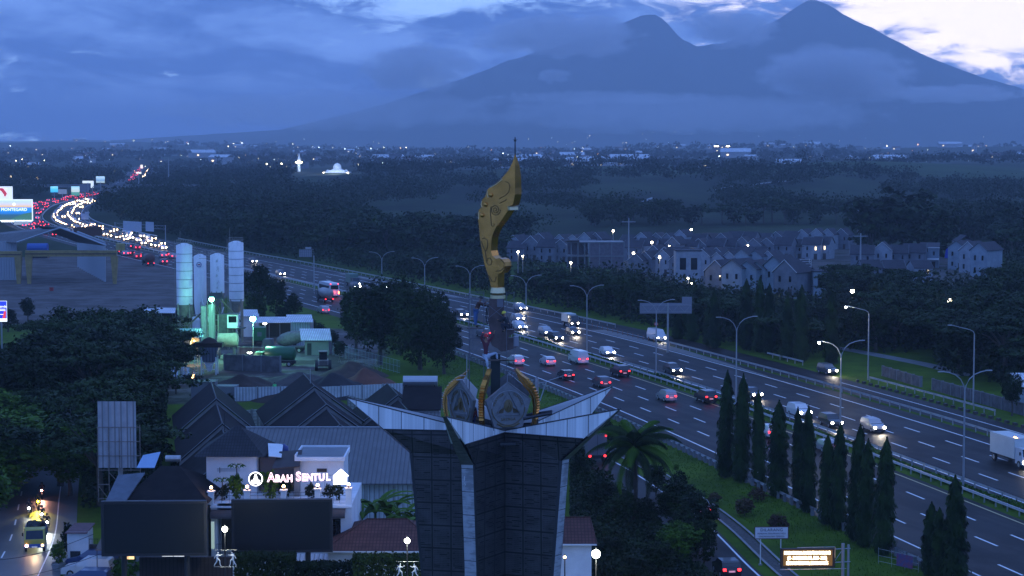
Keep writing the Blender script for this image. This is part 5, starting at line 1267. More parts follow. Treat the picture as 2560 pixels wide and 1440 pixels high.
# terrace plants
for i, (px, dy, h, lab) in enumerate([(575,2.5,2.6,'bush below the papaya on the restaurant terrace'),(545,2.2,1.6,'low bush at the left end of the restaurant terrace'),(660,2.4,2.9,'full green bush on the terrace beneath the lit emblem'),(700,3,2.4,'dark bush on the terrace in front of the stair hall'),(765,2.2,1.7,'airy bush at the terrace between the right-hand lamps'),(833,2.2,1.9,'loose bush on the terrace under the house-shaped sign'),(810,2.6,1.5,'small terrace bush against the right-hand room')]):
    X_ = RX0+L(px)+0.0; plant([T_shrub[1] if i in (2, 0) else T_shrub[0]], X_, YF+dy, h*0.85, lab, None, base=2.2, z=zt_, wide=0.75, r=R1)
def papaya(px, dy, h, lab):
    q_ = RX0+L(px); t2 = thing('papaya_tree', lab, 'tree', (q_, YF+dy, zt_)); MB().tube([(0, 0, 0), (0.03, 0, h)], [0.07, 0.05], 6).build('trunk', M_bark, t2); b = MB(); r = random.Random(int(px))
    for k in range(9):
        a = k*0.7; d = 0.62; b.tube([(0.03, 0, h), (math.cos(a)*d*0.6, math.sin(a)*d*0.6, h+0.22), (math.cos(a)*d, math.sin(a)*d, h+0.1)], 0.015, 3)
        V = [(math.cos(a)*d, math.sin(a)*d, h+0.12)]; m_ = 10
        for j in range(m_): rr = 0.32 if j % 2 else 0.14; V.append((math.cos(a)*d+math.cos(j*2*PI/m_)*rr, math.sin(a)*d+math.sin(j*2*PI/m_)*rr, h+0.05-0.12*(j % 2)))
        b.add(V, [(0, 1+j, 1+(j+1) % m_) for j in range(m_)])
    b.build('leaves', M_leafg, t2)
papaya(573, 3.2, 2.75, 'tall papaya tree against the white wall of the restaurant roof room'); papaya(541, 2.0, 1.75, 'shorter papaya tree at the left corner of the restaurant terrace')
# lit sign
YS = 164.6
M_signw = mat('sign_white_light', (1, 1, 1), emit=(1.0, 0.80, 0.84), es=2.6); M_signr = mat('sign_red_light', (0.6, 0.05, 0.1), emit=(0.85, 0.07, 0.13), es=0.9); M_signh = mat('sign_pure_white', (1, 1, 1), emit=(1, 1, 1), es=4)
q0 = atY(748, 1197, YS); t = thing('letter_sign', 'illuminated restaurant lettering ABAH SENTUL above the terrace railing', 'sign', (q0[0], YS, q0[2]))
zb0 = atY(748, 1205, YS)[2]-q0[2]
for ch, px, big_, dyy in (('A', 678, 1, 0), ('B', 694, 0, 0), ('A', 708, 0, 0), ('H', 724, 0, 0), ('S', 746, 1, -2), ('E', 759.5, 0, -2.5), ('N', 774, 0, -2.5), ('T', 788.5, 0, -3), ('U', 804, 0, -3), ('L', 820, 0, -3.5)):
    sz = 1.06 if big_ else 0.82; x_ = atY(px, 1197, YS)[0]-q0[0]; zc = zb0+sz*0.355-dyy*YS/F-0.02
    text('letter_outline', ch, sz, M_signw, t, (x_, 0.0, zc), ext=0.02, bold=0.034, sx=0.86)
    text('letter', ch, sz, M_signr, t, (x_, -0.05, zc), ext=0.02, bold=-0.012, sx=0.86)
b = MB()
for py in (1190, 1203): a_, c_ = atY(657, py, YS), atY(836, py-2, YS); b.bar((a_[0]-q0[0], 0.06, a_[2]-q0[2]), (c_[0]-q0[0], 0.06, c_[2]-q0[2]), 0.02)
for px in (690, 730, 778, 812): a_, c_ = atY(px, 1190, YS), atY(px, 1232, YS); b.bar((a_[0]-q0[0], 0.07, a_[2]-q0[2]), (c_[0]-q0[0], 0.07, c_[2]-q0[2]), 0.02)
b.build('sign_rail', M_iron, t)
q1 = atY(639, 1197.5, YS); t = thing('round_sign', 'round illuminated emblem of a seated cook left of the lettering', 'sign', (q1[0], YS, q1[2]))
MB().cyl((0, 0.03, 0), (0, 0.06, 0), 0.58, 0.58, 28).build('backing', M_screen, t)
MB().tube([(math.cos(x_)*0.56, 0, math.sin(x_)*0.56) for x_ in np.linspace(0, 2*PI, 33)], 0.042, 6, False).build('ring', M_signh, t)
b = MB(); b.sphere((0, 0, 0.30), 0.09, 8, 6); b.sphere((0, 0, 0.17), 0.13, 8, 6); b.sphere((0, 0, -0.02), 0.2, 10, 6, 0.6); b.cyl((-0.12, 0, -0.10), (-0.12, 0, -0.33), 0.06); b.cyl((0.1, 0, -0.10), (0.1, 0, -0.33), 0.06); b.box(-0.36, -0.22, -0.01, 0.02, -0.2, -0.1); b.box(0.22, 0.36, -0.01, 0.02, -0.2, -0.1); b.box(-0.38, 0.38, -0.01, 0.02, -0.30, -0.27); b.box(-0.3, 0.3, -0.01, 0.02, -0.38, -0.35); b.build('figure', M_signh, t)
b = MB(); b.bar((-0.45, 0.08, -0.4), (-0.45, 0.08, -1.2), 0.02); b.bar((0.45, 0.08, -0.4), (0.45, 0.08, -1.2), 0.02); b.build('sign_post', M_iron, t)
q1 = atY(852, 1193, YS); t = thing('house_sign', 'illuminated white house-shaped sign at the right of the lettering', 'sign', (q1[0], YS, q1[2]))
MB().slab([(-0.58, -0.60), (0.5, -0.55), (0.5, 0.05), (0.62, 0.12), (0.02, 0.66), (-0.62, 0.10), (-0.58, 0.05)], 0.03, 0.08).build('panel', mat('sign_panel_light', (1, 1, 1), emit=(1, 0.97, 0.98), es=1.6), t)
b = MB(); P_ = [(-0.60, 0.06), (-0.60, -0.60), (0.46, -0.56), (0.48, 0.06), (0.62, 0.10), (0.02, 0.66), (-0.62, 0.10)]; b.tube([(x_, 0, z_) for x_, z_ in P_], 0.04, 5); b.build('outline', M_signh, t)
MB().tube([(-0.42, -0.02, 0.0), (0, -0.02, 0.42), (0.4, -0.02, 0.06)], 0.014, 4).build('roof_line', M_signr, t); lamp_light(t, (0, -0.5, 0), 30, (1, 0.92, 0.95), 0.5)
# big switched-off screens
def screen(label, a, b_, c_, Y, Z0=0, poles=((0.75,),), depth=0.5):
    x0, z1 = xz(a[0], a[1], Y); x1, z0 = xz(b_[0], b_[1], Y); t = thing('led_screen', label, 'screen', (x0, Y, 0))
    w_ = x1-x0; MB().box(0.22, w_-0.22, -0.02, 0.0, z0+0.22, z1-0.2).build('display', M_screen, t)
    MB().box(0, w_, 0.002, depth, z0, z1).build('cabinet', mat('screen_cabinet', (0.028, 0.028, 0.034), 0.6), t)
    b = MB(); b.box(0, 0.2, -0.06, 0, z0, z1); b.box(w_-0.2, w_, -0.06, 0, z0, z1); b.box(0.2, w_-0.2, -0.06, 0, z1-0.18, z1); b.box(0.2, w_-0.2, -0.06, 0, z0, z0+0.2); b.build('frame', M_dark, t)
    for f_ in poles: MB().cyl((w_*f_[0], depth+0.2, 0), (w_*f_[0], depth+0.2, z0+0.5), 0.22, 0.22, 12).build('pole', M_dark, t)
    b = MB(); b.box(0.2, w_*0.42, -0.02, 0.1, z1+0.01, z1+0.05); b.build('top_rail', M_paleconc, t)
    if c_: 
        for k in range(9): MB().bar((w_*(0.05+k*0.11), 0.0, z1), (w_*(0.05+k*0.11), -0.5, z1+0.12), 0.02).build('lamp_arm', M_dark, t)
    return t
screen('wide switched-off screen in front of the dark hip roof', (252, 1254), (516, 1391), True, 150, poles=((0.2,), (0.8,))).rotation_euler = (0, 0, 0.035)
screen('switched-off screen on a single pole in front of the white restaurant', (578, 1250), (831, 1383), False, 157, poles=((0.75,),)).rotation_euler = (0, 0, 0.05)
# dark hip roof left of the restaurant
x0 = atY(272, 1255, 163)[0]; x1 = atY(522, 1255, 163)[0]; zE = atY(400, 1258, 163)[2]
t = thing('hip_roof_house', 'house with a wide dark shingle hip roof behind the left screen', 'house', (x0, 163, 0)); w_ = x1-x0
pk = atY(425, 1165, 168); px_ = pk[0]-x0
b = MB(); b.add([(0.9, 0, zE), (w_, 0, zE), (w_, 10, zE), (0.9, 10, zE), (px_-0.8, 5, pk[2]), (px_+0.8, 5, pk[2])], [(0, 1, 5, 4), (1, 2, 5), (2, 3, 4, 5), (3, 0, 4), (0, 3, 2, 1)]); b.build('roof', M_tile, t)
MB().box(1.2, w_-0.4, 0.6, 9.5, 0, zE-0.05).build('wall', M_conc, t)
b = MB(); slope_roof(b, (0, 4, zE+1.7), (2.4, 3.4, zE+2.0), (1.3, -0.4, zE+0.0), (-0.4, 0, zE-0.1)); b.build('patched_roof', mat('patched_metal', (0.10, 0.12, 0.15), 0.5, var=0.4, scale=1), t)
b = MB(); slope_roof(b, (1.2, 9, zE+2.6), (px_-1.5, 9, zE+2.9), (px_-1.5, 6, zE+2.0), (1.2, 6, zE+2.0), 0.05); b.build('blue_sheet_roof', mat('pale_blue_sheet', (0.25, 0.38, 0.55), 0.5), t)
MB().cyl((px_-0.8, 7.5, pk[2]+0.25), (px_+0.5, 7.5, pk[2]+0.25), 0.28, 0.28, 12).build('solar_boiler', M_steel, t)
MB().box(w_+0.12, w_+0.35, 0.3, 0.6, Z(1362), Z(1296)).build('lit_gap_wall', mat('lit_cream_wall', (0.6, 0.62, 0.5), emit=(0.45, 0.6, 0.4), es=0.5), t)  # the light on this wall is put in as its own glow
# lit openings and hedge wall below the screens
yh = 152.0
xa_ = atY(355, 1400, yh)[0]; xb_ = atY(1045, 1400, yh)[0]; zh = atY(700, 1392, yh)[2]
for (a, c_, lab, m_, sd) in ((348, 580, 'dark tiled garden wall below the left screen', M_brown, 1), ):
    X0 = atY(a, 1400, yh)[0]; X1 = atY(c_, 1400, yh)[0]; tag(MB().box(X0, X1, yh, yh+0.4, 0, zh-0.05).build('garden_wall', tile_mat('dark_wall_brick', (0.045, 0.035, 0.035), 0.3, 0.12)), lab, 'wall')
def hedgebox(name, a, c_, top, Y, label, m, n=9000):
    X0 = atY(a, 1400, Y)[0]; X1 = atY(c_, 1400, Y)[0]; Zt = atY(700, top, Y)[2]; C = np.stack([rng.uniform(X0, X1, n), Y+rng.uniform(0, 1.6, n), rng.uniform(0.5, Zt, n)], 1); k = rng.random(n) < 0.35; C[k, 2] = Zt+rng.normal(size=k.sum())*0.12
    o = bpy.data.objects.new(name, quadmesh(name, leafquads(C, rng.normal(size=(n, 3))+np.array([0, -1, .5]), rng.uniform(.07, .14, n), 1.3), m)); link(o); tag(o, label, 'hedge')
hedgebox('hedge', 585, 735, 1396, 153, 'clipped dark hedge below the right screen', M_leafd); hedgebox('hedge', 735, 905, 1418, 154, 'low dark hedge under the white entrance canopy', M_leafd, 6000); hedgebox('hedge', 880, 1062, 1400, 152, 'green hedge under the red tile roof', M_leaf, 9000)
for (a, c_, y0, y1, colr, lab) in ((305, 335, 1398, 1388, (1, 0.62, 0.28), 'warm lit window strip under the left screen'), (405, 462, 1392, 1386, (0.9, 0.95, 1.0), 'cool white lit ceiling strip under the left screen')):
    p0 = atY(a, y0, 153); p1 = atY(c_, y1, 153); tt_ = thing('lit_opening', lab, 'window', (p0[0], 153, p0[2])); MB().box(0, p1[0]-p0[0], 0, 0.05, 0, p1[2]-p0[2]).build('lit_pane', mat('lit_'+lab[:4], colr, emit=colr, es=1.8), tt_)
    b = MB(); W_ = p1[0]-p0[0]; H_ = p1[2]-p0[2]; b.box(-0.05, W_+0.05, -0.03, 0.0, -0.06, 0); b.box(-0.05, W_+.05, -0.03, 0, H_, H_+0.05); b.box(W_/2-0.02, W_/2+0.02, -0.03, 0, 0, H_); b.build('frame', M_dark, tt_)
# red tile roofs
def redroof(label, pts, ze_, Y0, Y1, x0, x1, zr_, hip=2.0, m=M_red):
    t = thing('red_roof_house', label, 'house', ((x0+x1)/2, Y0, 0)); h_ = (x1-x0)/2; mid = (Y1-Y0)/2
    MB().add([(-h_, 0, ze_), (h_, 0, ze_), (h_, 2*mid, ze_), (-h_, 2*mid, ze_), (-h_+hip, mid, zr_), (h_-hip, mid, zr_)], [(0, 1, 5, 4), (1, 2, 5), (2, 3, 4, 5), (3, 0, 4), (0, 3, 2, 1)]).build('roof', m, t)
    b = MB(); b.bar((-h_+hip, mid, zr_+0.03), (h_-hip, mid, zr_+0.03), 0.09); b.bar((h_, 0, ze_+0.04), (h_-hip, mid, zr_+0.03), 0.08); b.bar((-h_, 0, ze_+0.04), (-h_+hip, mid, zr_+0.03), 0.08); b.build('ridge_tiles', m, t)
    MB().box(-h_+.4, h_-.4, 0.5, 2*mid-.5, 0, ze_-0.03).build('wall', M_wallw, t); MB().box(-h_, h_, -0.06, 0.0, ze_-0.12, ze_).build('gutter', M_white, t); return t
ze_ = atY(960, 1378, 160)[2]; zr_ = atY(960, 1298, 165.5)[2]
redroof('house with a red-brown tile hip roof between restaurant and monument', None, ze_, 160, 171, atY(868, 1378, 160)[0]-2, atY(1062, 1378, 160)[0]+1.5, zr_, hip=3.2)
ze_ = atY(1450, 1360, 158)[2]; zr_ = atY(1450, 1294, 162)[2]
redroof('house with a small red tile roof partly behind the right side of the monument', None, ze_, 158, 166, atY(1380, 1360, 158)[0]-2, atY(1492, 1360, 158)[0], zr_, hip=0.4)
# globe lamps with figure cut-outs
def skinfig(parent, sgn, z0, x0):
    N = {'hip': ((0, 0, .62), .07), 'chest': ((.05*1, 0, .88), .075), 'neck': ((.09, 0, 1.0), .03), 'head': ((.11, 0, 1.12), .065), 'e1': ((-.10, 0, .82), .03), 'h1': ((-.20, 0, .62), .028), 'e2': ((.26, 0, .86), .03), 'h2': ((.42, 0, .95), .024), 'k1': ((.20, 0, .52), .05), 'a1': ((.24, 0, .16), .03), 't1': ((.33, 0, .05), .028),
         'k2': ((-.01, 0, .40), .05), 'a2': ((-.18, 0, .16), .032), 't2': ((-.20, 0, .06), .03)}
    N = {k: ((x0+v[0][0]*sgn, v[0][1], z0+v[0][2]), v[1]) for k, v in N.items()}
    skin('figure_cutout', N, [('hip', 'chest'), ('chest', 'neck'), ('neck', 'head'), ('chest', 'e1'), ('e1', 'h1'), ('chest', 'e2'), ('e2', 'h2'), ('hip', 'k1'), ('k1', 'a1'), ('a1', 't1'), ('hip', 'k2'), ('k2', 'a2'), ('a2', 't2')], M_paleconc if False else M_white, parent)
def globe_lamp(label, px, py, Y, figs, r=0.21, en=420, m=M_lampw, col=(0.95, 1, 0.80)):
    x_, _, z_ = atY(px, py, Y); t = thing('garden_lamp', label, 'lamp', (x_, Y, 0)); zf = z_-2.9
    MB().cyl((0, 0, 0), (0, 0, z_-r), 0.06, 0.045, 8).build('post', M_dark, t); MB().sphere((0, 0, z_), r, 14, 9).build('globe', m, t, True)
    MB().lathe([(0.09, z_-r-0.05), (0.12, z_-r+0.02), (0.09, z_-r+0.05)], (0, 0, 0), 8).build('holder', M_dark, t); MB().lathe([(0.05, z_+r), (0.03, z_+r+0.14)], (0, 0, 0), 6).build('finial', M_dark, t)
    if figs:
        zf = atY(px, figs, Y)[2]; b = MB(); b.bar((-0.85, -0.02, zf+0.0), (0.85, -0.02, zf+0.0), 0.015); b.bar((-0.85, -0.02, zf+1.28), (0.9, -0.02, zf+1.28), 0.012); b.build('crossbar', M_steel, t)
        skinfig(t, 1, zf, -0.62); skinfig(t, -1, zf, 0.62)
    lamp_light(t, (0, -r-0.1, z_), en, col, r); return t
globe_lamp('white globe lamp before the restaurant door, with two fighting-figure cut-outs', 562, 1323, 148, 1417)
globe_lamp('white globe lamp by the red tile roof, with two fighting-figure cut-outs', 1018, 1352, 148, 1446)
globe_lamp('bright white globe lamp among the bushes right of the monument', 1490, 1385, 140, None, r=0.30, en=1300)
globe_lamp('small orange globe lamp at the foot of the monument on the right', 1412, 1393, 150, None, r=0.10, en=25, m=M_bulb, col=(1, .55, .2))
# grey metal hoarding with rusty frame
x0, z1 = xz(243, 1004, 175); x1, z0 = xz(341, 1170, 175); t = thing('metal_hoarding', 'tall weathered grey metal hoarding on a rusty steel frame', 'billboard', (x0, 175, 0)); w_ = x1-x0
MB().box(0, w_, 0.1, 0.15, z0, z1).build('metal_sheet', corrugated('weathered_sheet', (0.42, 0.43, 0.46), 0.55, 0, 0.6, 0.3, 0.3), t)
b = MB(); zb = xz(243, 1255, 175)[1]; zf = xz(243, 1068, 175)[1]
for x_ in (0, 0.95, 1.9, 2.9): b.bar((x_, 0, zb if x_ < 1 else z0-0.3), (x_, 0, zf), 0.05)
b.bar((w_+0.35, 0, z0-0.5), (w_+0.35, 0, zf+0.2), 0.05)
for z_ in np.linspace(zf, zb+0.3, 6): b.bar((0, 0, z_), (w_+0.35 if z_ > z0-0.6 else 0.95, 0, z_), 0.045)
b.bar((0, 0, z0-1.6), (0.95, 0, zb+0.2), 0.04); b.bar((0.95, 0, z0-0.4), (1.9, 0, z0-1.4), 0.04); b.build('frame', mat('rusty_frame', (0.30, 0.25, 0.22), 0.7, 0.2, var=0.5, scale=5), t)
MB().cyl((1.9, 0.35, 0), (1.9, 0.35, z0+1), 0.22, 0.22, 10).build('pole', M_conc, t)
b = MB(); [b.bar((x_, 0.1, z1), (x_-0.2, -0.3, z1+0.35), 0.03) for x_ in (0.2, 1.7, 3.3)]; b.build('lamp_arm', M_dark, t)
# roadside kiosk, parked cars area wall, planter by the street
x0, z1 = xz(166, 1322, 172); x1, z0 = xz(222, 1345, 172); t = thing('kiosk', 'small white kiosk with a reddish sheet roof beside the street', 'kiosk', (x0, 172, 0)); w_ = x1-x0
MB().box(0.05, w_-0.05, 0, 2.0, 0, z0+0.55).build('wall', M_white, t); b = MB(); slope_roof(b, (0.25, 2.3, z0+0.9), (w_+0.1, 2.3, z0+0.9), (w_-0.1, -0.3, z0+0.5), (-0.1, -0.3, z0+0.5), 0.06); b.build('roof', mat('reddish_sheet', (0.16, 0.07, 0.07), 0.7, var=0.3, scale=2), t)
MB().box(0.3, 1.2, -0.03, 0.0, 0.6, 1.5).build('counter_opening', M_glass, t)
p0 = at(188, 1418); t = thing('boundary_wall', 'low brick wall with a dark gate grille beside the parked cars', 'wall', (p0[0], p0[1], 0)); MB().box(0, 2.1, 0, 0.25, 0, 2.0).build('brickwork', tile_mat('grey_brick', (0.10, 0.085, 0.08), 0.4, 0.14), t); b = MB(); [b.bar((x_, 0, 2.0), (x_, 0, 2.5), 0.02) for x_ in np.linspace(0.1, 2.0, 9)]; b.bar((0, 0, 2.5), (2.1, 0, 2.5), 0.03); b.build('grille', M_iron, t)
p0 = at(245, 1440); t = thing('canopy', 'brown canopy roof over the entrance beside the parked cars', 'canopy', (p0[0], p0[1]-2, 0)); b = MB(); slope_roof(b, (0, 3.5, 3.0), (2.6, 3.0, 3.0), (2.9, 0, 2.7), (0.2, 0, 2.7), 0.08); b.build('canopy_roof', mat('brown_canopy', (0.14, 0.10, 0.085), 0.8), t); b = MB(); [b.bar((x_, y_, 0), (x_, y_, 2.8), 0.05) for x_ in (0.3, 2.5) for y_ in (0.3, 2.8)]; b.build('canopy_post', M_dark, t)
p0 = at(146, 1425); t = thing('planter', 'round planter with a spiky bush beside the street', 'planter', (p0[0], p0[1], 0)); MB().lathe([(0.5, 0), (0.65, 0.6), (0.6, 0.62), (0.55, 0.5)], (0, 0, 0), 14).build('pot', M_conc, t)
plant([T_shrub[1]], p0[0], p0[1]+0.3, 2.0, 'leafy bush growing in the round planter', None, base=2.2, wide=0.8, z=0.5, r=R1)
plant([T_shrub[0]], *at(172, 1400)[:2], 3.2, 'slim dark shrub beside the kiosk', None, base=2.2, wide=0.5, r=R1); plant([T_shrub[1]], *at(325, 1470)[:2], 3.0, 'lamp-lit green shrub below the left screen', None, base=2.2, wide=1.0, r=R1)
t = thing('spot_lamp', 'small warm garden spotlight in the shrub below the left screen', 'lamp', (*at(312, 1462)[:2], 2.5)); MB().sphere((0, 0, 0), 0.09, 8, 6).build('bulb', M_bulb, t); MB().cyl((0, 0, -2.5), (0, 0, -0.1), 0.03, 0.03, 6).build('post', M_dark, t); lamp_light(t, (0.1, -0.3, 0.2), 60, (1, .8, .4), 0.1)
# fence and block walls behind the tile roofs
def wallrun(name, label, px0, py0, px1, py1, h, m, th=0.15, cat='wall'):
    a = at(px0, py0); c = at(px1, py1); d = Vector((c[0]-a[0], c[1]-a[1])); t = thing(name, label, cat, (a[0], a[1], 0), math.atan2(d.y, d.x)); MB().box(0, d.length, 0, th, 0, h).build('wall_panel', m, t)
    b = MB(); n = max(2, int(d.length/3)); [b.box(d.length*k/n-0.08, d.length*k/n+0.08, -0.06, th+0.06, 0, h+0.1) for k in range(n+1)]; b.build('fence_post', M_paleconc, t); return t
wallrun('sheet_fence', 'white corrugated sheet fence between the soil heaps and the tile roofs', 585, 1003, 760, 1000, 2.0, M_cwhite, cat='fence')
wallrun('sheet_fence', 'white corrugated sheet fence right of the middle tile roof', 800, 1002, 1010, 992, 2.0, M_cwhite, cat='fence')
M_block = tile_mat('pale_block', (0.40, 0.42, 0.38), 0.9, 0.4)
wallrun('block_wall', 'pale concrete block wall between the two long tile roofs', 600, 1085, 662, 1080, 3.0, M_block)
wallrun('block_wall', 'pale concrete block wall right of the middle tile roof', 870, 1045, 960, 1062, 3.0, M_block)
p0 = at(478, 1003); t = thing('block_store', 'pale concrete block store at the edge of the plant yard', 'building', (p0[0], p0[1], 0))
MB().box(0, 3.4, 0, 3, 0, 2.7).build('wall', M_paleconc, t); MB().box(3.4, 6.5, 0.5, 3, 0, 2.1).build('annex', M_paleconc, t); MB().box(6.5, 8.2, 0.8, 3, 0, 1.4).build('low_bay', M_paleconc, t); MB().box(-.1, 3.5, -.1, 3.1, 2.7, 2.8).build('roof', M_cgrey, t)
hcol = at(575, 1030)
# ------------------------------------------------------------------ batching plant
M_silo = mat('silo_paint', (0.84, 0.85, 0.86), 0.55, var=0.18, scale=0.8, stretch=(1, 1, 0.25)); M_cream = mat('cream_steel', (0.34, 0.31, 0.26), 0.6, var=0.35, scale=1.5)
def silo(label, px0, px1, ytop, ybody, Y, bands=True, cone=3.2, extra=None):
    x0, zt_ = xz(px0, ytop, Y); x1, zb_ = xz(px1, ybody, Y); R_ = (x1-x0)/2; t = thing('silo', label, 'silo', ((x0+x1)/2, Y, 0))
    MB().lathe([(R_, zb_), (R_, zt_), (R_*0.35, zt_+0.35), (0.05, zt_+0.4)], (0, 0, 0), 24, False).build('shell', M_silo, t, False).data.shade_smooth()
    MB().lathe([(0.25, zb_-cone), (R_, zb_)], (0, 0, 0), 20, False).build('cone', M_cream, t, True)
    if bands:
        b = MB(); z_ = zt_-1.5
        while z_ > zb_: b.tube([(math.cos(a)*(R_+0.005), math.sin(a)*(R_+0.005), z_) for a in np.linspace(0, 2*PI, 25)], 0.035, 4, False); z_ -= 1.5
        b.build('weld_bands', M_dark, t)
    for k in range(4):
        a = PI/4+k*PI/2; MB().box(-0.13, 0.13, -0.13, 0.13, 0, zb_+0.3).build('leg', M_cream, t, loc=(math.cos(a)*R_, math.sin(a)*R_, 0))
    b = MB(); c4 = [(math.cos(PI/4+k*PI/2)*R_, math.sin(PI/4+k*PI/2)*R_) for k in range(4)]
    for k in range(4):
        p, q_ = c4[k], c4[(k+1) % 4]
        for za, zc_ in ((0.3, zb_*0.48), (zb_*0.5, zb_*0.95)): b.bar((*p, za), (*q_, zc_), 0.05); b.bar((*q_, za), (*p, zc_), 0.05)
        b.bar((*p, zb_*0.5), (*q_, zb_*0.5), 0.06)
    b.build('bracing', M_cream, t)
    b = MB(); rr = R_*0.95
    for k in range(10): a = 2*PI*k/10; b.bar((math.cos(a)*rr, math.sin(a)*rr, zt_), (math.cos(a)*rr, math.sin(a)*rr, zt_+0.95), 0.025)
    for z_ in (0.5, 0.95): b.tube([(math.cos(a)*rr, math.sin(a)*rr, zt_+z_) for a in np.linspace(0, 2*PI, 17)], 0.028, 4, False)
    b.build('top_railing', M_cream, t)
    b = MB(); [b.bar((-R_-0.25, sg*0.22, 0.5), (-R_-0.25, sg*0.22, zt_+0.8), 0.025) for sg in (-1, 1)]; [b.bar((-R_-0.25, -0.22, z_), (-R_-0.25, 0.22, z_), 0.02) for z_ in np.arange(0.8, zt_, 0.45)]; b.build('ladder', M_cream, t)
    return t, R_, zt_
silo('leftmost banded white silo of the batching plant', 440, 482, 613, 762, 350)
s2, R2, z2 = silo('second silo from the left with a small round badge near its top', 484, 517, 640, 790, 364, False, 2.6)
b = MB(); b.tube([(math.cos(a)*0.42, -R2-0.03, z2-1.5+math.sin(a)*0.42) for a in np.linspace(0, 2*PI, 19)], 0.06, 5, False); b.build('badge_ring', mat('badge_blue', (0.10, 0.10, 0.28), 0.5), s2); MB().box(-0.22, 0.22, -R2-0.05, -R2-0.02, z2-1.6, z2-1.42).build('badge_bar', mat('badge_red', (0.4, 0.06, 0.06), 0.5), s2)
s3, R3, z3 = silo('third silo from the left, streaked with faded dark lettering', 525, 561, 638, 732, 362, False, 2.4)
r_ = random.Random(4); b = MB()
for zc, hh in ((-0.7, 0.5), (-2.2, 0.9), (-3.4, 0.4), (-5.0, 1.0), (-6.2, 1.1)):
    for k in range(5):
        a = -PI/2+r_.uniform(0.0, 0.32); z_ = z3+zc+r_.uniform(-hh/2, hh/2); ln = r_.uniform(0.15, 0.5); p = (math.cos(a)*(R3+.01), math.sin(a)*(R3+.01)); a2 = a+r_.uniform(-.15, .15); b.bar((*p, z_), (math.cos(a2)*(R3+.01), math.sin(a2)*(R3+.01), z_-ln), 0.03)
b.build('faded_marks', mat('faded_paint', (0.18, 0.20, 0.14), 0.8), s3)
silo('rightmost and tallest banded white silo of the batching plant', 571, 610, 607, 752, 371)
cat_ = thing('catwalk', 'steel catwalk linking the tops of the four silos', 'catwalk', (0, 0, 0)); b = MB()
def wb(px0, py0, Y0, px1, py1, Y1, r_=0.05): b.bar(atY(px0, py0, Y0), atY(px1, py1, Y1), r_)
for o_ in (0, 14): wb(482, 608+o_*0.4, 352, 500, 636+o_*0.4, 362); wb(497, 632+o_, 362, 535, 638+o_*0.6, 362); wb(535, 636+o_*0.5, 362, 562, 632+o_, 364); wb(560, 634+o_*0.4, 364, 574, 602+o_, 370)
wb(574, 600, 370, 574, 571, 370, 0.06); wb(450, 606, 350, 450, 575, 350, 0.04); b.build('catwalk_frame', M_cream, cat_)
# conveyor tower, hopper, cabin, tank, shed
x0, z1 = xz(502, 765, 345); t = thing('skip_hoist', 'tall steel skip hoist with a green-lit conveyor trough in the middle of the plant', 'conveyor', (x0, 345, 0))
MB().box(0, 0.9, 0.2, 1.1, 0, z1).build('hoist_casing', mat('grey_steel', (0.30, 0.32, 0.33), 0.6, 0.2, var=0.3, scale=2), t); MB().box(1.25, 2.3, 0.3, 0.6, 0.3, z1+0.2).build('conveyor_trough', mat('pale_green_steel', (0.30, 0.38, 0.34), 0.5, 0.2), t)
for x_ in (1.1, 2.45): b = MB(); [b.bar((x_, y_, 0.2), (x_, y_, z1+0.8), 0.04) for y_ in (0.0, 0.35)]; [b.bar((x_, 0.0, z_), (x_, 0.35, z_+0.2), 0.03) for z_ in np.arange(0.4, z1, 0.5)]; b.build('side_ladder', M_cream, t)
b = MB(); b.bar((2.6, 1, z1+1.2), (-2.6, 2, z1-3.6), 0.22); b.bar((3.5, 1, z1+1.0), (6.5, 3, z1-3.0), 0.22); b.build('screw_conveyor', mat('brown_steel', (0.13, 0.10, 0.08), 0.7), t); b = MB(); slope_roof(b, (1.4, 0.4, z1+2.3), (3.6, 0.4, z1+2.3), (4.0, -0.6, z1+1.3), (1.2, -0.6, z1+1.3), 0.08); b.build('head_cover', M_dark, t)
MB().box(3.0, 5.4, 0.5, 2.5, z1-7, z1-1.5).build('mixer_housing', mat('grey_steel_dark', (0.10, 0.10, 0.11), 0.7, 0.2, var=0.5, scale=2), t)
b = MB(); [b.box(x_-.08, x_+.08, y_-.08, y_+.08, 0, z1-1.5) for x_ in (2.9, 5.5) for y_ in (0.5, 2.6)]; b.build('tower_leg', M_cream, t)
t = thing('pipe_rack', 'rusty steel frame and pipes tangled beneath the silos', 'steel frame', (*at(470, 872)[:2], 0)); r_ = random.Random(3); b = MB()
for k in range(6):
    x_ = k*1.7-1; [b.bar((x_, y_, 0), (x_, y_, 6.5+(k % 3)), .09) for y_ in (0, 3)]; b.bar((x_, 0, 3), (x_, 3, 3), .07)
for z_ in (2.2, 4.2, 6.2): b.bar((-1, 0, z_), (7.5, 0, z_), .07); b.bar((-1, 0, z_-1.8), (.7, 0, z_), .05); b.bar((2.4, 0, z_), (4.1, 0, z_-1.8), .05); b.bar((5.8, 0, z_-1.8), (7.5, 0, z_), .05)
b.build('frame', M_cream, t)
for k in range(5): x_ = r_.uniform(-.5, 7); MB().tube([(x_, .5, 0), (x_, .5, r_.uniform(3, 8)), (x_+r_.uniform(-2, 2), 1.5, r_.uniform(7, 10))], .12, 6).build('pipe', M_silo if k % 2 else M_brown, t)
MB().lathe([(.3, 3), (.9, 3.6), (.9, 5.4), (.4, 5.9)], (1.5, -.6, 0), 12).build('dust_filter', M_silo, t)
x0, z0 = xz(568, 820, 345); t = thing('control_cabin', 'small white control cabin raised on posts beside the mixer', 'cabin', (x0, 345, 0)); w_ = xz(594, 820, 345)[0]-x0; z1 = xz(0, 786, 345)[1]
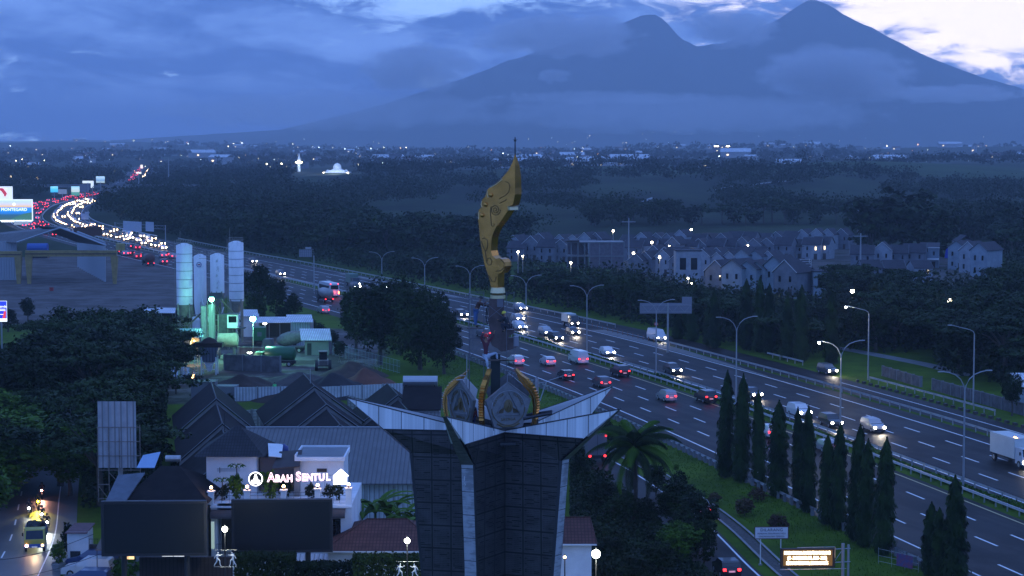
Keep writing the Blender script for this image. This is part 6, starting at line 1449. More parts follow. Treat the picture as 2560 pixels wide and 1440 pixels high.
MB().box(0, w_, 0, 2.2, z0, z1).build('cabin_wall', M_silo, t); MB().box(0.25, w_-0.2, -0.03, 0, z0+0.95, z1-0.3).build('window', M_glass, t); MB().box(-.2, w_+.2, -.3, 2.4, z1, z1+.08).build('roof', M_cgrey, t); MB().box(-.2, w_+1.2, -0.2, 2.2, z0-0.15, z0).build('deck', M_dark, t); b = MB(); [b.bar((x_, 0, 0), (x_, 0, z0-0.1), 0.07) for x_ in (0.1, w_)]; b.build('post', M_cream, t)
x0, z0 = xz(545, 868, 343); t = thing('storage_tank', 'cream horizontal storage tank on the ground under the cabin', 'tank', (x0, 343, 0)); MB().lathe([(0.3, -0.2), (1.15, 0), (1.2, 0.1), (1.2, 3.3), (1.1, 3.45), (0.3, 3.6)], (0, 0, 0), 20).build('tank_shell', M_cream, t, True).rotation_euler = (0, PI/2, 0); KIDS[t.name][-1].location = (0, 0, z0+1.25 if z0 > 0 else 1.3)
b = MB(); [b.box(x_-.2, x_+.2, -.8, .8, 0, 0.6) for x_ in (0.7, 2.8)]; b.build('saddle', M_conc, t)
x0, z0 = xz(502, 945, 318); t = thing('aggregate_hopper', 'blue-grey aggregate hopper on a white steel stand with a soil-filled box on top', 'hopper', (x0, 318, 0)); w_ = xz(541, 900, 318)[0]-x0; z0 = max(z0, 0); z2_, z3_ = xz(0, 893, 318)[1], xz(0, 869, 318)[1]
for x_ in (0.1, w_-0.1):
    for y_ in (0.1, 2.0): MB().box(x_-.09, x_+.09, y_-.09, y_+.09, 0, z2_).build('leg', M_silo, t)
MB().add([(0.3, 0.3, z2_-0.8), (w_-.3, 0.3, z2_-0.8), (w_-.3, 1.9, z2_-0.8), (0.3, 1.9, z2_-0.8), (-0.3, -0.1, z3_), (w_+.3, -0.1, z3_), (w_+.3, 2.3, z3_), (-0.3, 2.3, z3_)], [(0, 1, 5, 4), (1, 2, 6, 5), (2, 3, 7, 6), (3, 0, 4, 7), (0, 3, 2, 1)]).build('bin', corrugated('blue_grey_steel', (0.16, 0.19, 0.24), 0.5, 0, 0.5, 0.3), t)
MB().add([(0.5, 0.5, z2_-0.9), (w_-.5, .5, z2_-.9), (w_-.5, 1.6, z2_-.9), (.5, 1.6, z2_-.9), (w_/2-.3, .9, z2_-2.4), (w_/2+.3, .9, z2_-2.4), (w_/2+.3, 1.3, z2_-2.4), (w_/2-.3, 1.3, z2_-2.4)], [(0, 4, 5, 1), (1, 5, 6, 2), (2, 6, 7, 3), (3, 7, 4, 0)]).build('chute', M_silo, t)
b = MB(); b.bar((0.1, 0.05, z2_-0.6), (w_/2, 0.05, z2_-1.6), 0.05); b.bar((w_-.1, 0.05, z2_-0.6), (w_/2, 0.05, z2_-1.6), 0.05); b.bar((0.1, .05, .9), (w_-.1, .05, .9), 0.06); b.build('bracing', M_silo, t)
MB().box(-1.2, w_+0.9, 0, 2.2, z3_, z3_+0.75).build('feed_box', M_soil, t); MB().lathe([(1.5, z3_+.7), (0.8, z3_+1.3), (0.1, z3_+1.6)], (w_/2, 1.1, 0), 10).build('soil_fill', M_soil, t)
b = MB(); [b.bar((x_, -.3, 0), (x_, -.3, 3.2), 0.04) for x_ in (-.9, -.4)]; [b.bar((-.9, -.3, z_), (-.4, -.3, z_), 0.03) for z_ in np.arange(.4, 3.1, .4)]; b.build('ladder', M_silo, t)
x0, z0 = xz(458, 885, 333); t = thing('hut', 'blue-green raised hut with a sheet roof, lit orange inside', 'hut', (x0, 333, 0)); b = MB(); slope_roof(b, (-0.9, 2.4, 4.9+1.0), (2.8, 2.4, 4.9+1.0), (3.6, -.8, 4.7), (-0.2, -.8, 4.7), .06); b.build('roof', corrugated('teal_sheet_roof', (0.25, 0.42, 0.44), .4, 0), t)
MB().box(0.2, 1.2, 0, 2, 2.2, 4.7).build('wall', mat('teal_wall', (0.20, 0.30, 0.33), 0.6), t); MB().box(1.2, 2.3, 1.8, 2, 2.2, 4.6).build('rear_wall', M_cream, t); MB().box(0.2, 2.4, 0, 2, 2.1, 2.2).build('floor', M_dark, t); b = MB(); [b.bar((x_, y_, 0), (x_, y_, 4.6), .06) for x_ in (.2, 2.4) for y_ in (0, 2)]; b.build('post', M_cream, t)
MB().sphere((1.7, 1.0, 3.9), .12, 8, 6).build('bulb', M_bulb, t); lamp_light(t, (1.7, .6, 3.7), 260, (1, .55, .2), .2); lamp_light(t, (1.9, -1.2, 2.0), 300, (1, .55, .2), .3)
M_green = mat('green_floodlight_glow', (0.5, 1, .8), emit=(0.22, 1.0, 0.62), es=60)
def flood(label, px, py, Y, e, post=None, r=0.42):
    x_, _, z_ = atY(px, py, Y); t = thing('floodlight', label, 'floodlight', (x_, Y, 0)); MB().cyl((0, 0.2, 0), (0, 0.2, z_), .08, .06, 8).build('post', M_steel, t); MB().sphere((0, 0, z_), r, 12, 8).build('lamp_head', M_green, t, True); MB().lathe([(r*.5, z_+r*.75), (r*1.15, z_+r*.8), (r*.4, z_+r*1.15)], (0, .1, 0), 10).build('lamp_hood', M_steel, t)
    lamp_light(t, (0, -r-.15, z_-.1), e, (.25, 1, .62), .3); return t
flood('green-white floodlight high on the skip hoist', 529, 748, 341, 2600, r=.42); flood('green-white floodlight on a post right of the control cabin', 632, 797, 338, 5200, r=.50)
for px, py, lab in ((624, 882, 'white tube lamp above the bay walls'), (662, 809, 'white lamp under the open shed roof')):
    x_, _, z_ = atY(px, py, 330 if py > 850 else 372); YY_ = 330 if py > 850 else 372; t = thing('yard_lamp', lab, 'lamp', (x_, YY_, 0)); MB().cyl((0, .1, 0), (0, .1, z_), .05, .05, 6).build('post', M_steel, t); MB().box(-.35, .35, -.08, .08, z_-.06, z_+.06).build('tube', M_lampw, t); lamp_light(t, (0, -.3, z_-.2), 140, (.9, 1, .95), .2)
def shed(label, px0, px1, pyb, yt, d, m_roof=M_croof, m_wall=M_cwhite, over=0.6, lean=1.0, open_=False, skew=0):
    a = at(px0, pyb); c = at(px1, pyb); w_ = c[0]-a[0]; h_ = atY(px0, yt, a[1])[2]; t = thing('shed', label, 'shed', (a[0], a[1], 0), skew)
    if open_: b = MB(); [b.bar((x_, y_, 0), (x_, y_, h_), .07) for x_ in np.linspace(0.1, w_-.1, 4) for y_ in (0, d)]; b.build('post', M_steel, t); MB().box(0, w_, d-.1, d, 0, h_).build('rear_wall', M_dark, t)
    else: MB().box(0, w_, 0, d, 0, h_).build('wall', m_wall, t); MB().box(w_*.1, w_*.28, -.03, 0, 0, 2.1).build('door', M_dark, t)
    b = MB(); slope_roof(b, (-over-1.0, d+over, h_+lean), (w_+over-1.0, d+over, h_+lean), (w_+over, -over, h_+.03), (-over, -over, h_+.03), .08); b.build('roof', m_roof, t); return t
shed('tall white corrugated shed with a bright sheet roof', 728, 776, 868, 805, 6, lean=.8); shed('lower grey-walled shed with a white sloping roof in front of the mixer truck', 762, 822, 888, 850, 6, m_wall=M_paleconc, lean=1.4); shed('long open shed with a pale roof behind the green truck', 645, 728, 848, 806, 5, open_=True, lean=.6)
shed('small pale shed behind the tallest silo', 590, 640, 842, 790, 5, lean=.8, m_wall=M_silo); shed('long low pale shed roof left of the silos', 350, 432, 815, 782, 6, open_=True, lean=.5)
for i, (a, c_, py, h_, y2) in enumerate(((560, 700, 925, 2.6, 0), (598, 668, 905, 2.6, 0), (665, 702, 905, 2.4, 0))):
    wallrun('bay_wall', ['stained concrete bay wall in front of the batching plant', 'concrete bay wall under the tube lamp', 'short concrete bay wall left of the green tank truck'][i], a, py, c_, py+(6 if i == 0 else 2), h_, mat('stained_concrete', (.16, .155, .16), .8, var=.55, scale=.7), .3)
b = MB(); x0 = at(578, 890); 
# heaps
def heap(label, px, py, rx, ry, h, m, seed):
    X_, Y_, _ = at(px, py); t = thing('soil_heap', label, 'heap', (X_, Y_, 0)); n, k_ = 40, 10; b = MB(); V = [(0, 0, h)]
    for j in range(1, k_+1):
        for i in range(n):
            a = 2*PI*i/n; f = j/k_; rr = f*(1+.18*mnoise.noise(Vector((math.cos(a)*1.5, math.sin(a)*1.5, seed)))); z_ = h*(1-f)**.95*(1+.25*mnoise.noise(Vector((math.cos(a)*f*4, math.sin(a)*f*4, seed*2.0))))+.12*mnoise.noise(Vector((math.cos(a)*f*14, math.sin(a)*f*14, seed)))*(1-f)
            V.append((math.cos(a)*rx*rr, math.sin(a)*ry*rr, max(z_, -.05) if j < k_ else -.1))
    F_ = [(0, 1+i, 1+(i+1) % n) for i in range(n)]
    for j in range(1, k_):
        for i in range(n): F_.append((1+(j-1)*n+i, 1+j*n+i, 1+j*n+(i+1) % n, 1+(j-1)*n+(i+1) % n))
    b.add(V, F_); b.build('mound', m, t, True)
heap('dark reddish soil heap behind the left tile roof', 610, 985, 8, 7, 3.0, M_soil, 1); heap('grey gravel heap in front of the bay walls', 745, 955, 6, 6, 1.6, mat('gravel', (.07, .06, .055), .95, var=.4, scale=1.5, bump=.5), 2)
heap('black aggregate heap behind the middle tile roof', 835, 985, 7, 7, 3.2, mat('black_aggregate', (.022, .02, .022), .95, var=.3, scale=2, bump=.5), 3); heap('brick-red soil heap by the mesh fence', 915, 975, 5.5, 8, 3.4, M_redsoil, 4); heap('brown soil heap behind the brick-red heap', 880, 940, 6, 6, 2.4, mat('brown_soil', (.07, .045, .03), .95, var=.4, scale=1, bump=.4), 5); heap('small dark heap beside the puddle', 395, 955, 3, 2, .8, M_soil, 6)
heap('low dark soil heap at the fence', 700, 1000, 5, 4, 1.2, M_soil, 8)
b = MB(); P_ = [at(x_, y_)[:2] for x_, y_ in ((395, 938), (400, 915), (430, 912), (480, 920), (490, 935), (482, 948), (440, 952), (405, 950))]; tag(MB().add([(a, c_, .03) for a, c_ in P_], [tuple(range(len(P_)-1, -1, -1))]).build('puddle', mat('puddle_water', (.03, .035, .04), .04, spec=.9)), 'still rainwater puddle in the plant yard', 'water', kind='structure')
a = at(832, 888); c_ = at(1000, 935); d = Vector((c_[0]-a[0], c_[1]-a[1])); t = thing('mesh_fence', 'pale blue mesh fence running from the sheds toward the tall trees', 'fence', (a[0], a[1], 0), math.atan2(d.y, d.x)); b = MB(); [b.bar((x_, 0, 0), (x_, 0, 2.2), .035) for x_ in np.arange(0, d.length, 1.6)]; [b.bar((0, 0, z_), (d.length, 0, z_), .025) for z_ in (.2, 1.2, 2.15)]; [b.bar((x_, 0, .2), (x_, 0, 2.1), .012) for x_ in np.arange(0, d.length, .4)]; b.build('mesh_panel', mat('pale_blue_steel', (.30, .38, .45), .5, .3), t)
r_ = random.Random(9); t = thing('scrap_rack', 'jumbled row of pale steel frames stored along the mesh fence', 'steel frames', (*at(845, 905)[:2], 0)); 
for k in range(12):
    x_ = k*1.35; b = MB(); y_ = -k*1.5+r_.uniform(-.5, .5); w_ = r_.uniform(.8, 1.6); h_ = r_.uniform(.9, 1.6); tl = r_.uniform(-.5, .5); b.tube([(x_*.5, y_, 0), (x_*.5+tl, y_, h_), (x_*.5+tl+w_, y_+.3, h_), (x_*.5+w_, y_+.3, 0), (x_*.5, y_, 0)], .05, 4); b.build('steel_frame', M_cream, t)
person('person in a bright green vest standing by the corrugated fence', (*at(687, 1000)[:2], 0.9), .3, pose(), (.1, .7, .2), (.03, .03, .05), vest=(.15, .85, .30))
# ------------------------------------------------------------------ industrial lot at the far left
M_yel = mat('crane_yellow', (0.34, 0.25, 0.09), 0.6, var=.3, scale=1.0); M_post = mat('pale_column', (.34, .38, .42), .6)
# portal hall: ridge runs away from the camera; gable end faces us
YA, YB = 540.0, 800.0
def hallpt(px, py, Y): return Vector(atY(px, py, Y))
t = thing('portal_hall', 'long open-sided steel hall with a grey sheet roof', 'hall', (0, 0, 0))
E1 = hallpt(45, 604, 545); Rg = hallpt(146, 580, 640); E2 = hallpt(262, 610, 560)
# ridge and eaves as 3-D lines
zr_ = 17.0; ze_ = 11.0
def onz(px, py, z_): q_ = at(px, py, z_); return (q_[0], q_[1], z_)
A1 = onz(42, 606, 10.5); R1_ = onz(148, 581, 14.8); A2 = onz(265, 613, 10.5); A0 = onz(-40, 594, 10.5); R0 = onz(115, 572, 14.8); 
dirn = Vector((A2[0]-A1[0], A2[1]-A1[1], 0)); 
# near gable from A1 over R1_ to A2 ; roof runs back along the vector dv
dv = Vector((-95, 150, 0)); Rm = ((A1[0]+A2[0])/2, (A1[1]+A2[1])/2, 14.8)
b = MB(); A1v, A2v, Rv = Vector(A1), Vector(A2), Vector(Rm)
slope_roof(b, tuple(Rv), tuple(Rv+dv*.12), tuple(A2v+dv*.12), tuple(A2v), .2)
slope_roof(b, tuple(Rv+Vector((-2, 26, 0))), tuple(Rv), tuple(A1v), tuple(A1v+Vector((-24, 26, 0))), .2); b.build('roof', M_cgrey, t)
b = MB(); b.bar(tuple(A1v), tuple(Rv), .35); b.bar(tuple(Rv), tuple(A2v), .35); b.build('gable_beam', M_post, t)
posts = [(-5, 600, 708)]+[(10+9*k, 605, 700-2*k) for k in range(4)]
for i in range(7): 
    p0 = at(2+6.4*i, 700); MB().box(-.3, .3, -.3, .3, 0, 10.6).build('column', M_post, t, loc=(p0[0], p0[1], 0))
for i in range(14):
    f_ = i/13; p0 = at(196+(262-196)*f_, 668+(704-668)*f_); MB().box(-.28, .28, -.28, .28, 0, 10.8).build('column', M_post, t, loc=(p0[0], p0[1], 0))
b = MB(); p0 = at(196, 668); p1 = at(262, 704); b.bar((p0[0], p0[1], 10.7), (p1[0], p1[1], 10.7), .3); p2 = at(46, 690); b.build('eaves_beam', M_post, t)
p0 = at(45, 700); p1 = at(205, 672); MB().add([(p0[0], p0[1]+70, 8.5), (p1[0], p1[1]+30, 8.5), (p1[0], p1[1]+30, 11.5), (p0[0], p0[1]+70, 11.5)], [(0, 1, 2, 3)]).build('inner_beam', mat('rust_beam', (.09, .045, .03), .8), t)
# gantry cranes
def gantry(label, pxa, pxb, pytop, legs, Y=527):
    x0 = atY(pxa, pytop, Y)[0]; x1 = atY(pxb, pytop, Y)[0]; zt_ = atY(0, pytop, Y)[2]; t = thing('gantry_crane', label, 'crane', (x0, Y, 0)); w_ = x1-x0; MB().box(0, w_, -.6, .6, zt_-1.6, zt_).build('girder', M_yel, t); MB().box(0, w_, -.7, -.6, zt_-1.0, zt_-.75).build('rail_flange', M_brown, t)
    for px in legs:
        x_ = atY(px, 700, Y)[0]-x0; MB().add([(x_-.45, -.4, 0), (x_+.45, -.4, 0), (x_+.45, .4, 0), (x_-.45, .4, 0), (x_-.95, -.5, zt_-1.6), (x_+.95, -.5, zt_-1.6), (x_+.95, .5, zt_-1.6), (x_-.95, .5, zt_-1.6)], [(0, 1, 5, 4), (1, 2, 6, 5), (2, 3, 7, 6), (3, 0, 4, 7)]).build('leg', M_yel, t)
    return t
gantry('yellow gantry crane spanning from the pair of legs to the right', 64, 292, 626, (73, 287)); gantry('yellow gantry crane cut by the left edge of the picture', -60, 54, 628, (47, -50))
p0 = at(93, 645); t = thing('blue_container', 'blue tank-shaped container inside the open hall', 'container', (p0[0], p0[1], 2.0)); MB().cyl((-3, 0, 1.3), (3.5, 0, 1.3), 1.5, 1.5, 14).build('shell', mat('blue_paint', (.03, .10, .35), .5), t); MB().box(-3, 3.5, -1, 1, -2.0, -.1).build('stand', M_dark, t)
t = thing('red_crate', 'small red crate lying on the bare lot', 'crate', (*at(129, 727)[:2], 0)); MB().box(-.45, .45, -.4, .4, 0, .8).build('box', mat('red_paint', (.30, .03, .03), .6), t); MB().box(-.5, .5, -.45, .45, .8, .88).build('lid', mat('red_paint_dark', (.18, .02, .02), .6), t)
# ------------------------------------------------------------------ vehicles
M_head = mat('headlight', (1, 1, 1), emit=(1.0, 0.90, 0.74), es=60); M_headc = mat('cool_headlight', (1, 1, 1), emit=(0.92, 0.95, 1.0), es=60)
M_tail = mat('tail_light', (.5, .02, .02), emit=(1.0, 0.022, 0.028), es=6.5); M_brake = mat('brake_light', (.6, .05, .02), emit=(1.0, 0.10, 0.04), es=22); M_amber = mat('amber_light', (.6, .3, .02), emit=(1.0, 0.42, 0.06), es=30)
M_plate = mat('number_plate', (.7, .7, .7), emit=(1, 1, 1), es=0.12)
PAINT = {'white': (.62, .63, .64), 'silver': (.34, .35, .37), 'black': (.014, .014, .016), 'grey': (.10, .105, .11), 'red': (.28, .02, .02), 'blue': (.03, .06, .16), 'brown': (.09, .06, .05)}
def paint(c): return mat('paint_'+c, PAINT[c], 0.28, 0.25 if c in ('silver', 'grey') else 0.0, coat=0.6)
def wheels(t, xs, ys, r, w=0.22, m=M_black):
    for y in ys:
        for x in xs:
            sg = 1 if x > 0 else -1
            wv = MB().cyl((x-w/2, y, r), (x+w/2, y, r), r, r, 14).build('wheel', m, t)
            MB().cyl((x+sg*w/2, y, r), (x+sg*(w/2+.015), y, r), r*.58, r*.55, 10).build('rim', M_steel, wv)
def carbody(prof, W, belt, tum=0.86):
    """side profile (y, z) swept across the width, with the cabin leaning inwards above the belt line"""
    b = MB(); n = len(prof); V = []
    def hw(z): return W/2*(1.0 if z <= belt else 1-(1-tum)*(z-belt)/0.7)*(0.96 if z < 0.45 else 1)
    for sg in (-1, 1): V += [(sg*hw(z), y, z) for y, z in prof]
    tri = tessellate_polygon([[Vector((y, z, 0)) for y, z in prof]]); F_ = []
    for q_ in tri: F_.append(tuple(q_)); F_.append(tuple(i+n for i in reversed(q_)))
    for i in range(n): F_.append((i, n+i, n+(i+1) % n, (i+1) % n))
    return b.add(V, F_), hw
def quad_panel(b, P, off):
    P = [Vector(p) for p in P]; nn = (P[1]-P[0]).cross(P[2]-P[0]).normalized()*off; b.add([tuple(p+nn) for p in P], [tuple(range(len(P)))])
def make_car(kind, color, mode):
    """mode 'tail' = rear lamps lit, 'head' = headlamps lit; the car faces +Y"""
    spec = {'mpv': (4.4, 1.72, 1.66, 1.0, [(-2.2,.32),(-2.2,.85),(-2.12,1.02),(-1.98,1.52),(-1.75,1.66),(.25,1.64),(1.15,1.05),(2.05,.88),(2.2,.6),(2.2,.28)]),
            'suv': (4.7, 1.85, 1.82, 1.12, [(-2.35,.38),(-2.35,.95),(-2.3,1.12),(-2.1,1.66),(-1.9,1.80),(.3,1.80),(1.05,1.18),(2.2,1.02),(2.35,.7),(2.35,.35)]),
            'hatch': (3.9, 1.68, 1.50, .95, [(-1.95,.3),(-1.95,.8),(-1.85,.97),(-1.55,1.4),(-1.3,1.5),(.15,1.48),(.95,.98),(1.8,.82),(1.95,.58),(1.95,.26)]),
            'van': (5.2, 1.92, 2.25, 1.25, [(-2.6,.38),(-2.6,1.2),(-2.5,2.1),(-2.35,2.25),(1.2,2.22),(1.55,2.05),(2.25,1.15),(2.55,.95),(2.6,.6),(2.6,.34)])}[kind]
    Lc, Wc, Hc, belt, prof = spec; t = thing('car' if kind != 'van' else 'van', 'x', 'car' if kind != 'van' else 'van', (0, 0, -400)); b, hw = carbody(prof, Wc, belt); b.build('body', paint(color), t)
    g_ = MB(); i6 = [p for p in prof if p[1] > belt-.1]
    rear_top, roof_r, roof_f, base_f = prof[3], prof[4], prof[5], prof[6]; rb = prof[2]
    if kind == 'van': rb = (-2.58, 1.35); rear_top = (-2.51, 2.02); roof_f = (1.5, 2.03); base_f = prof[6]
    zt_ = roof_f[1]-.08
    quad_panel(g_, [(-hw(base_f[1])*.9, base_f[0], base_f[1]+.02), (hw(base_f[1])*.9, base_f[0], base_f[1]+.02), (hw(zt_)*.92, roof_f[0]+.06, zt_), (-hw(zt_)*.92, roof_f[0]+.06, zt_)], .012)
    g_.build('windscreen', M_glass, t); g_ = MB()
    quad_panel(g_, [(hw(rb[1])*.85, rb[0], rb[1]+.06), (-hw(rb[1])*.85, rb[0], rb[1]+.06), (-hw(rear_top[1])*.86, rear_top[0], rear_top[1]-.03), (hw(rear_top[1])*.86, rear_top[0], rear_top[1]-.03)], .014); g_.build('rear_window', M_glass, t)
    for sg in (1, -1):
        g_ = MB(); zt2 = Hc-.17; zb2 = belt+.04; P = [(sg*hw(zb2), base_f[0]-.12, zb2), (sg*hw(zb2), rb[0]+.22, zb2), (sg*hw(zt2), rear_top[0]+.25, zt2), (sg*hw(zt2), roof_f[0]-.02, zt2)]
        quad_panel(g_, P if sg > 0 else P[::-1], .012); g_.build('side_window', M_glass, t)
        MB().box(sg*(Wc/2+.02) if sg > 0 else -Wc/2-.17, sg*(Wc/2+.17) if sg > 0 else -Wc/2-.02, base_f[0]-.25, base_f[0]-.13, belt+.0, belt+.14).build('mirror', paint(color), t)
    wheels(t, (-Wc/2+.1, Wc/2-.1), (-Lc*.30, Lc*.31), .33)
    MB().box(-Wc*.42, Wc*.42, Lc/2, Lc/2+.03, .3, .52).build('front_bumper', M_dark, t); MB().box(-.28, .28, -Lc/2-.03, -Lc/2, .62, .76).build('number_plate', M_plate if mode == 'tail' else M_dark, t); MB().box(-Wc*.45, Wc*.45, -Lc/2-.05, -Lc/2, .30, .5).build('rear_bumper', paint(color), t)
    for sg in (-1, 1):
        x_ = sg*Wc*.38; zl = .72 if kind != 'suv' else .86
        if mode == 'head': MB().lathe([(.02, 0), (.17, .01), (.15, .06), (.02, .07)], (0, 0, 0), 10).build('headlight', M_headc if color in ('white',) else M_head, t, loc=(x_, Lc/2-.01, zl)).rotation_euler = (-PI/2, 0, 0); 
        else: MB().box(x_-.2, x_+.2, Lc/2-.12, Lc/2+.01, zl-.08, zl+.08).build('headlight', M_steel, t)
        zz = belt-.12 if kind != 'van' else .95
        MB().box(x_-.13, x_+.13, -Lc/2-.035, -Lc/2+.08, zz-.10, zz+.10).build('tail_light', M_tail if mode == 'tail' else mat('unlit_tail', (.12, .01, .01), .3), t)
    if mode == 'head': lamp_light(t, (0, Lc/2+.25, .75), 420, (1.0, .88, .70), .25, 70, (math.radians(74), 0, 0)); t['spot'] = 1
    elif mode == 'tail': lamp_light(t, (0, -Lc/2-.35, .8), 5, (1, .06, .05), .3)
    return t
CARS = {}
def car(kind, color, mode):
    k = (kind, color, mode)
    if k not in CARS: CARS[k] = make_car(kind, color, mode)
    return CARS[k]
def put_car(proto, px, py, label, group=None, away=None, dz=0.04, head=None, yaw=0.0):
    X, Y, _ = at(px, py); s, off = road_off(X, Y); _, _, h = rpos(s, off)
    away = off < 3 if away is None else away
    rz = (h-PI/2) if away else (h+PI/2)
    if head is not None: rz = head
    return dup(proto, (X, Y, dz), rz=rz+yaw, label=label, group=group)
near = [('mpv','white','tail',1289,912,'white people carrier seen from behind, directly right of the monument crown'),('hatch','white','tail',1369,913,'white hatchback driving away beside the white minibus'),
        ('van','white','tail',1446,908,'white high-roof minibus driving away along the median lane'),('hatch','black','tail',1414,948,'black hatchback with bright orange-red brake lights'),
        ('mpv','grey','tail',1503,967,'dark grey car driving away, below the red-lit black car'),('suv','black','tail',1550,940,'black car with wide red tail lights beside the median hedge'),
        ('mpv','silver','tail',1666,1002,'silver-grey car driving away in the middle lane near the mast trees'),('suv','black','tail',1764,1005,'black car driving away in the median lane just before the mast trees'),
        ('mpv','white','tail',1920,1092,'white car half hidden between the mast trees on the near carriageway'),('hatch','silver','tail',2062,1128,'silver car behind the mast trees in the median lane'),
        ('mpv','silver','tail',808,783,'silver people carrier driving away between the tall trees and the silos'),('mpv','grey','tail',1208,842,'grey car on the near carriageway behind the monument'),
        ('suv','white','head',1998,1042,'white off-road car coming closer above the mast trees'),('mpv','black','head',2076,1066,'black car coming with glaring headlights, left of the silver one'),
        ('mpv','silver','head',2182,1078,'silver car coming with long headlight glow at the right'),('hatch','black','head',1882,995,'dark car coming, just above the first mast trees'),
        ('mpv','black','head',1681,934,'dark car coming alone in the middle of the far carriageway'),('hatch','white','head',1518,889,'white hatchback coming with bright headlights'),
        ('mpv','black','head',1389,852,'dark car coming nearest the median hedge'),('mpv','silver','head',1364,838,'silver people carrier coming beside the median, just behind a dark car'),
        ('hatch','black','head',1431,838,'dark car coming, close in front of the small box lorry'),('mpv','white','head',1298,824,'white car coming, lowest of the three beside the scaffold'),
        ('hatch','silver','head',1294,803,'silver car coming, middle of the three beside the scaffold'),('mpv','silver','head',1300,777,'silver car coming on the outer lane, topmost beside the scaffold'),
        ('mpv','black','head',1152,793,'dark car coming left of the scaffold'),('mpv','grey','head',888,722,'grey car coming just above the tall dark trees'),('hatch','black','head',968,722,'car with orange headlights coming above the tall trees'),
        ('mpv','grey','head',701,690,'car with warm headlights coming, right of the tree behind the silos'),('mpv','white','head',652,682,'white car coming behind the tree by the tallest silo'),('mpv','grey','head',632,658,'car coming close to the top right of the tallest silo')]
for k_, c_, md, px, py, lab in near: put_car(car(k_, c_, md), px, py, lab, None, away=(md == 'tail'))
put_car(car('van', 'white', 'head'), 1641, 852, 'white van coming on the side road beyond the outer rail', away=False)
put_car(car('hatch', 'black', 'tail'), 1816, 1438, 'dark hatchback with red tail lights on the narrow access road', away=True, head=math.radians(8))
put_car(car('mpv', 'white', 'tail'), 1741, 1290, 'white car on the access road, mostly hidden by the trees', away=True, head=math.radians(12))
put_car(car('mpv', 'grey', 'head'), 2068, 935, 'car with small headlights on the side road behind the far mast trees', away=False)
for px, py, c_, lab in ((222, 1440, 'white', 'white car parked in the front row beside the left street'), (232, 1418, 'blue', 'dark blue car parked behind the white one'), (215, 1470, 'blue', 'dark blue car parked nearest the camera beside the left street')):
    X, Y, _ = at(px, py); dup(car('mpv', c_, 'off'), (X, Y, 0), rz=PI/2-0.1, label=lab)
# the jam
def simple_lamp_car(color, mode):
    t = make_car('mpv', color, mode)
    return t
DK = {}
def dist_car(color, mode):
    k = (color, mode)
    if k in DK: return DK[k]
    t = thing('car', 'x', 'car', (0, 0, -400)); b, hw = carbody([(-2.2,.32),(-2.2,.95),(-1.9,1.6),(.2,1.6),(1.1,1.02),(2.1,.88),(2.2,.3)], 1.75, 1.0); b.build('body', paint(color), t)
    y = 2.2 if mode == 'head' else -2.2
    g_ = MB().box(-.72, .72, -1.75, .25, 1.05, 1.5); g_.v = [(x_*1.09, y_*1.02, z_) for x_, y_, z_ in g_.v]; g_.build('window', M_glass, t)
    wheels(t, (-.78, .78), (-1.35, 1.35), .33)
    for sg in (-1, 1): 
        r = .23 if mode == 'head' else .18; MB().sphere((0, 0, 0), r, 8, 5).build('headlight' if mode == 'head' else 'tail_light', M_jamh if mode == 'head' else M_jamt, t, loc=(sg*.68, y, .75 if mode == 'head' else .9))
    DK[k] = t; return t
M_jamh = mat('far_headlight', (1, 1, 1), emit=(1.0, .66, .34), es=34, sample=False); M_jamt = mat('far_tail_light', (1, .1, .1), emit=(1.0, .035, .06), es=9, sample=False)
R2_ = random.Random(21)
expl = [(265,640,'t'),(243,618,'t'),(283,648,'t'),(330,621,'t'),(345,624,'t'),(328,638,'t'),(343,642,'t'),(407,644,'t'),(420,641,'t'),(408,660,'t'),(432,646,'t'),
        (210,584,'h'),(252,590,'h'),(350,612,'h'),(344,604,'h'),(372,606,'h'),(380,616,'h'),(390,618,'h'),(405,613,'h'),(397,624,'h'),(300,602,'h'),(163,572,'h'),(175,576,'h'),(185,573,'h'),(200,560,'h')]
occ = []
def put_d(X, Y, off, mode, lab, grp):
    s, _ = road_off(X, Y); _, _, h = rpos(s, off); occ.append((X, Y)); dup(dist_car(R2_.choice(['white', 'silver', 'black', 'black', 'grey', 'red' if mode == 'tail' else 'silver']), mode), (X, Y, .04), rz=h-PI/2 if mode == 'tail' else h+PI/2, label=lab, group=grp)
for px, py, m_ in expl:
    X, Y, _ = at(px, py); s, off = road_off(X, Y); mode = 'tail' if m_ == 't' else 'head'
    off = min(max(off, -13), -1.8) if m_ == 't' else min(max(off, 7), 18.6); X, Y, _ = rpos(s, off)
    put_d(X, Y, off, mode, 'car in the evening queue left of the silos, showing red tail lights' if m_ == 't' else 'oncoming car with bright headlights left of the silos', 'queueing cars left of the silos (%s)' % mode)
for mode, lanes, s0, s1, dens in (('head', (7.3, 10.9, 14.5, 18.4), sY(755), sY(1330), .80), ('tail', (-1.8, -5.5, -9.2, -12.9), sY(790), sY(1500), .52), ('head', (7.3,), sY(2000), sY(3000), .30), ('tail', (-1.8, -5.5), sY(1950), sY(3100), .30)):
    for ln in lanes:
        s = s0+R2_.uniform(0, 20)
        while s < s1:
            dd = dens*(1.25 if mode == 'head' and sY(900) < s < sY(1260) else 1)
            if R2_.random() < dd:
                X, Y, _ = rpos(s, ln+R2_.uniform(-.4, .4))
                if all((X-a)**2+(Y-c)**2 > 40 for a, c in occ[-400:]): put_d(X, Y, ln, mode, 'car in the distant traffic jam showing its %s lights' % ('head' if mode == 'head' else 'red tail'), 'cars of the distant jam (%s)' % mode)
            s += R2_.uniform(8, 16)
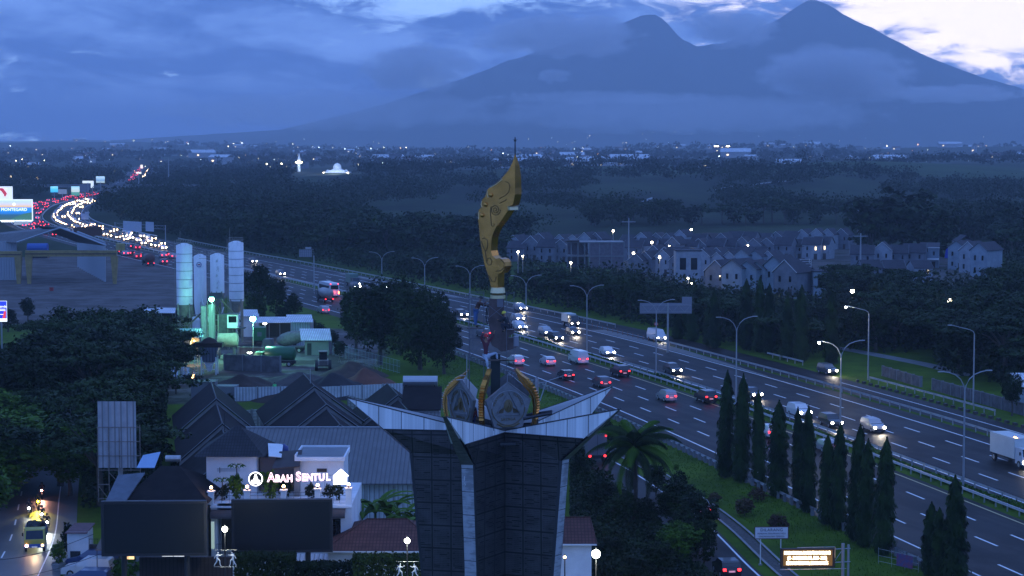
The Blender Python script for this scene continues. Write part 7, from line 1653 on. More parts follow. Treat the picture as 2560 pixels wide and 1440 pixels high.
# box lorries, bus, tankers, pick-up lorry
def lorry(label, boxc, cabc, Lb, Wd, Hb, mode, marker=False, tank=None):
    t = thing('lorry', label, 'lorry', (0, 0, 0)); cab = MB(); y1 = Lb/2+1.7
    cab.add([(-Wd/2+.08, y1-1.75, .5), (Wd/2-.08, y1-1.75, .5), (Wd/2-.08, y1, .5), (-Wd/2+.08, y1, .5), (-Wd/2+.08, y1-1.75, 2.35), (Wd/2-.08, y1-1.75, 2.35), (Wd/2-.14, y1-.35, 2.35), (-Wd/2+.14, y1-.35, 2.35), (-Wd/2+.08, y1, 1.35), (Wd/2-.08, y1, 1.35)],
            [(0, 3, 2, 1), (0, 1, 5, 4), (4, 5, 6, 7), (7, 6, 9, 8), (8, 9, 2, 3), (1, 2, 9, 6, 5), (0, 4, 7, 8, 3)]); cab.build('cab', cabc, t)
    g_ = MB(); quad_panel(g_, [(-Wd/2+.2, y1-.03, 1.42), (-Wd/2+.22, y1-.33, 2.25), (Wd/2-.22, y1-.33, 2.25), (Wd/2-.2, y1-.03, 1.42)], .015); g_.build('windscreen', M_glass, t)
    if tank is None: MB().box(-Wd/2, Wd/2, -Lb/2, Lb/2-.1, .95, Hb).build('cargo_box', boxc, t); MB().box(-.02, .02, -Lb/2-.02, -Lb/2, 1.0, Hb-.1).build('door_seam', M_dark, t)
    else: o = MB().lathe([(tank*.5, -Lb/2), (tank, -Lb/2+.25), (tank, Lb/2-.4), (tank*.5, Lb/2-.15)], (0, 0, 0), 20).build('tank', boxc, t, True); o.rotation_euler = (-PI/2, 0, 0); o.location = (0, 0, 1.0+tank)
    MB().box(-.45, .45, -Lb/2, y1-.3, .55, .94).build('chassis', M_dark, t); wheels(t, (-Wd/2+.18, Wd/2-.18), (-Lb/2+.9, y1-.8), .45, .3)
    for sg in (-1, 1):
        MB().cyl((0, 0, 0), (0, .05, 0), .16, .14, 10).build('headlight', M_head if mode == 'head' else M_steel, t, loc=(sg*(Wd/2-.3), y1, .8)); MB().box(-.12, .12, -.04, .02, -.1, .1).build('tail_light', M_tail if mode == 'tail' else M_dark, t, loc=(sg*(Wd/2-.25), -Lb/2-.02, .85))
        MB().box(-.08, .08, -.05, .05, -.18, .18).build('mirror', M_dark, t, loc=(sg*(Wd/2+.12), y1-.2, 1.8))
    if marker: MB().box(-.05, .05, -.35, .35, 0, .06).build('marker_lamp', M_amber, t, loc=(Wd/2-.5, Lb/2-.8, Hb))
    if mode == 'head': lamp_light(t, (0, y1+.3, .8), 500, (1, .85, .62), .25, 75, (math.radians(72), 0, 0))
    return t
M_cream_box = mat('lorry_box_white', (.62, .64, .60), .5, var=.1, scale=.5)
def place(t, px, py, away, head=None):
    X, Y, _ = at(px, py); s, off = road_off(X, Y); _, _, h = rpos(s, off); t.location = (X, Y, .04); t.rotation_euler = (0, 0, head if head is not None else (h-PI/2 if away else h+PI/2)); return t
place(lorry('large white box lorry with an amber roof lamp cut by the right edge', M_cream_box, paint('white'), 6.2, 2.35, 3.3, 'head', True), 2528, 1158, False)
place(lorry('small white box lorry coming behind a dark car', M_cream_box, paint('grey'), 3.4, 1.9, 2.6, 'head'), 1422, 815, False)
place(lorry('green-grey box lorry coming above the tall dark trees', mat('green_box', (.12, .20, .16), .6), paint('grey'), 4.6, 2.2, 3.2, 'head'), 880, 715, False)
place(lorry('yellow box lorry driving away near the far gantry crane', mat('yellow_box', (.42, .33, .10), .6, var=.2, scale=1), M_dark, 4.8, 2.2, 3.4, 'tail', False), 301, 634, True)
place(lorry('brown tank lorry driving away left of the silos', mat('brown_tank', (.12, .05, .04), .5), M_dark, 6.0, 2.3, 3, 'tail', tank=1.3), 372, 664, True)
place(lorry('pale tank lorry driving away beside the white coach', mat('pale_tank', (.34, .33, .32), .35, .4), M_dark, 5.6, 2.3, 3, 'tail', tank=1.15), 815, 755, True)
t = lorry('green tank lorry standing behind the bay wall in the plant yard', mat('green_tank', (.02, .13, .05), .4), mat('green_cab', (.02, .10, .04), .5), 5.4, 2.2, 3, 'off', tank=1.15); X, Y, _ = at(700, 915); t.location = (X, Y, 0); t.rotation_euler = (0, 0, PI/2-.15)
o = text('lettering', 'Readymix', .5, mat('pale_lettering', (.4, .55, .4), .6), t, (-1.17, 0.4, 2.4), (PI/2, 0, -PI/2), .01) if False else None
t = lorry('green lorry cab with a white badge parked below the floodlight', mat('green_box2', (.03, .16, .06), .5), mat('green_cab', (.02, .10, .04), .5), 3.0, 2.2, 3.3, 'off'); X, Y, _ = at(650, 862); t.location = (X, Y, 0); t.rotation_euler = (0, 0, PI*.02); MB().box(-.4, .4, -1.56, -1.5, 1.7, 2.5).build('badge', M_paleconc, t)
# coach
t = thing('coach', 'white coach driving away beside the tank lorry', 'bus', (0, 0, 0)); b, hw = carbody([(-5,.4),(-5,1.4),(-4.85,3.2),(-4.6,3.4),(4.2,3.4),(4.8,2.9),(5,1.3),(5,.4)], 2.45, 1.4, .97); b.build('body', paint('white'), t)
g_ = MB(); g_.box(-1.24, -1.20, -4.2, 4.2, 1.75, 2.75); g_.box(1.20, 1.24, -4.2, 4.2, 1.75, 2.75); g_.build('side_window', M_glass, t); MB().box(-.95, .95, -5.0, -4.90, 1.9, 2.9).build('rear_window', M_glass, t); wheels(t, (-1.1, 1.1), (-3, 3), .5, .28)
for sg in (-1, 1): MB().box(-.12, .12, -.05, .02, -.3, .3).build('tail_light', M_brake, t, loc=(sg*1.05, -5.0, 1.1)); MB().box(-.1, .1, -.05, .02, -.1, .1).build('marker_lamp', M_tail, t, loc=(sg*.95, -4.85, 3.2))
lamp_light(t, (0, -5.5, 1.2), 30, (1, .1, .08), .3); place(t, 822, 740, True)
# coach tail on the near road behind the palm
t = lorry('lorry with small red corner lamps behind the palm and the monument wing', mat('grey_tarp', (.16, .15, .16), .8), M_dark, 5.5, 2.3, 3.4, 'tail'); place(t, 1474, 1180, True); t.location = (at(1478, 1150)[0], at(1478, 1150)[1], .04)
for sg in (-1, 1): MB().box(-.08, .08, -.05, .02, -.08, .08).build('marker_lamp', M_tail, t, loc=(sg*1.0, -2.78, 3.2))
# pick-up lorry on the left street
t = thing('pickup_lorry', 'yellow and blue light lorry with an open load bed on the left street', 'lorry', (0, 0, 0)); Wd = 1.9
MB().add([(-.92, .9, .5), (.92, .9, .5), (.92, 2.5, .5), (-.92, 2.5, .5), (-.92, .9, 2.1), (.92, .9, 2.1), (.84, 2.15, 2.1), (-.84, 2.15, 2.1), (-.92, 2.5, 1.2), (.92, 2.5, 1.2)], [(0, 3, 2, 1), (0, 1, 5, 4), (4, 5, 6, 7), (7, 6, 9, 8), (8, 9, 2, 3), (1, 2, 9, 6, 5), (0, 4, 7, 8, 3)]).build('cab', mat('yellow_paint', (.50, .42, .06), .4, coat=.5), t)
MB().box(-.93, .93, 2.5, 2.56, .5, .82).build('bumper', mat('blue_paint', (.03, .10, .35), .5), t); g_ = MB(); quad_panel(g_, [(-.78, 2.47, 1.26), (-.74, 2.18, 2.0), (.74, 2.18, 2.0), (.78, 2.47, 1.26)], .015); g_.build('windscreen', M_glass, t)
b = MB(); b.box(-.95, .95, -2.3, .85, .8, .9); b.box(-.95, -.88, -2.3, .85, .9, 1.9); b.box(.88, .95, -2.3, .85, .9, 1.9); b.box(-.88, .88, .78, .85, .9, 1.9); b.box(-.88, .88, -2.3, -2.23, .9, 1.9); b.build('load_bed', mat('blue_paint_dark', (.02, .04, .12), .5), t)
b = MB(); r_ = random.Random(2); [b.sphere((r_.uniform(-.6, .6), r_.uniform(-1.9, .5), 1.7+r_.uniform(0, .35)), r_.uniform(.2, .35), 7, 5) for _ in range(22)]; b.build('load', M_black, t); wheels(t, (-.8, .8), (-1.5, 1.7), .38)
for sg in (-1, 1): MB().cyl((0, 0, 0), (0, .05, 0), .13, .12, 10).build('headlight', mat('orange_headlight', (1, .6, .3), emit=(1, .45, .25), es=30) if sg > 0 else mat('dim_headlight', (1, .7, .3), emit=(1, .6, .25), es=5), t, loc=(sg*.7, 2.56, .7)); MB().box(-.06, .06, -.05, .05, -.15, .15).build('mirror', M_dark, t, loc=(sg*1.05, 2.3, 1.7))
MB().box(-.25, .25, 2.57, 2.59, .52, .64).build('number_plate', M_plate, t); lamp_light(t, (0, 2.9, .8), 160, (1, .6, .35), .2, 80, (math.radians(70), 0, 0))
X, Y, _ = at(80, 1378); t.location = (X, Y+1.5, 0.03); t.rotation_euler = (0, 0, PI+math.radians(11))
def motorcycle(label, px, py, light, shirt, e=120, lab2=None, em=None):
    X, Y, _ = at(px, py); rz = PI+math.radians(12); t = thing('motorcycle', label, 'motorcycle', (X, Y, .03), rz)
    b = MB(); b.tube([(0, -.45, .62), (0, -.1, .55), (0, .3, .7), (0, .48, .95)], [.13, .15, .12, .06], 8); b.box(-.12, .12, -.7, .1, .68, .8); b.tube([(-.32, .38, 1.02), (0, .48, 1.0), (.32, .38, 1.02)], .025, 5); b.build('body', mat('moto_body', (.03, .03, .05), .4), t)
    for y in (-.62, .62): MB().cyl((-.06, y, .3), (.06, y, .3), .3, .3, 14).build('wheel', M_black, t)
    b = MB(); b.bar((0, .62, .3), (0, .48, .95), .04); b.build('fork', M_steel, t); MB().sphere((0, .56, .86), .10, 8, 6).build('headlight', em or mat('moto_headlight', (1, 1, 1), emit=(1, .97, .9), es=70), t)
    if light: lamp_light(t, (0, .8, .85), e, light, .12, 75, (math.radians(68), 0, 0))
    person(lab2 or 'person riding the '+label, (X, Y, .03), rz+PI, {'pelvis': (0, .25, .85), 'chest': (0, .12, 1.2), 'neck': (0, .08, 1.38), 'head': (0, .04, 1.53), 'shL': (-.19, .1, 1.33), 'elL': (-.28, -.12, 1.15), 'wrL': (-.28, -.30, 1.06), 'shR': (.19, .1, 1.33), 'elR': (.28, -.12, 1.15), 'wrR': (.28, -.30, 1.06),
        'hipL': (-.1, .22, .82), 'knL': (-.2, -.18, .72), 'anL': (-.17, .0, .3), 'toeL': (-.17, -.16, .26), 'hipR': (.1, .22, .82), 'knR': (.2, -.18, .72), 'anR': (.17, .0, .3), 'toeR': (.17, -.16, .26)}, shirt, (.03, .03, .05), helmet=(.02, .02, .03))
    return t
motorcycle('motorcycle with a white headlight just behind the yellow lorry', 105, 1340, (.9, 1, .95), (.05, .06, .15), 200)
motorcycle('motorcycle with a white headlight nearest the verge', 118, 1326, (.9, 1, .95), (.02, .02, .03), 380)
motorcycle('motorcycle with a white headlight third back from the yellow lorry', 105, 1306, (1, 1, .95), (.06, .05, .05), 120)
motorcycle('motorcycle with an orange-yellow lamp on the middle of the street', 96, 1273, (1, .9, .05), (.03, .03, .03), 1100, em=mat('yellow_headlight', (1, .8, 0), emit=(1, .75, .02), es=80))
motorcycle('motorcycle with a white headlight on the left side of the street', 73, 1290, (1, 1, 1), (.03, .03, .04), 60)
motorcycle('motorcycle with a pinkish lamp at the far end of the visible street', 105, 1245, (1, .45, .3), (.05, .03, .03), 500, em=mat('pink_headlight', (1, .5, .4), emit=(1, .40, .28), es=70))
# concrete mixer and wheel loader
t = lorry('concrete mixer lorry with a grey drum standing between the white sheds', M_paleconc, mat('mixer_cab', (.16, .15, .15), .6), 6.0, 2.3, 1.1, 'off'); X, Y, _ = at(722, 880); t.location = (X, Y, 0); t.rotation_euler = (0, 0, PI/2-.12)
o = MB().lathe([(.45, -3.1), (.75, -2.7), (1.15, -1.2), (1.25, .2), (1.1, 1.4), (.6, 2.3), (.3, 2.5)], (0, 0, 0), 20).build('mixer_drum', mat('drum_grey', (.22, .21, .21), .7, var=.35, scale=2), t, True); o.rotation_euler = (-PI/2-.22, 0, 0); o.location = (0, -.3, 2.45)
b = MB(); b.bar((0, -3.2, 3.4), (.3, -4.1, 1.9), .2); b.bar((-.6, -3.0, 1), (0, -3.2, 3.2), .06); b.bar((.6, -3.0, 1), (0, -3.2, 3.2), .06); b.build('discharge_chute', mat('rust_red', (.18, .05, .04), .7), t)
X, Y, _ = at(808, 925); t = thing('wheel_loader', 'grey wheel loader facing the camera beside the black heap', 'loader', (X, Y, 0), .1); MB().box(-.85, .85, -1.2, 1.6, .9, 1.7).build('body', M_cream, t); MB().box(-.65, .65, -.2, 1.2, 1.7, 3.0).build('cab', M_glass, t); MB().box(-.75, .75, -.3, 1.3, 3.0, 3.1).build('roof', M_cream, t); wheels(t, (-1.1, 1.1), (-1.0, 1.5), .75, .5); b = MB(); [b.box(-.6, .6, -1.25, -1.2, z_, z_+.08) for z_ in (1.0, 1.18, 1.36, 1.54)]; b.build('grille', M_dark, t); MB().box(-1.2, 1.2, 2.6, 3.2, .3, 1.2).build('bucket', M_dark, t); b = MB(); [b.bar((x_, 1.5, 1.4), (x_, 2.7, .8), .1) for x_ in (-.5, .5)]; b.build('lift_arm', M_cream, t)
# ------------------------------------------------------------------ street lamps
M_pole = mat('lamp_pole_steel', (.34, .35, .36), .5, .4)
def twin_lamp(px, pytop, label, lit=False):
    lo, hi = sY(150), sY(700)
    for _ in range(40):
        mid = (lo+hi)/2; X, Y, h = rpos(mid, 2.9)
        if proj(X, Y)[0] > px: lo = mid
        else: hi = mid
    H_ = atY(px, pytop, Y)[2]; H_ = min(max(H_, 11.0), 13.6); t = thing('street_lamp', label, 'street lamp', (X, Y, 0), h-PI/2, 'twin-arm lamps along the median'); MB().tube([(0, 0, 0), (0, 0, H_-2.2)], [.13, .09], 8).build('pole', M_pole, t)
    for sg in (-1, 1):
        MB().tube([(0, 0, H_-2.25), (sg*.12, 0, H_-1.7), (sg*.5, 0, H_-1.0), (sg*1.1, 0, H_-.5), (sg*1.8, 0, H_-.25), (sg*2.5, 0, H_-.12)], .06, 6).build('arm', M_pole, t); on = lit and sg < 0
        MB().box(sg*2.5-.05, sg*2.5+.05, -.12, .12, 0, .1).build('lamp_head', M_steel, t, loc=(0, 0, H_-.16)).data.transform(Matrix.Diagonal((1, 1, 1, 1)))
        KIDS[t.name][-1].data = MB().box(min(sg*2.4, sg*3.1), max(sg*2.4, sg*3.1), -.13, .13, 0, .10).mesh('lamp_head', M_steel)
        if on: MB().sphere((0, 0, 0), .17, 8, 6).build('bulb', M_lampw, t, loc=(sg*2.9, 0, H_-.25)); lamp_light(t, (sg*2.9, 0, H_-.55), 900, (1, .95, .75), .2)
    return t
for i, (px, py) in enumerate([(2408, 925), (2100, 850), (1840, 790), (1640, 748), (1467, 712), (1315, 687), (1175, 663), (1062, 643), (955, 628)]):
    twin_lamp(px, py, 'twin-arm street lamp on the highway median, %s from the right%s' % (ordn[i], ', its left lamp lit' if i == 1 else ''), i == 1)
def single_lamp(px, pyb, pyt, label, lit, left=3.2):
    X, Y, _ = at(px, pyb); H_ = atY(px, pyt, Y)[2]; t = thing('street_lamp', label, 'street lamp', (X, Y, 0)); MB().tube([(0, 0, 0), (0, 0, H_)], [.13, .09], 8).build('pole', M_pole, t); MB().tube([(0, 0, H_), (-.15, 0, H_+.35), (-.6, 0, H_+.6), (-left, 0, H_+1.25)], .06, 6).build('arm', M_pole, t); MB().box(-left-.6, -left, -.13, .13, H_+1.2, H_+1.32).build('lamp_head', M_steel, t)
    if lit: MB().sphere((0, 0, 0), .18, 8, 6).build('bulb', M_lampw, t, loc=(-left-.4, 0, H_+1.08)); lamp_light(t, (-left-.4, 0, H_+.8), 900, (1, .92, .72), .2)
single_lamp(2170, 950, 785, 'single-arm street lamp with a lit warm head on the right', True); single_lamp(2433, 1012, 835, 'unlit single-arm street lamp near the right edge', False)
# ------------------------------------------------------------------ signs
M_signback = mat('sign_back', (.22, .23, .27), .5, .3); M_blueS = mat('sign_pale', (.48, .52, .60), .5, var=.08, scale=2)
def gantry_from(px0, px1, pyb0, pyb1, label, panels, ztop, back=False, Y_=None, mid=None):
    a = at(px0, pyb0); c = at(px1, pyb1); t = thing('sign_gantry', label, 'sign gantry', (a[0], a[1], 0)); dx, dy = c[0]-a[0], c[1]-a[1]
    for x_, y_ in ((0, 0), (dx, dy)): MB().cyl((x_, y_, 0), (x_, y_, ztop+.3), .2, .18, 8).build('post', M_pole, t)
    b = MB(); n = 16
    for z_ in (ztop, ztop-1.2): b.bar((0, 0, z_), (dx, dy, z_), .09)
    for k in range(n): b.bar((dx*k/n, dy*k/n, ztop if k % 2 else ztop-1.2), (dx*(k+1)/n, dy*(k+1)/n, ztop-1.2 if k % 2 else ztop), .05)
    b.build('truss', M_pole, t)
    for f0, f1, z0, z1 in panels: MB().add([(dx*f0, dy*f0-.4, z0), (dx*f1, dy*f1-.4, z0), (dx*f1, dy*f1-.4, z1), (dx*f0, dy*f0-.4, z1), (dx*f0, dy*f0-.25, z0), (dx*f1, dy*f1-.25, z0), (dx*f1, dy*f1-.25, z1), (dx*f0, dy*f0-.25, z1)], [(0, 1, 2, 3), (7, 6, 5, 4), (0, 4, 5, 1), (1, 5, 6, 2), (2, 6, 7, 3), (3, 7, 4, 0)]).build('sign_panel', M_blueS, t)
    return t
gantry_from(288, 414, 600, 609, 'truss gantry with two pale sign panels spanning the highway left of the silos', [(.17, .54, 3.9, 7.6), (.62, .78, 4.2, 7.8)], 6.6)
def board(name, label, px0, py0, px1, py1, Y, m, legs, cat='sign', frame=None, legz=0.0, depth=.08):
    x0, z1 = xz(px0, py0, Y); x1, z0 = xz(px1, py1, Y); t = thing(name, label, cat, (x0, Y, 0)); w_ = x1-x0; MB().box(0, w_, 0, depth, z0, z1).build('panel', m, t)
    for f_ in legs: MB().cyl((w_*f_, depth+.08, legz), (w_*f_, depth+.08, z1 if legz else z0+.3), .07+.0002*Y, .06+.0002*Y, 6).build('post', M_pole, t)
    if frame: b = MB(); e = frame[1]; b.box(-e, w_+e, -.02, 0.0, z0-e, z0); b.box(-e, w_+e, -.02, 0, z1, z1+e); b.box(-e, 0, -.02, 0, z0, z1); b.box(w_, w_+e, -.02, 0, z0, z1); b.build('frame', frame[0], t)
    return t, w_, z0, z1
board('road_sign', 'pale road sign on a right-hand post below the traffic jam', 203, 534, 222, 549, 878, M_blueS, (1.08,))
KIDS_last = MB().box(0, 2, 0, .1, 0, .7).build('upper_panel', M_blueS, bpy.data.objects[[o.name for o in COL.objects if o.name.startswith('road_sign')][-1]]); KIDS_last.location = (1.6, 0, xz(0, 534, 878)[1]+.05)
t, w_, z0, z1 = board('road_sign', 'grey lattice-backed road sign seen against the dark woodland', 748, 624, 779, 642, 500, M_signback, (1.18,)); b = MB(); [b.bar((w_*k/6, -.04, z0), (w_*k/6, -.04, z1), .05) for k in range(7)]; [b.bar((0, -.04, z0+(z1-z0)*k/4), (w_*1.18, -.04, z0+(z1-z0)*k/4), .04) for k in range(5)]; b.box(w_*.5, w_*.98, 0, .06, z1+.15, z1+.65); b.build('lattice', M_steel, t)
# gantry seen from behind on the right
Yg = 352.0; x0, z1 = xz(1600, 758, Yg); x1, z0 = xz(1730, 783, Yg); t = thing('sign_gantry', 'cantilever sign seen from its grey back with a truss, beyond the far carriageway', 'sign gantry', (x0, Yg, 0)); w_ = x1-x0
MB().box(0, w_, .4, .5, z0-.1, z1).build('sign_panel', M_signback, t); MB().box(w_*.81, w_, .4, .5, z1+.02, z1+1.1).build('upper_panel', M_signback, t); b = MB()
for z_ in (z0+.2, z1-.35): b.bar((.4, .2, z_), (w_-.2, .2, z_), .07)
for k in range(8): b.bar((.4+(w_-.6)*k/8, .2, z0+.2 if k % 2 else z1-.35), (.4+(w_-.6)*(k+1)/8, .2, z1-.35 if k % 2 else z0+.2), .045)
b.build('truss', M_pole, t); MB().cyl((w_*.54, .3, 0), (w_*.54, .3, z1), .2, .17, 10).build('post', M_pole, t)
X, Y, _ = at(1640, 848); t = thing('round_sign', 'small round red and white traffic sign on the side road', 'sign', (X, Y, 0)); MB().cyl((0, 0, 0), (0, 0, 3), .05, .05, 6).build('post', M_pole, t); MB().cyl((0, -.1, 2.9), (0, -.06, 2.9), .38, .38, 16).build('disc', mat('sign_red', (.45, .05, .05), .5), t); MB().box(-.25, .25, -.13, -.10, 2.84, 2.96).build('bar', M_white, t)
# flexible lane posts
for i in range(15):
    s = sY(398)-i*2.6; X, Y, _ = rpos(s, 23.3); t = thing('lane_post', 'thin orange flexible post at the tip of the paved wedge', 'post', (X, Y, .03), 0, 'flexible lane posts') if i == 0 else dup(lp0, (X, Y, .03))
    if i == 0: lp0 = t; MB().cyl((0, 0, 0), (0, 0, .8), .05, .045, 6).build('tube', mat('post_orange', (.40, .14, .07), .6), t); MB().box(-.12, .12, -.12, .12, 0, .04).build('foot', M_black, t)
# lower right notice and message board
t, w_, z0, z1 = board('notice_sign', 'white notice on two posts reading DILARANG with a dark red frame', 1888, 1318.5, 1970, 1346, 173, mat('notice_white', (.66, .66, .70), .5), (), frame=(mat('dark_red_frame', (.10, .02, .03), .5), .06)); t.rotation_euler = (0, 0, .04)
for px in (1902, 1953): x_ = xz(px, 1350, 173)[0]-t.location.x; MB().cyl((x_, .12, 0), (x_, .12, z0+.1), .045, .045, 8).build('post', M_white, t); MB().box(x_-.15, x_+.15, 0, .3, 0, .12).build('foot', M_conc, t)
M_ink = mat('notice_ink', (.02, .02, .05), .6); zc = (z0+z1)/2
text('lettering', 'DILARANG', .36, M_ink, t, (w_/2, -.03, zc+.25), ext=.004, sx=1.05, space=1.1); text('lettering', 'MEMBAWA PENUMPANG PADA', .20, M_ink, t, (w_/2, -.03, zc-.07), ext=.004, sx=.86, space=1.04); text('lettering', 'KENDARAAN BAK TERBUKA', .20, M_ink, t, (w_/2, -.03, zc-.33), ext=.004, sx=.86, space=1.04)
Yv = 166; x0, z1 = xz(1952, 1372, Yv); x1, z0 = xz(2088, 1420, Yv); t = thing('message_board', 'electronic message board glowing with three lines of amber-white text', 'sign', (x0, Yv, 0), .03); w_ = x1-x0
MB().box(0, w_, 0, .35, z0, z1).build('housing', mat('board_housing', (.02, .018, .015), .6), t); MB().box(.22, w_-.22, -.015, 0, z0+.18, z1-.12).build('led_face', mat('amber_led_face', (.03, .02, .01), emit=(1, .50, .10), es=.16), t)
M_led = mat('led_text', (1, .8, .5), emit=(1.0, .80, .50), es=7)
for i, ln in enumerate(('PEMBATASAN ANGKUTAN BARANG', '(19 - 20 DESEMBER PKL. 00.00 - 24.00)', 'KECUALI SEMBAKO, BBM DAN BBG')): text('lettering', ln, .40, M_led, t, (w_/2-.06, -.03, z1-.37-i*.435), ext=.005, sx=(.60, .515, .565)[i], bold=.012)
b = MB(); b.bar((-.1, -.3, z0-.08), (w_+.9, -.3, z0-.02), .035); b.bar((w_*.3, 0, z1+.1), (w_, 0, z1+.14), .035); b.bar((w_, 0, z1+.14), (w_, 0, z1-.8), .035); b.build('walkway', M_steel, t)
MB().cyl((w_+.75, .4, -.5), (w_+.75, .4, z1+.35), .14, .14, 10).build('post', M_pole, t); MB().cyl((w_+1.25, .6, -.5), (w_+1.25, .6, z1+.2), .10, .10, 8).build('post', M_pole, t); b = MB(); b.bar((w_, .2, z1-.1), (w_+1.4, .5, z1-.1), .07); b.bar((w_, .2, z0+.4), (w_+1.4, .5, z0+.4), .07); b.bar((w_, .2, z0+.5), (w_+.7, .4, z1-.2), .05); b.build('bracket', M_pole, t)
for k in range(3): lamp_light(t, (w_*(.2+.3*k), -.6, (z0+z1)/2), 22, (1, .55, .18), .4)
X, Y, _ = at(2262, 1425); t = thing('mesh_fence', 'bent wire fence with a blue and red banner beside the near carriageway', 'fence', (X, Y, 0), -.9)
b = MB(); [b.bar((x_, 0, 0), (x_, 0, 1.5), .03) for x_ in (-3, -1.5, 0, 1.5)]; [b.bar((-3, 0, z_), (1.5, 0, z_), .02) for z_ in (.3, .8, 1.4)]; b.build('wire_frame', M_steel, t); MB().box(-.9, .9, -.06, -.03, .25, 1.35).build('banner', mat('banner_blue', (.05, .08, .22), .7, var=.5, scale=3, col2=(.25, .06, .10)), t)
# ------------------------------------------------------------------ billboards by the distant jam
def lit(name, c, es): return mat(name, c, emit=c, es=es, sample=False)
def banded(name, cols, es):
    if name in MATS: return MATS[name]
    m = mat(name, (.5, .5, .5), .6, emit=(1, 1, 1), es=es, sample=False); q = NG(m.node_tree); b = q.n['Principled BSDF']; t = q.node('ShaderNodeTexCoord'); z = q.sep(t.outputs['Generated'])[2]; cr = q.node('ShaderNodeValToRGB'); cr.color_ramp.elements[0].position = cols[0][0]; cr.color_ramp.elements[0].color = (*cols[0][1], 1); cr.color_ramp.elements[1].position = cols[-1][0]; cr.color_ramp.elements[1].color = (*cols[-1][1], 1)
    for p_, c_ in cols[1:-1]: e = cr.color_ramp.elements.new(p_); e.color = (*c_, 1)
    q.l.new(z, cr.inputs[0]); q.l.new(cr.outputs[0], b.inputs['Base Color']); q.l.new(cr.outputs[0], b.inputs['Emission Color']); return m
t, w_, z0, z1 = board('billboard', 'large lit landscape billboard with sunset sky and blue lake', -6, 501, 80, 550, 905, banded('landscape_picture', [(0, (.05, .12, .10)), (.25, (.03, .12, .20)), (.42, (.02, .25, .75)), (.62, (.05, .30, .75)), (.68, (.9, .55, .25)), (.85, (.65, .70, .80)), (1, (.55, .75, .9))], 1.0), (.5,), 'billboard', frame=(lit('white_rim', (.9, 1, 1), 1.0), .5))
text('lettering', 'MONTEGARD', 1.9, lit('board_white', (1, 1, 1), 1.6), t, (w_*.48, -.1, z0+(z1-z0)*.53), ext=.02); o = MB().cyl((w_*.48, -.12, z0+(z1-z0)*.80), (w_*.48, -.06, z0+(z1-z0)*.80), .6, .6, 14).build('logo_disc', lit('board_white', (1, 1, 1), 1.6), t)
MB().add([(w_*.35, -.08, z0), (w_, -.08, z0), (w_, -.08, z0+3.6), (w_*.75, -.08, z0+2.8), (w_*.5, -.08, z0+1.3)], [(0, 1, 2, 3, 4)]).build('printed_hill', lit('board_green', (.06, .20, .14), .8), t); MB().box(w_*.1, w_, -.5, -.2, z0-.9, z0-.5).build('light_bar', lit('bar_white', (.9, 1, .95), 2.2), t)
board('billboard', 'dim white banner hanging below the landscape billboard', 35, 553, 80, 562, 900, lit('dim_white', (.35, .42, .45), .7), (.5,), 'billboard')
t, w_, z0, z1 = board('billboard', 'white lit billboard with a red ribbon swirl at the left edge', -8, 466, 32, 500, 990, lit('board_white_soft', (.85, .92, .90), .9), (.5,), 'billboard'); MB().tube([(0, -.1, z1-1), (w_*.35, -.1, z1-1.6), (w_*.55, -.1, z0+3.0), (w_*.5, -.1, z0+1.8)], [.3, .9, .9, .3], 6).build('ribbon', lit('board_red', (.6, .05, .08), .8), t)
for a, b_, c_, d_, lab, mm in ((126, 466, 145, 481, 'small bright cyan lit billboard', banded('cyan_picture', [(0, (.05, .5, .75)), (.5, (.1, .65, .85)), (1, (.35, .85, .95))], .9)), (145, 473, 167, 485, 'dim blue-grey billboard beside the cyan one', lit('bluegrey', (.16, .22, .32), .7)),
        (178, 466, 199, 489, 'lit billboard with green lower part left of the dark one', banded('green_picture', [(0, (.05, .3, .2)), (.35, (.12, .35, .28)), (.45, (.7, .75, .6)), (1, (.45, .85, .9))], .9)), (199, 460, 226, 480, 'dark blue billboard in front of the white one', lit('darkblue', (.05, .07, .14), .5)), (206, 452, 234, 458, 'white lit top of a billboard above the dark blue one', lit('board_white_soft', (.85, .92, .90), .9)),
        (227, 458, 234, 470, 'narrow white lit panel right of the dark blue billboard', lit('board_white_soft', (.85, .92, .90), .9)), (240, 441, 262, 457, 'lit billboard with a pale blue picture highest on the right', banded('pale_picture', [(0, (.5, .6, .5)), (.4, (.2, .35, .5)), (1, (.6, .85, .9))], .9)), (351, 412, 357, 421, 'tall thin white lit board above the far road', lit('warm_board', (1, .9, .7), 1.3)), (340, 430, 353, 434, 'small warm white lit board beside the far road', lit('warm_board', (1, .9, .7), 1.3))):
    board('billboard', lab, a, b_, c_, d_, 1350 if b_ > 425 else 2300, mm, (.5,), 'billboard')
t, w_, z0, z1 = board('billboard', 'blue lit billboard with a red stripe cut by the left edge', -12, 753, 17, 803, 300, lit('ad_blue', (.03, .06, .60), 1.0), (.5,), 'billboard', frame=(lit('white_rim', (.9, 1, 1), 1.0), .06)); MB().box(0, w_, -.03, -.01, z0, z0+.4).build('white_base', lit('board_white', (1, 1, 1), 1.6), t); MB().slab([(w_*.62, z0+.45), (w_*.88, z0+.45), (w_*.95, z0+1.5), (w_*.78, z0+1.5)], -.04, -.01).build('red_stripe', lit('ad_red', (.9, .06, .08), 1.0), t); text('lettering', 'Legenda', .5, lit('board_white', (1, 1, 1), 1.6), t, (w_*.52, -.03, z1-.8), ext=.01); b = MB(); [b.box(w_*.4, w_*.9, -.03, -.01, z_, z_+.07) for z_ in (z1-1.25, z1-1.45, z0+1.0)]; b.build('text_bars', lit('board_white', (1, 1, 1), 1.6), t)
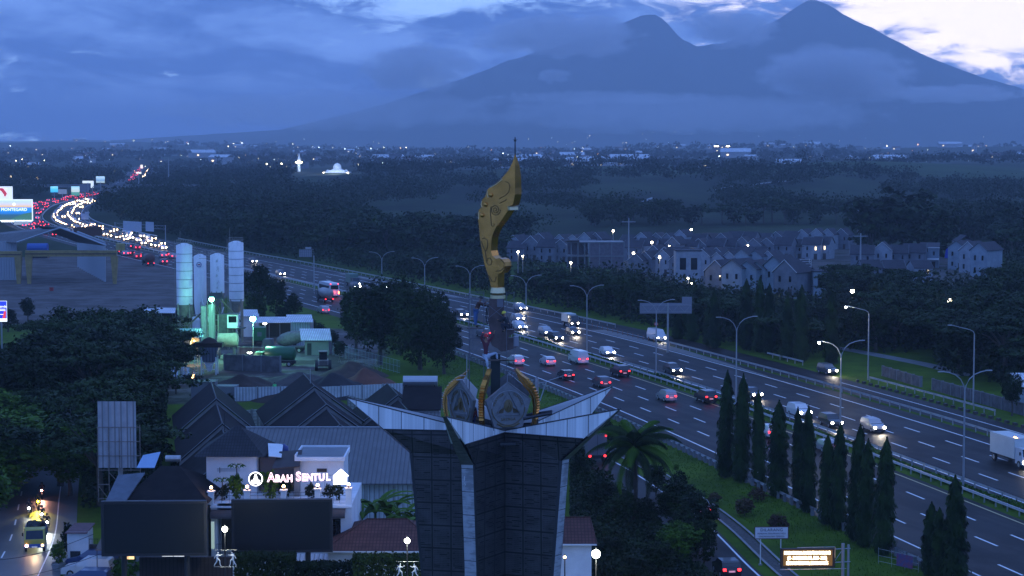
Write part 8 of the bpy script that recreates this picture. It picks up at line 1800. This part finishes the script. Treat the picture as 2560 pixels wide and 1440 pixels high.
# overpass across the jam
t = thing('overpass', 'flat concrete overpass crossing the highway behind the jam', 'bridge', (-290, 1430, 0)); MB().box(-110, 75, -6, 6, 6.0, 7.4).build('deck', M_conc, t); b = MB(); b.box(-110, 75, -6.2, -6.0, 7.4, 8.4); b.build('parapet', M_paleconc, t)
for x_ in (-75, -38, -3, 40): MB().box(x_-1, x_+1, -5, 5, 0, 6).build('pier', M_conc, t)
# ------------------------------------------------------------------ housing estate
M_hw = mat('grey_plaster', (.19, .205, .235), .8, var=.3, scale=.6); M_hw2 = mat('pale_grey_plaster', (.33, .36, .40), .8, var=.25, scale=.6); M_hw3 = mat('bluish_plaster', (.27, .33, .38), .8, var=.25, scale=.6)
M_hr = mat('slate_roof', (.060, .058, .068), .8, var=.3, scale=.6, spec=.2)
M_winlit = mat('lit_window', (1, .8, .5), emit=(1, .75, .42), es=3.0, sample=False)
def house(w, d, h, rh, ridge, wall, white=False, lit_=False, lean=False):
    t = thing('house', 'x', 'house', (0, 0, -500))
    MB().box(-w/2, w/2, -d/2, d/2, 0, h).build('wall', wall, t)
    if ridge == 'y':
        b = MB(); o_ = .25
        for sg in (1, -1): slope_roof(b, (0, -d/2-o_, h+rh), (0, d/2+o_, h+rh), (sg*(w/2+.3), d/2+o_, h-.15), (sg*(w/2+.3), -d/2-o_, h-.15), .14)
        r_ = b.build('roof', M_hr, t); MB().slab([(-w/2, h), (w/2, h), (0, h+rh-.1)], -d/2, d/2).build('gable', wall, t)
        v = MB(); [v.bar((0, -d/2-o_-.02, h+rh), (sg*(w/2+.3), -d/2-o_-.02, h-.12), .09) for sg in (1, -1)]; v.build('verge', M_white if white else M_paleconc, r_)
    elif ridge == 'x':
        b = MB()
        for sg in (1, -1): slope_roof(b, (-w/2-.25, 0, h+rh), (w/2+.25, 0, h+rh), (w/2+.25, sg*(d/2+.3), h-.15), (-w/2-.25, sg*(d/2+.3), h-.15), .14)
        r_ = b.build('roof', M_hr, t); MB().xslab([(-d/2, h), (d/2, h), (0, h+rh-.1)], -w/2, w/2).build('gable', wall, t)
        v = MB(); [v.bar((sx*(w/2+.27), 0, h+rh), (sx*(w/2+.27), sg*(d/2+.3), h-.12), .08) for sg in (1, -1) for sx in (1, -1)]; v.build('verge', M_white if white else M_paleconc, r_)
    else:
        b = MB(); slope_roof(b, (-w/2-.2, d/2, h+rh), (w/2+.2, d/2, h+rh), (w/2+.2, -d/2-.4, h), (-w/2-.2, -d/2-.4, h), .16); b.build('roof', M_hr, t); MB().box(-w/2-.25, w/2+.25, -d/2-.45, -d/2-.4, h-.2, h+.05).build('fascia', M_white, t)
    for k, (x_, z_) in enumerate(((-w*.22, h*.62), (w*.24, h*.62), (-w*.22, h*.18))):
        f_ = MB().box(x_-.28, x_+.28, -d/2-.05, -d/2-.003, z_, z_+1.25).build('window', M_winlit if lit_ and k == 1 else M_glass, t); MB().box(x_-.34, x_+.34, -d/2-.08, -d/2-.055, z_-.1, z_).build('sill', M_paleconc, f_)
    MB().box(w*.14, w*.32, -d/2-.05, -d/2-.003, 0, 2.1).build('door', M_brown, t)
    if lean: b = MB(); slope_roof(b, (-w*.1, -d/2, 3.2), (w/2, -d/2, 3.2), (w/2, -d/2-2, 2.8), (-w*.1, -d/2-2, 2.8), .1); b.build('porch_roof', M_croof, t)
    return t
HP = [house(5.5, 9, 5.8, 2.6, 'y', M_hw, True), house(5.5, 9, 6.2, 2.4, 'y', M_hw2, True), house(6.5, 8, 5.2, 2.5, 'x', M_hw), house(6.5, 8, 5.6, 2.4, 'x', M_hw2, False, True), house(6, 9, 6.8, 1.2, 'm', M_hw3, lean=True), house(5, 9, 7.2, 2.0, 'y', M_hw3)]
R4 = random.Random(8)
def row(px0, py0, px1, py1, n, kinds, rot, lab, sc=1.0, jit=2.0):
    for i in range(n):
        f_ = i/max(1, n-1); X, Y, _ = at(px0+(px1-px0)*f_, py0+(py1-py0)*f_)
        wd = 'leftmost' if i == 0 else 'rightmost' if i == n-1 else ordn[i] + ' from left' if i < 12 else '%s from right' % ordn[n-i-1]
        k = R4.choice(kinds); dup(HP[k], (X+R4.uniform(-.6, .6), Y+R4.uniform(-jit, jit), 0), rz=rot+R4.uniform(-.08, .08), label='%s, %s' % (lab, wd), group=None, scale=(sc*R4.uniform(.95, 1.08), sc, sc*R4.uniform(.9, 1.08)))
row(1298, 634, 1500, 634, 8, [1, 0, 2], -.5, 'grey gabled house in the back row left of the estate', .82)
row(1580, 632, 2110, 622, 17, [0, 2, 3, 1], -.45, 'grey gabled house in the topmost row of the estate', .84)
row(1300, 652, 1410, 654, 4, [2, 0], -.4, 'grey house in front of the back row beside the unfinished building', .9)
row(1590, 650, 2060, 646, 15, [2, 3, 0], -.4, 'dark-roofed house in the second row of the estate', .86)
row(1600, 688, 1935, 690, 11, [0, 1, 5], -.55, 'narrow gabled house in the middle row of the estate', .82)
row(1640, 672, 1900, 670, 9, [0, 2], -.5, 'gabled house just behind the middle row of the estate', .82)
row(1815, 738, 1985, 742, 6, [5, 0, 4], -.6, 'tall bluish terrace house in the front row of the estate', 1.05)
row(2160, 676, 2330, 668, 5, [4, 1, 2], -.2, 'house among trees right of the estate', .95)
row(2405, 672, 2460, 690, 3, [5, 3, 1], -.7, 'house of the small group at the far right of the estate', 1.0)
row(2170, 708, 2300, 706, 3, [3, 2], .1, 'low roof peeping through the trees right of the estate', .8)
def bigblock(label, px0, px1, pyb, yt, d, m, extra=None):
    a = at(px0, pyb); c = at(px1, pyb); w_ = c[0]-a[0]; h_ = atY(px0, yt, a[1])[2]; t = thing('house', label, 'house', (a[0], a[1], 0)); MB().box(0, w_, 0, d, 0, h_).build('wall', m, t); MB().box(-.2, w_+.2, -.2, d+.2, h_, h_+.25).build('roof', M_hr, t)
    for k in range(2): MB().box(w_*(.15+.45*k), w_*(.4+.45*k), -.05, -.003, h_*.45, h_*.8).build('window', M_glass, t)
    return t, w_, h_
bigblock('modern two-storey house with flat roof slab in the middle of the estate', 1690, 1752, 712, 628, 8, M_hw2); t, w_, h_ = bigblock('large flat-roofed house with a white rail frame on its roof', 1972, 2030, 742, 672, 9, M_hw)
b = MB(); [b.bar((.5, 0, h_+z_), (w_-.3, 0, h_+z_), .05) for z_ in (.6, 1.2, 1.8, 2.3)]; [b.bar((x_, y_, h_), (x_, y_, h_+2.3), .06) for x_ in (.5, w_/2, w_-.3) for y_ in (0, 3)]; b.build('roof_frame', M_white, t)
bigblock('wide bluish grey house at the right end of the front row', 2033, 2105, 745, 680, 9, M_hw3)
X, Y, _ = at(2395, 665); t = thing('tarpaulin_house', 'tall blue-tinted house with bright blue sheeting beside it', 'house', (X, Y, 0)); MB().box(0, 5, 0, 8, 0, 7.5).build('wall', M_hw3, t); b = MB(); [slope_roof(b, (2.5, 0, 9.3), (2.5, 8, 9.3), (2.5+sg*2.8, 8, 7.4), (2.5+sg*2.8, 0, 7.4), .14) for sg in (1, -1)]; b.build('roof', M_hr, t); MB().slab([(-4, 2.5), (-.2, 1.5), (-.2, 5.4), (-2.2, 6.2), (-3.6, 5.0)], .5, .65).build('blue_sheet', mat('blue_tarp', (.02, .05, .42), .5), t)
# unfinished concrete building
a = at(1418, 672); c = at(1560, 672); w_ = c[0]-a[0]; t = thing('unfinished_building', 'unfinished concrete frame building with bare infill walls at the left of the estate', 'building', (a[0], a[1], 0)); H_ = atY(1418, 606, a[1])[2]
for x_ in (0, 1.2, 3.2, 5.2, 6.6, 9.6, 13.2, w_):
    MB().box(x_-.17, x_+.17, 0, .35, 0, H_).build('column', M_paleconc, t)
for z_ in (H_*.48, H_): MB().box(0, w_, -.05, .4, z_-.2, z_+.15).build('floor_beam', M_paleconc, t); MB().box(0, w_, .4, 10, z_-.12, z_+.08).build('floor_slab', M_conc, t)
MB().box(6.8, w_-.1, .12, .3, 0, H_-.2).build('infill_wall', mat('raw_block', (.17, .15, .17), .9, var=.3, scale=1.2), t); MB().box(.3, 6.4, 8, 8.2, 0, H_-.2).build('rear_wall', mat('raw_block', (.17, .15, .17)), t); b = MB(); b.bar((4.2, .3, H_), (6.6, .3, H_*.5), .12); b.build('stair', M_paleconc, t)
MB().box(-.6, 3.6, -.5, 3, H_+.1, H_+.6).build('eaves_band', M_brown, t)
# estate lamps
M_est = mat('estate_lamp_warm', (1, .9, .7), emit=(1.0, .84, .60), es=45, sample=False)
def small_lamp(label, px, py, Y, r=.22, en=120, m=M_est, col=(1, .85, .62), grp=None, z0=0.0):
    x_, _, z_ = atY(px, py, Y); t = thing('street_lamp', label, 'street lamp', (x_, Y, z0), 0, grp); MB().cyl((0, 0, 0), (0, 0, z_-z0), .07+Y*.00006, .05+Y*.00005, 6).build('pole', M_pole, t); MB().sphere((0, 0, z_-z0), r, 8, 6).build('bulb', m, t, True)
    if en: lamp_light(t, (0, -r-.25, z_-z0-.1), en, col, r)
    return t
for px, py, Y, r, nm in ((1295,630,520,.30,'left of the unfinished building, brighter'),(1307,640,500,.2,'left of the unfinished building, lower'),(1427,657,500,.26,'at the foot of the unfinished building'),(1533,577,690,.34,'above the unfinished building'),(1630,606,620,.33,'in the second row near the left'),(1584,633,560,.30,'right of the unfinished building'),(1649,643,540,.30,'among the trees before the middle row'),(1673,615,600,.2,'small, between second and middle row'),
                         (1728,574,690,.30,'at the top row centre'),(1796,598,650,.18,'small, over the tree in the top rows'),(1870,613,600,.22,'between the rows right of centre'),(1918,628,560,.24,'at the right of the middle row'),(1972,660,500,.22,'beside the roof frame house'),(2085,673,500,.28,'above the wide bluish house'),(1903,716,425,.38,'in the trees before the front row, bright white'),(2131,728,392,.36,'in the trees right of the front row'),(2374,753,352,.40,'bright white deep in the dark trees on the right'),(1720,696,480,.2,'small greenish, in the trees below the modern house'),(1728,708,478,.2,'low in the trees below the modern house')):
    small_lamp('estate street lamp %s' % nm, px, py, Y, r, 260 if r > .25 else 140)
small_lamp('lonely warm street lamp in the dark fields behind the silos', 703, 494, 1150, .5, 0)
# path and walls at the right
pth = [at(x_, y_)[:2] for x_, y_ in ((2080,868),(2140,878),(2220,893),(2330,915),(2420,940))]
P_ = [(p[0], p[1]+0) for p in pth]; v, f = pathstrip(P_[::-1], -1.6, 1.6, .03); b = MB(); b.add(v, f); tag(b.build('footpath', M_paleconc), 'pale footpath under the trees on the right', 'path', kind='structure')
wallrun('stone_wall', 'weathered retaining wall at the foot of the right-hand trees', 2205, 940, 2300, 968, 1.6, mat('mossy_wall', (.13, .13, .14), .85, var=.5, scale=1), .3); wallrun('stone_wall', 'weathered retaining wall near the right edge', 2330, 975, 2560, 1040, 1.7, MATS['mossy_wall'], .3)
for i in range(46):
    s = sY(300)-i*2.2+0; X, Y, _ = rpos(s, 31.4); 
    if i == 0: t = kb = thing('kerb_stone', 'black or white painted kerb stone along the side road on the right', 'kerb stone', (X, Y, 0), 0, 'kerb stones along the side road'); MB().box(-.22, .22, -.35, .35, 0, .3).build('stone', M_brown, t); MB().box(-.20, .20, -.33, .33, .3, .36).build('stone_top', M_dark, t)
    else: dup(kb, (X, Y, 0), rz=rpos(s, 0)[2]-PI/2)
a = at(2545, 1010); t = thing('garden_house', 'pale blue-grey building corner behind the tree at the right edge', 'building', (a[0], a[1], 0)); MB().box(0, 6, 0, 6, 0, 2.6).build('wall', M_hw3, t); b = MB(); slope_roof(b, (-.5, 5, 3.9), (6, 5, 3.9), (6, -.5, 2.6), (-.5, -.5, 2.6), .1); b.build('roof', M_croof, t)
for (a_, c_, lab) in (((-60, 1405, 150), (235, 1335, 163), 'upper black cable sagging across the left street'), ((-60, 1450, 145), (250, 1385, 158), 'lower black cable sagging across the left street')):
    A_ = Vector(atY(*a_)); B_ = Vector(atY(*c_)); t = thing('power_cable', lab, 'cable', tuple(A_)); MB().tube([tuple((B_-A_)*(k/14)+Vector((0, 0, -1.0*math.sin(PI*k/14)*.5))) for k in range(15)], .022, 4).build('wire', M_black, t)
# ------------------------------------------------------------------ town and landmarks in the haze
M_tw = mat('town_wall', (.42, .42, .43), .8, var=.2, scale=.05); M_td = mat('town_dark_wall', (.12, .12, .14), .8); M_lampfar = mat('far_lamp', (1, .9, .7), emit=(1.0, .82, .50), es=16, sample=False); M_lampfarc = mat('far_cool_lamp', (1, 1, 1), emit=(.85, .95, 1.0), es=14, sample=False); M_lampor = mat('far_orange_lamp', (1, .5, .2), emit=(1, .42, .16), es=14, sample=False)
def tower(label, px0, px1, yt, Y, m, floors, lit_roof=False, litw=0, yb=None, name='building'):
    x0, z1 = xz(px0, yt, Y); x1, _ = xz(px1, yt, Y); z0 = float(ht((x0+x1)/2, Y)); w_ = x1-x0; H_ = z1-z0; t = thing(name, label, 'building', (x0, Y, z0)); MB().box(0, w_, 0, w_*.5, 0, H_).build('wall', m, t); MB().box(-w_*.01, w_*1.01, -.5, w_*.5+.5, H_, H_+.8).build('roof', M_td if m is not M_td else M_conc, t)
    n = max(2, int(w_/5)); r_ = random.Random(int(px0)); cnt_ = 0
    for fl in range(floors):
        zf = H_*(fl+.35)/floors; b = MB(); [b.box(w_*(k+.2)/n, w_*(k+.7)/n, -.2, 0, zf, zf+H_/floors*.42) for k in range(n)]; b.build('window_row', M_glass, t)
    for k in range(litw): x_ = w_*r_.random(); z_ = H_*r_.uniform(.15, .95); MB().box(x_-1.1, x_+1.1, -.5, -.25, z_, z_+1.6).build('lit_window', M_winlit, t)
    if lit_roof: MB().box(w_*.05, w_*.3, -.8, -.5, H_+.2, H_+2.2).build('roof_light', M_lampfar, t); MB().box(w_*.7, w_*.9, -.8, -.5, H_+.2, H_+2.0).build('roof_light', M_lampfar, t)
    return t
tower('dark hotel block with lit roof lines on the skyline right of centre', 1783, 1829, 367, 4500, M_td, 9, True, 4); tower('slim pale tower with a wide flat top on the right skyline', 2430, 2442, 365, 4700, M_tw, 12, False, 2); tower('lower wing right of the slim tower', 2443, 2458, 390, 4700, M_tw, 3)
for a_, b_, y_, Y_, f_, l_, lab in ((2036, 2098, 385, 4300, 5, 4, 'long pale hospital-like block, left half'), (2100, 2138, 387, 4350, 4, 3, 'long pale block, right of the hospital-like one'), (2001, 2028, 382, 4400, 5, 1, 'pale block with a dark round mark at its top left'), (1966, 2022, 405, 3700, 3, 2, 'low pale block with vertical fins in front of the town'), (2185, 2215, 385, 4300, 4, 3, 'greenish block with bright sign lights'), (2215, 2240, 382, 4400, 6, 1, 'pale tower block right of the bright lights'), (2160, 2200, 408, 3650, 4, 2, 'stepped pale block low on the right'), (2465, 2486, 392, 4600, 3, 0, 'pale block far right beside the slim tower'), (2510, 2527, 388, 4600, 4, 0, 'pale rounded block at the far right skyline'), (2362, 2395, 388, 4200, 3, 0, 'pale block among the trees on the right ridge'), (1371, 1393, 385, 4800, 3, 1, 'low pale block on the skyline right of the blade'), (1400, 1428, 385, 4800, 3, 2, 'low pale block with lit strip on the skyline'), (1421, 1428, 375, 5200, 5, 1, 'thin pale tower behind the low skyline blocks'), (1440, 1445, 380, 5200, 4, 0, 'very thin block on the skyline'), (1560, 1575, 379, 5000, 5, 2, 'block with stacked yellow lights on the skyline'), (1700, 1722, 380, 4800, 4, 2, 'dark block with one bright roof light'), (1132, 1141, 368, 6500, 8, 0, 'left one of the hazy twin towers'), (1143, 1149, 370, 6500, 8, 0, 'right one of the hazy twin towers'), (584, 598, 375, 6000, 3, 1, 'pale hazy block on the left skyline'), (992, 1012, 457, 1750, 3, 0, 'small white house standing in the woods left of the blade'), (1076, 1084, 468, 1700, 1, 0, 'tiny white gabled house in the woods'), (113, 150, 434, 2600, 3, 3, 'pale hall left of the far billboards'), (2544, 2562, 442, 1950, 2, 0, 'white block at the right edge above the woods')):
    tower(lab, a_, b_, y_, Y_, M_tw, f_, False, l_)
for a_, b_, nm in ((0, 34, 'left'), (36, 60, 'middle'), (62, 95, 'right')): tower('%s wing of the grey apartment building at the left edge' % nm, a_, b_, 444+(a_ > 30)*.8, 1900, mat('apartment_wall', (.26, .25, .27), .8), 5, False, 3, name='apartment_building')
# mosque and minaret
M_mw = mat('mosque_white', (.72, .74, .76), .6, emit=(.5, .75, 1.0), es=.10); Ym = 2300; x0, z0 = xz(808, 439, Ym); z0 = float(ht(x0, Ym)); s_ = Ym/F  # faint bluish glow in the wall material stands in for floodlighting
t = thing('mosque', 'floodlit white mosque with a large dome and two small domes', 'mosque', (x0, Ym, z0)); zz = xz(0, 439, Ym)[1]-z0; MB().box(0, 65*s_, 0, 25, 0, zz+9*s_).build('hall', M_mw, t); MB().box(12*s_, 53*s_, 3, 22, zz+9*s_, zz+13*s_).build('upper_hall', M_mw, t)
def dome(cx_, zb_, r_, h_, nm): MB().lathe([(r_, 0), (r_*1.03, h_*.25), (r_*.98, h_*.5), (r_*.75, h_*.78), (r_*.4, h_*.94), (.3, h_)], (cx_, 12, zb_), 20).build(nm, M_mw, t, True)
MB().add([(18*s_, 3, zz+13*s_), (48*s_, 3, zz+13*s_), (43*s_, 6, zz+17*s_), (24*s_, 6, zz+17*s_), (18*s_, 22, zz+13*s_), (48*s_, 22, zz+13*s_), (43*s_, 18, zz+17*s_), (24*s_, 18, zz+17*s_)], [(0, 1, 2, 3), (4, 7, 6, 5), (1, 5, 6, 2), (0, 3, 7, 4), (3, 2, 6, 7)]).build('shoulder', M_mw, t); dome(33*s_, zz+16*s_, 10*s_, 15*s_, 'main_dome'); dome(9*s_, zz+9*s_, 4.2*s_, 5.5*s_, 'side_dome'); dome(55*s_, zz+9*s_, 4.6*s_, 6*s_, 'side_dome')
b = MB(); [b.box(s_*(4+4*k), s_*(6+4*k), -.3, -.1, zz+1*s_, zz+6*s_) for k in range(15)]; b.build('window_row', mat('mosque_shade', (.25, .32, .40), .6), t)
for x_ in (1, 62): MB().sphere((x_*s_, -1, zz+6*s_), .9, 8, 6).build('wall_lamp', M_lampfar, t)
lamp_light(t, (32*s_, -25, 6), 30000, (.75, .9, 1), 2)
x0 = xz(748, 439, 2330)[0]; z0 = float(ht(x0, 2330)); s_ = 2330/F; zb = xz(0, 439, 2330)[1]-z0; t = thing('minaret', 'slender white minaret with a pointed spire and lit gallery', 'minaret', (x0, 2330, z0)); MB().lathe([(3.6*s_, 0), (3.2*s_, zb+8*s_), (3.8*s_, zb+10*s_), (3.4*s_, zb+27*s_)], (0, 0, 0), 12).build('shaft', M_mw, t, False); g_ = MB().lathe([(3.5*s_, zb+27*s_), (7.5*s_, zb+31*s_), (7.2*s_, zb+33*s_), (4*s_, zb+34*s_)], (0, 0, 0), 12).build('gallery', M_mw, t)
for k in range(6): a_ = -PI/2+(k-2.5)*.45; MB().sphere((math.cos(a_)*7.6*s_, math.sin(a_)*7.6*s_, zb+33*s_), .75, 6, 5).build('gallery_lamp', M_lampfar, t)
MB().lathe([(6.2*s_, zb+34*s_), (4.2*s_, zb+40*s_), (2*s_, zb+48*s_), (.2, zb+57*s_)], (0, 0, 0), 12).build('spire', M_mw, t, True); lamp_light(t, (0, -12, 8), 6000, (.75, .9, 1), 1)
# telecom masts
for px, yt, yb, Y_, lab in ((50, 390, 440, 2300, 'lattice telecom mast above the apartment building'), (421, 395, 455, 1700, 'lattice telecom mast left of the minaret'), (2146, 505, 585, 820, 'thin mast rising behind the giant trees, left'), (2152, 583, 670, 560, 'thin pole with cross arms between the houses on the right'), (2398, 525, 590, 800, 'thin pole behind the giant trees, right'), (1572, 545, 680, 570, 'thin tall pole beside the unfinished building')):
    x_, _, z_ = atY(px, yt, Y_); z0 = float(ht(x_, Y_)); t = thing('mast', lab, 'mast', (x_, Y_, z0)); r_ = .10+Y_*.0004; MB().cyl((0, 0, 0), (0, 0, z_-z0), r_, r_*.5, 6).build('pole', M_pole, t); MB().bar((-r_*6, 0, (z_-z0)*.93), (r_*6, 0, (z_-z0)*.93), r_*.5).build('crossarm', M_pole, t)
# small town houses and lamps: countable but tiny, copied
def town_house(w, d, h, m, lw):
    t = thing('town_building', 'x', 'building', (0, 0, -900)); MB().box(-w/2, w/2, -d/2, d/2, 0, h).build('wall', m, t); b = MB(); [slope_roof(b, (-w/2-.5, 0, h+w*.12), (w/2+.5, 0, h+w*.12), (w/2+.5, sg*(d/2+.5), h), (-w/2-.5, sg*(d/2+.5), h), .3) for sg in (1, -1)]; b.build('roof', mat('town_roof_red', (.16, .08, .07), .8) if lw == 1 else (M_croof if lw == 2 else M_hr), t)
    if lw: MB().box(-w*.3, -w*.3+2.4, -d/2-.4, -d/2, h*.4, h*.4+1.5).build('lit_window', M_winlit, t)
    return t
TH_ = [town_house(16, 10, 6, M_tw, 1), town_house(24, 14, 8, M_tw, 2), town_house(12, 9, 9, M_hw, 0), town_house(34, 16, 7, M_tw, 2), town_house(14, 10, 5, M_hw, 1)]
for i in range(240):
    Y_ = 2500*(9200/2500)**R4.random(); px = R4.uniform(-10, 2570)
    if px < 700 and Y_ < 3600 and R4.random() < .6: continue
    X = (px-1280)/F*Y_; dup(R4.choice(TH_), (X, Y_, float(ht(X, Y_))+1), rz=R4.uniform(-.6, .6), label='small hazy building scattered in the distant town', group='small buildings of the distant town', scale=R4.uniform(.7, 1.5))
def bulb_on_pole(m, nm):
    t = thing('distant_lamp', 'x', 'street lamp', (0, 0, -900)); MB().cyl((0, 0, 0), (0, 0, 9), .22, .18, 6).build('pole', M_pole, t); MB().sphere((0, 0, 9.3), 0.75, 8, 6).build('bulb', m, t); return t
BL = [bulb_on_pole(M_lampfar, 'w'), bulb_on_pole(M_lampfarc, 'c'), bulb_on_pole(M_lampor, 'o')]
def far_lamp(px, Y_, k, s_, lab='distant lamp glittering in the hazy town', grp='lamps of the distant town', z=None):
    X = (px-1280)/F*Y_; return dup(BL[k], (X, Y_, float(ht(X, Y_)) if z is None else z), label=lab, group=grp, scale=s_)
for i in range(270):
    Y_ = 2500*(9600/2500)**(R4.random()**.8); px = R4.uniform(0, 2560); k = R4.choices((0, 1, 2), (5, 4, 1))[0]; far_lamp(px, Y_, k, (Y_/4200)*R4.choice((.4, .5, .6, 1.0)))
for px, py in ((895,438),(930,440),(965,441),(1000,442),(1035,441),(1070,441),(668,430),(705,431)):
    Y_ = 2330; far_lamp(px, Y_, 0, 1.0, 'lamp of the evenly spaced row right of the mosque' if px > 880 else 'warm lamp left of the minaret', 'row of lamps beside the mosque')
def mh(X, Y):
    t_ = max(0, min(1, 1-(YRG-Y)/2650)); return float(ridge(X))*t_**1.35
for i in range(60):
    px = R4.uniform(600, 2540); py = 372-abs(R4.gauss(0, 1))*34
    if px > 1900: py -= R4.uniform(0, 30)
    prev = None
    for Y_ in range(9900, 12400, 40):
        X, _, z_ = atY(px, py, Y_)
        if mh(X, Y_) > z_-10: dup(BL[1 if R4.random() < .6 else 0], (X, Y_, z_-12), label='faint light high on the lower slope of the volcano', group='lights on the volcano slope', scale=R4.uniform(.8, 1.5)); break
# pale tracks on the hill
for pts, nm in (([(1788, 480), (1830, 470), (1848, 467)], 'a'), ([(1880, 466), (1925, 460), (1990, 455)], 'b'), ([(1602, 512), (1620, 503), (1632, 498)], 'c')):
    W_ = []; 
    for px, py in pts:
        for Y_ in range(900, 3000, 10):
            X, _, z_ = atY(px, py, Y_)
            if float(ht(X, Y_)) > z_: break
        W_.append((X, Y_, float(ht(X, Y_))))
    b = MB(); V = []; [V.extend([(x_, y_-9, z_+.8), (x_, y_+9, z_+1.0)]) for x_, y_, z_ in W_]; b.add(V, [(2*k, 2*k+2, 2*k+3, 2*k+1) for k in range(len(W_)-1)]); tag(b.build('dirt_track', mat('pale_track', (.30, .30, .30), .9)), 'pale dirt track on the grassy hill', 'track', kind='structure')
# ------------------------------------------------------------------ low clouds drifting in front of the volcano
def cloud(name, label, px, py, Y, rx, ry, rz, dens, seed, thr=.45):
    x_, _, z_ = atY(px, py, Y); o = MB().box(-1, 1, -1, 1, -1, 1).build(name, None); o.data.materials.clear(); o.location = (x_, Y, z_); o.scale = (rx, ry, rz)
    m = bpy.data.materials.new(name+'_vapour'); m.use_nodes = True; q = NG(m.node_tree); q.n.clear(); oo = q.node('ShaderNodeOutputMaterial'); v_ = q.node('ShaderNodeVolumePrincipled'); v_.inputs['Color'].default_value = (1, 1, 1, 1); v_.inputs['Anisotropy'].default_value = .7
    tc_ = q.node('ShaderNodeTexCoord').outputs['Object']; n_ = q.noise(q.vm('ADD', q.vm('MULTIPLY', tc_, (1.7*rx/rz*.42, 1.2, 1.5)), (seed, seed, seed)), 1.0, 6, .62, .3); x, y, z = q.sep(tc_)
    top = q.m('ADD', q.m('ADD', q.m('MULTIPLY', x, x), q.m('MULTIPLY', y, y)), q.m('MULTIPLY', z, z)); f = q.ramp(q.m('SUBTRACT', n_, q.m('MULTIPLY', top, .42)), thr-.30, thr-.12); q.l.new(q.m('MULTIPLY', f, dens), v_.inputs['Density']); q.l.new(v_.outputs[0], oo.inputs['Volume']); o.data.materials.append(m); m.cycles.volume_step_rate = .35; tag(o, label, 'cloud', kind='stuff')
cloud('cloud', 'bright puffy cloud drifting before the slope of the right peak', 2090, 190, 8200, 400, 200, 140, .0125, 3.3, .46)
cloud('cloud', 'soft bank of cloud on the ridge left of the middle peak', 1400, 92, 8400, 400, 220, 105, .0095, 2.2)
cloud('cloud', 'pale cloud bank standing left of the mountain slope', 1040, 175, 8600, 290, 200, 120, .0095, 4.4)
cloud('cloud', 'cloud filling the saddle between the two peaks', 1830, 72, 8500, 230, 180, 95, .0095, 6.6)
cloud('cloud', 'wide soft mist hiding the foot of the left mountain slope', 830, 275, 8500, 800, 240, 90, .0022, 12.3, .36)
cloud('cloud', 'pale mist lying across the lower middle of the volcano', 1720, 285, 8600, 900, 240, 90, .0026, 15.1, .36)
cloud('cloud', 'thin streak of cloud low across the right mountain slope', 2380, 235, 8300, 380, 140, 45, .009, 7.1)
cloud('cloud', 'small wisp of cloud before the left slope of the middle peak', 1385, 190, 8200, 85, 80, 40, .022, 5.2, .5)
cloud('cloud', 'faint band of cloud across the foot of the volcano', 1500, 245, 8300, 560, 140, 36, .0045, 9.4)
finish_skins()
# hide the prototypes' far-below originals: they are not part of the place
for o in [o for o in COL.objects if o.get('label') == 'x']:
    def wipe(q_):
        for ch in KIDS.get(q_.name, ()): wipe(ch)
        bpy.data.objects.remove(q_)
    wipe(o)
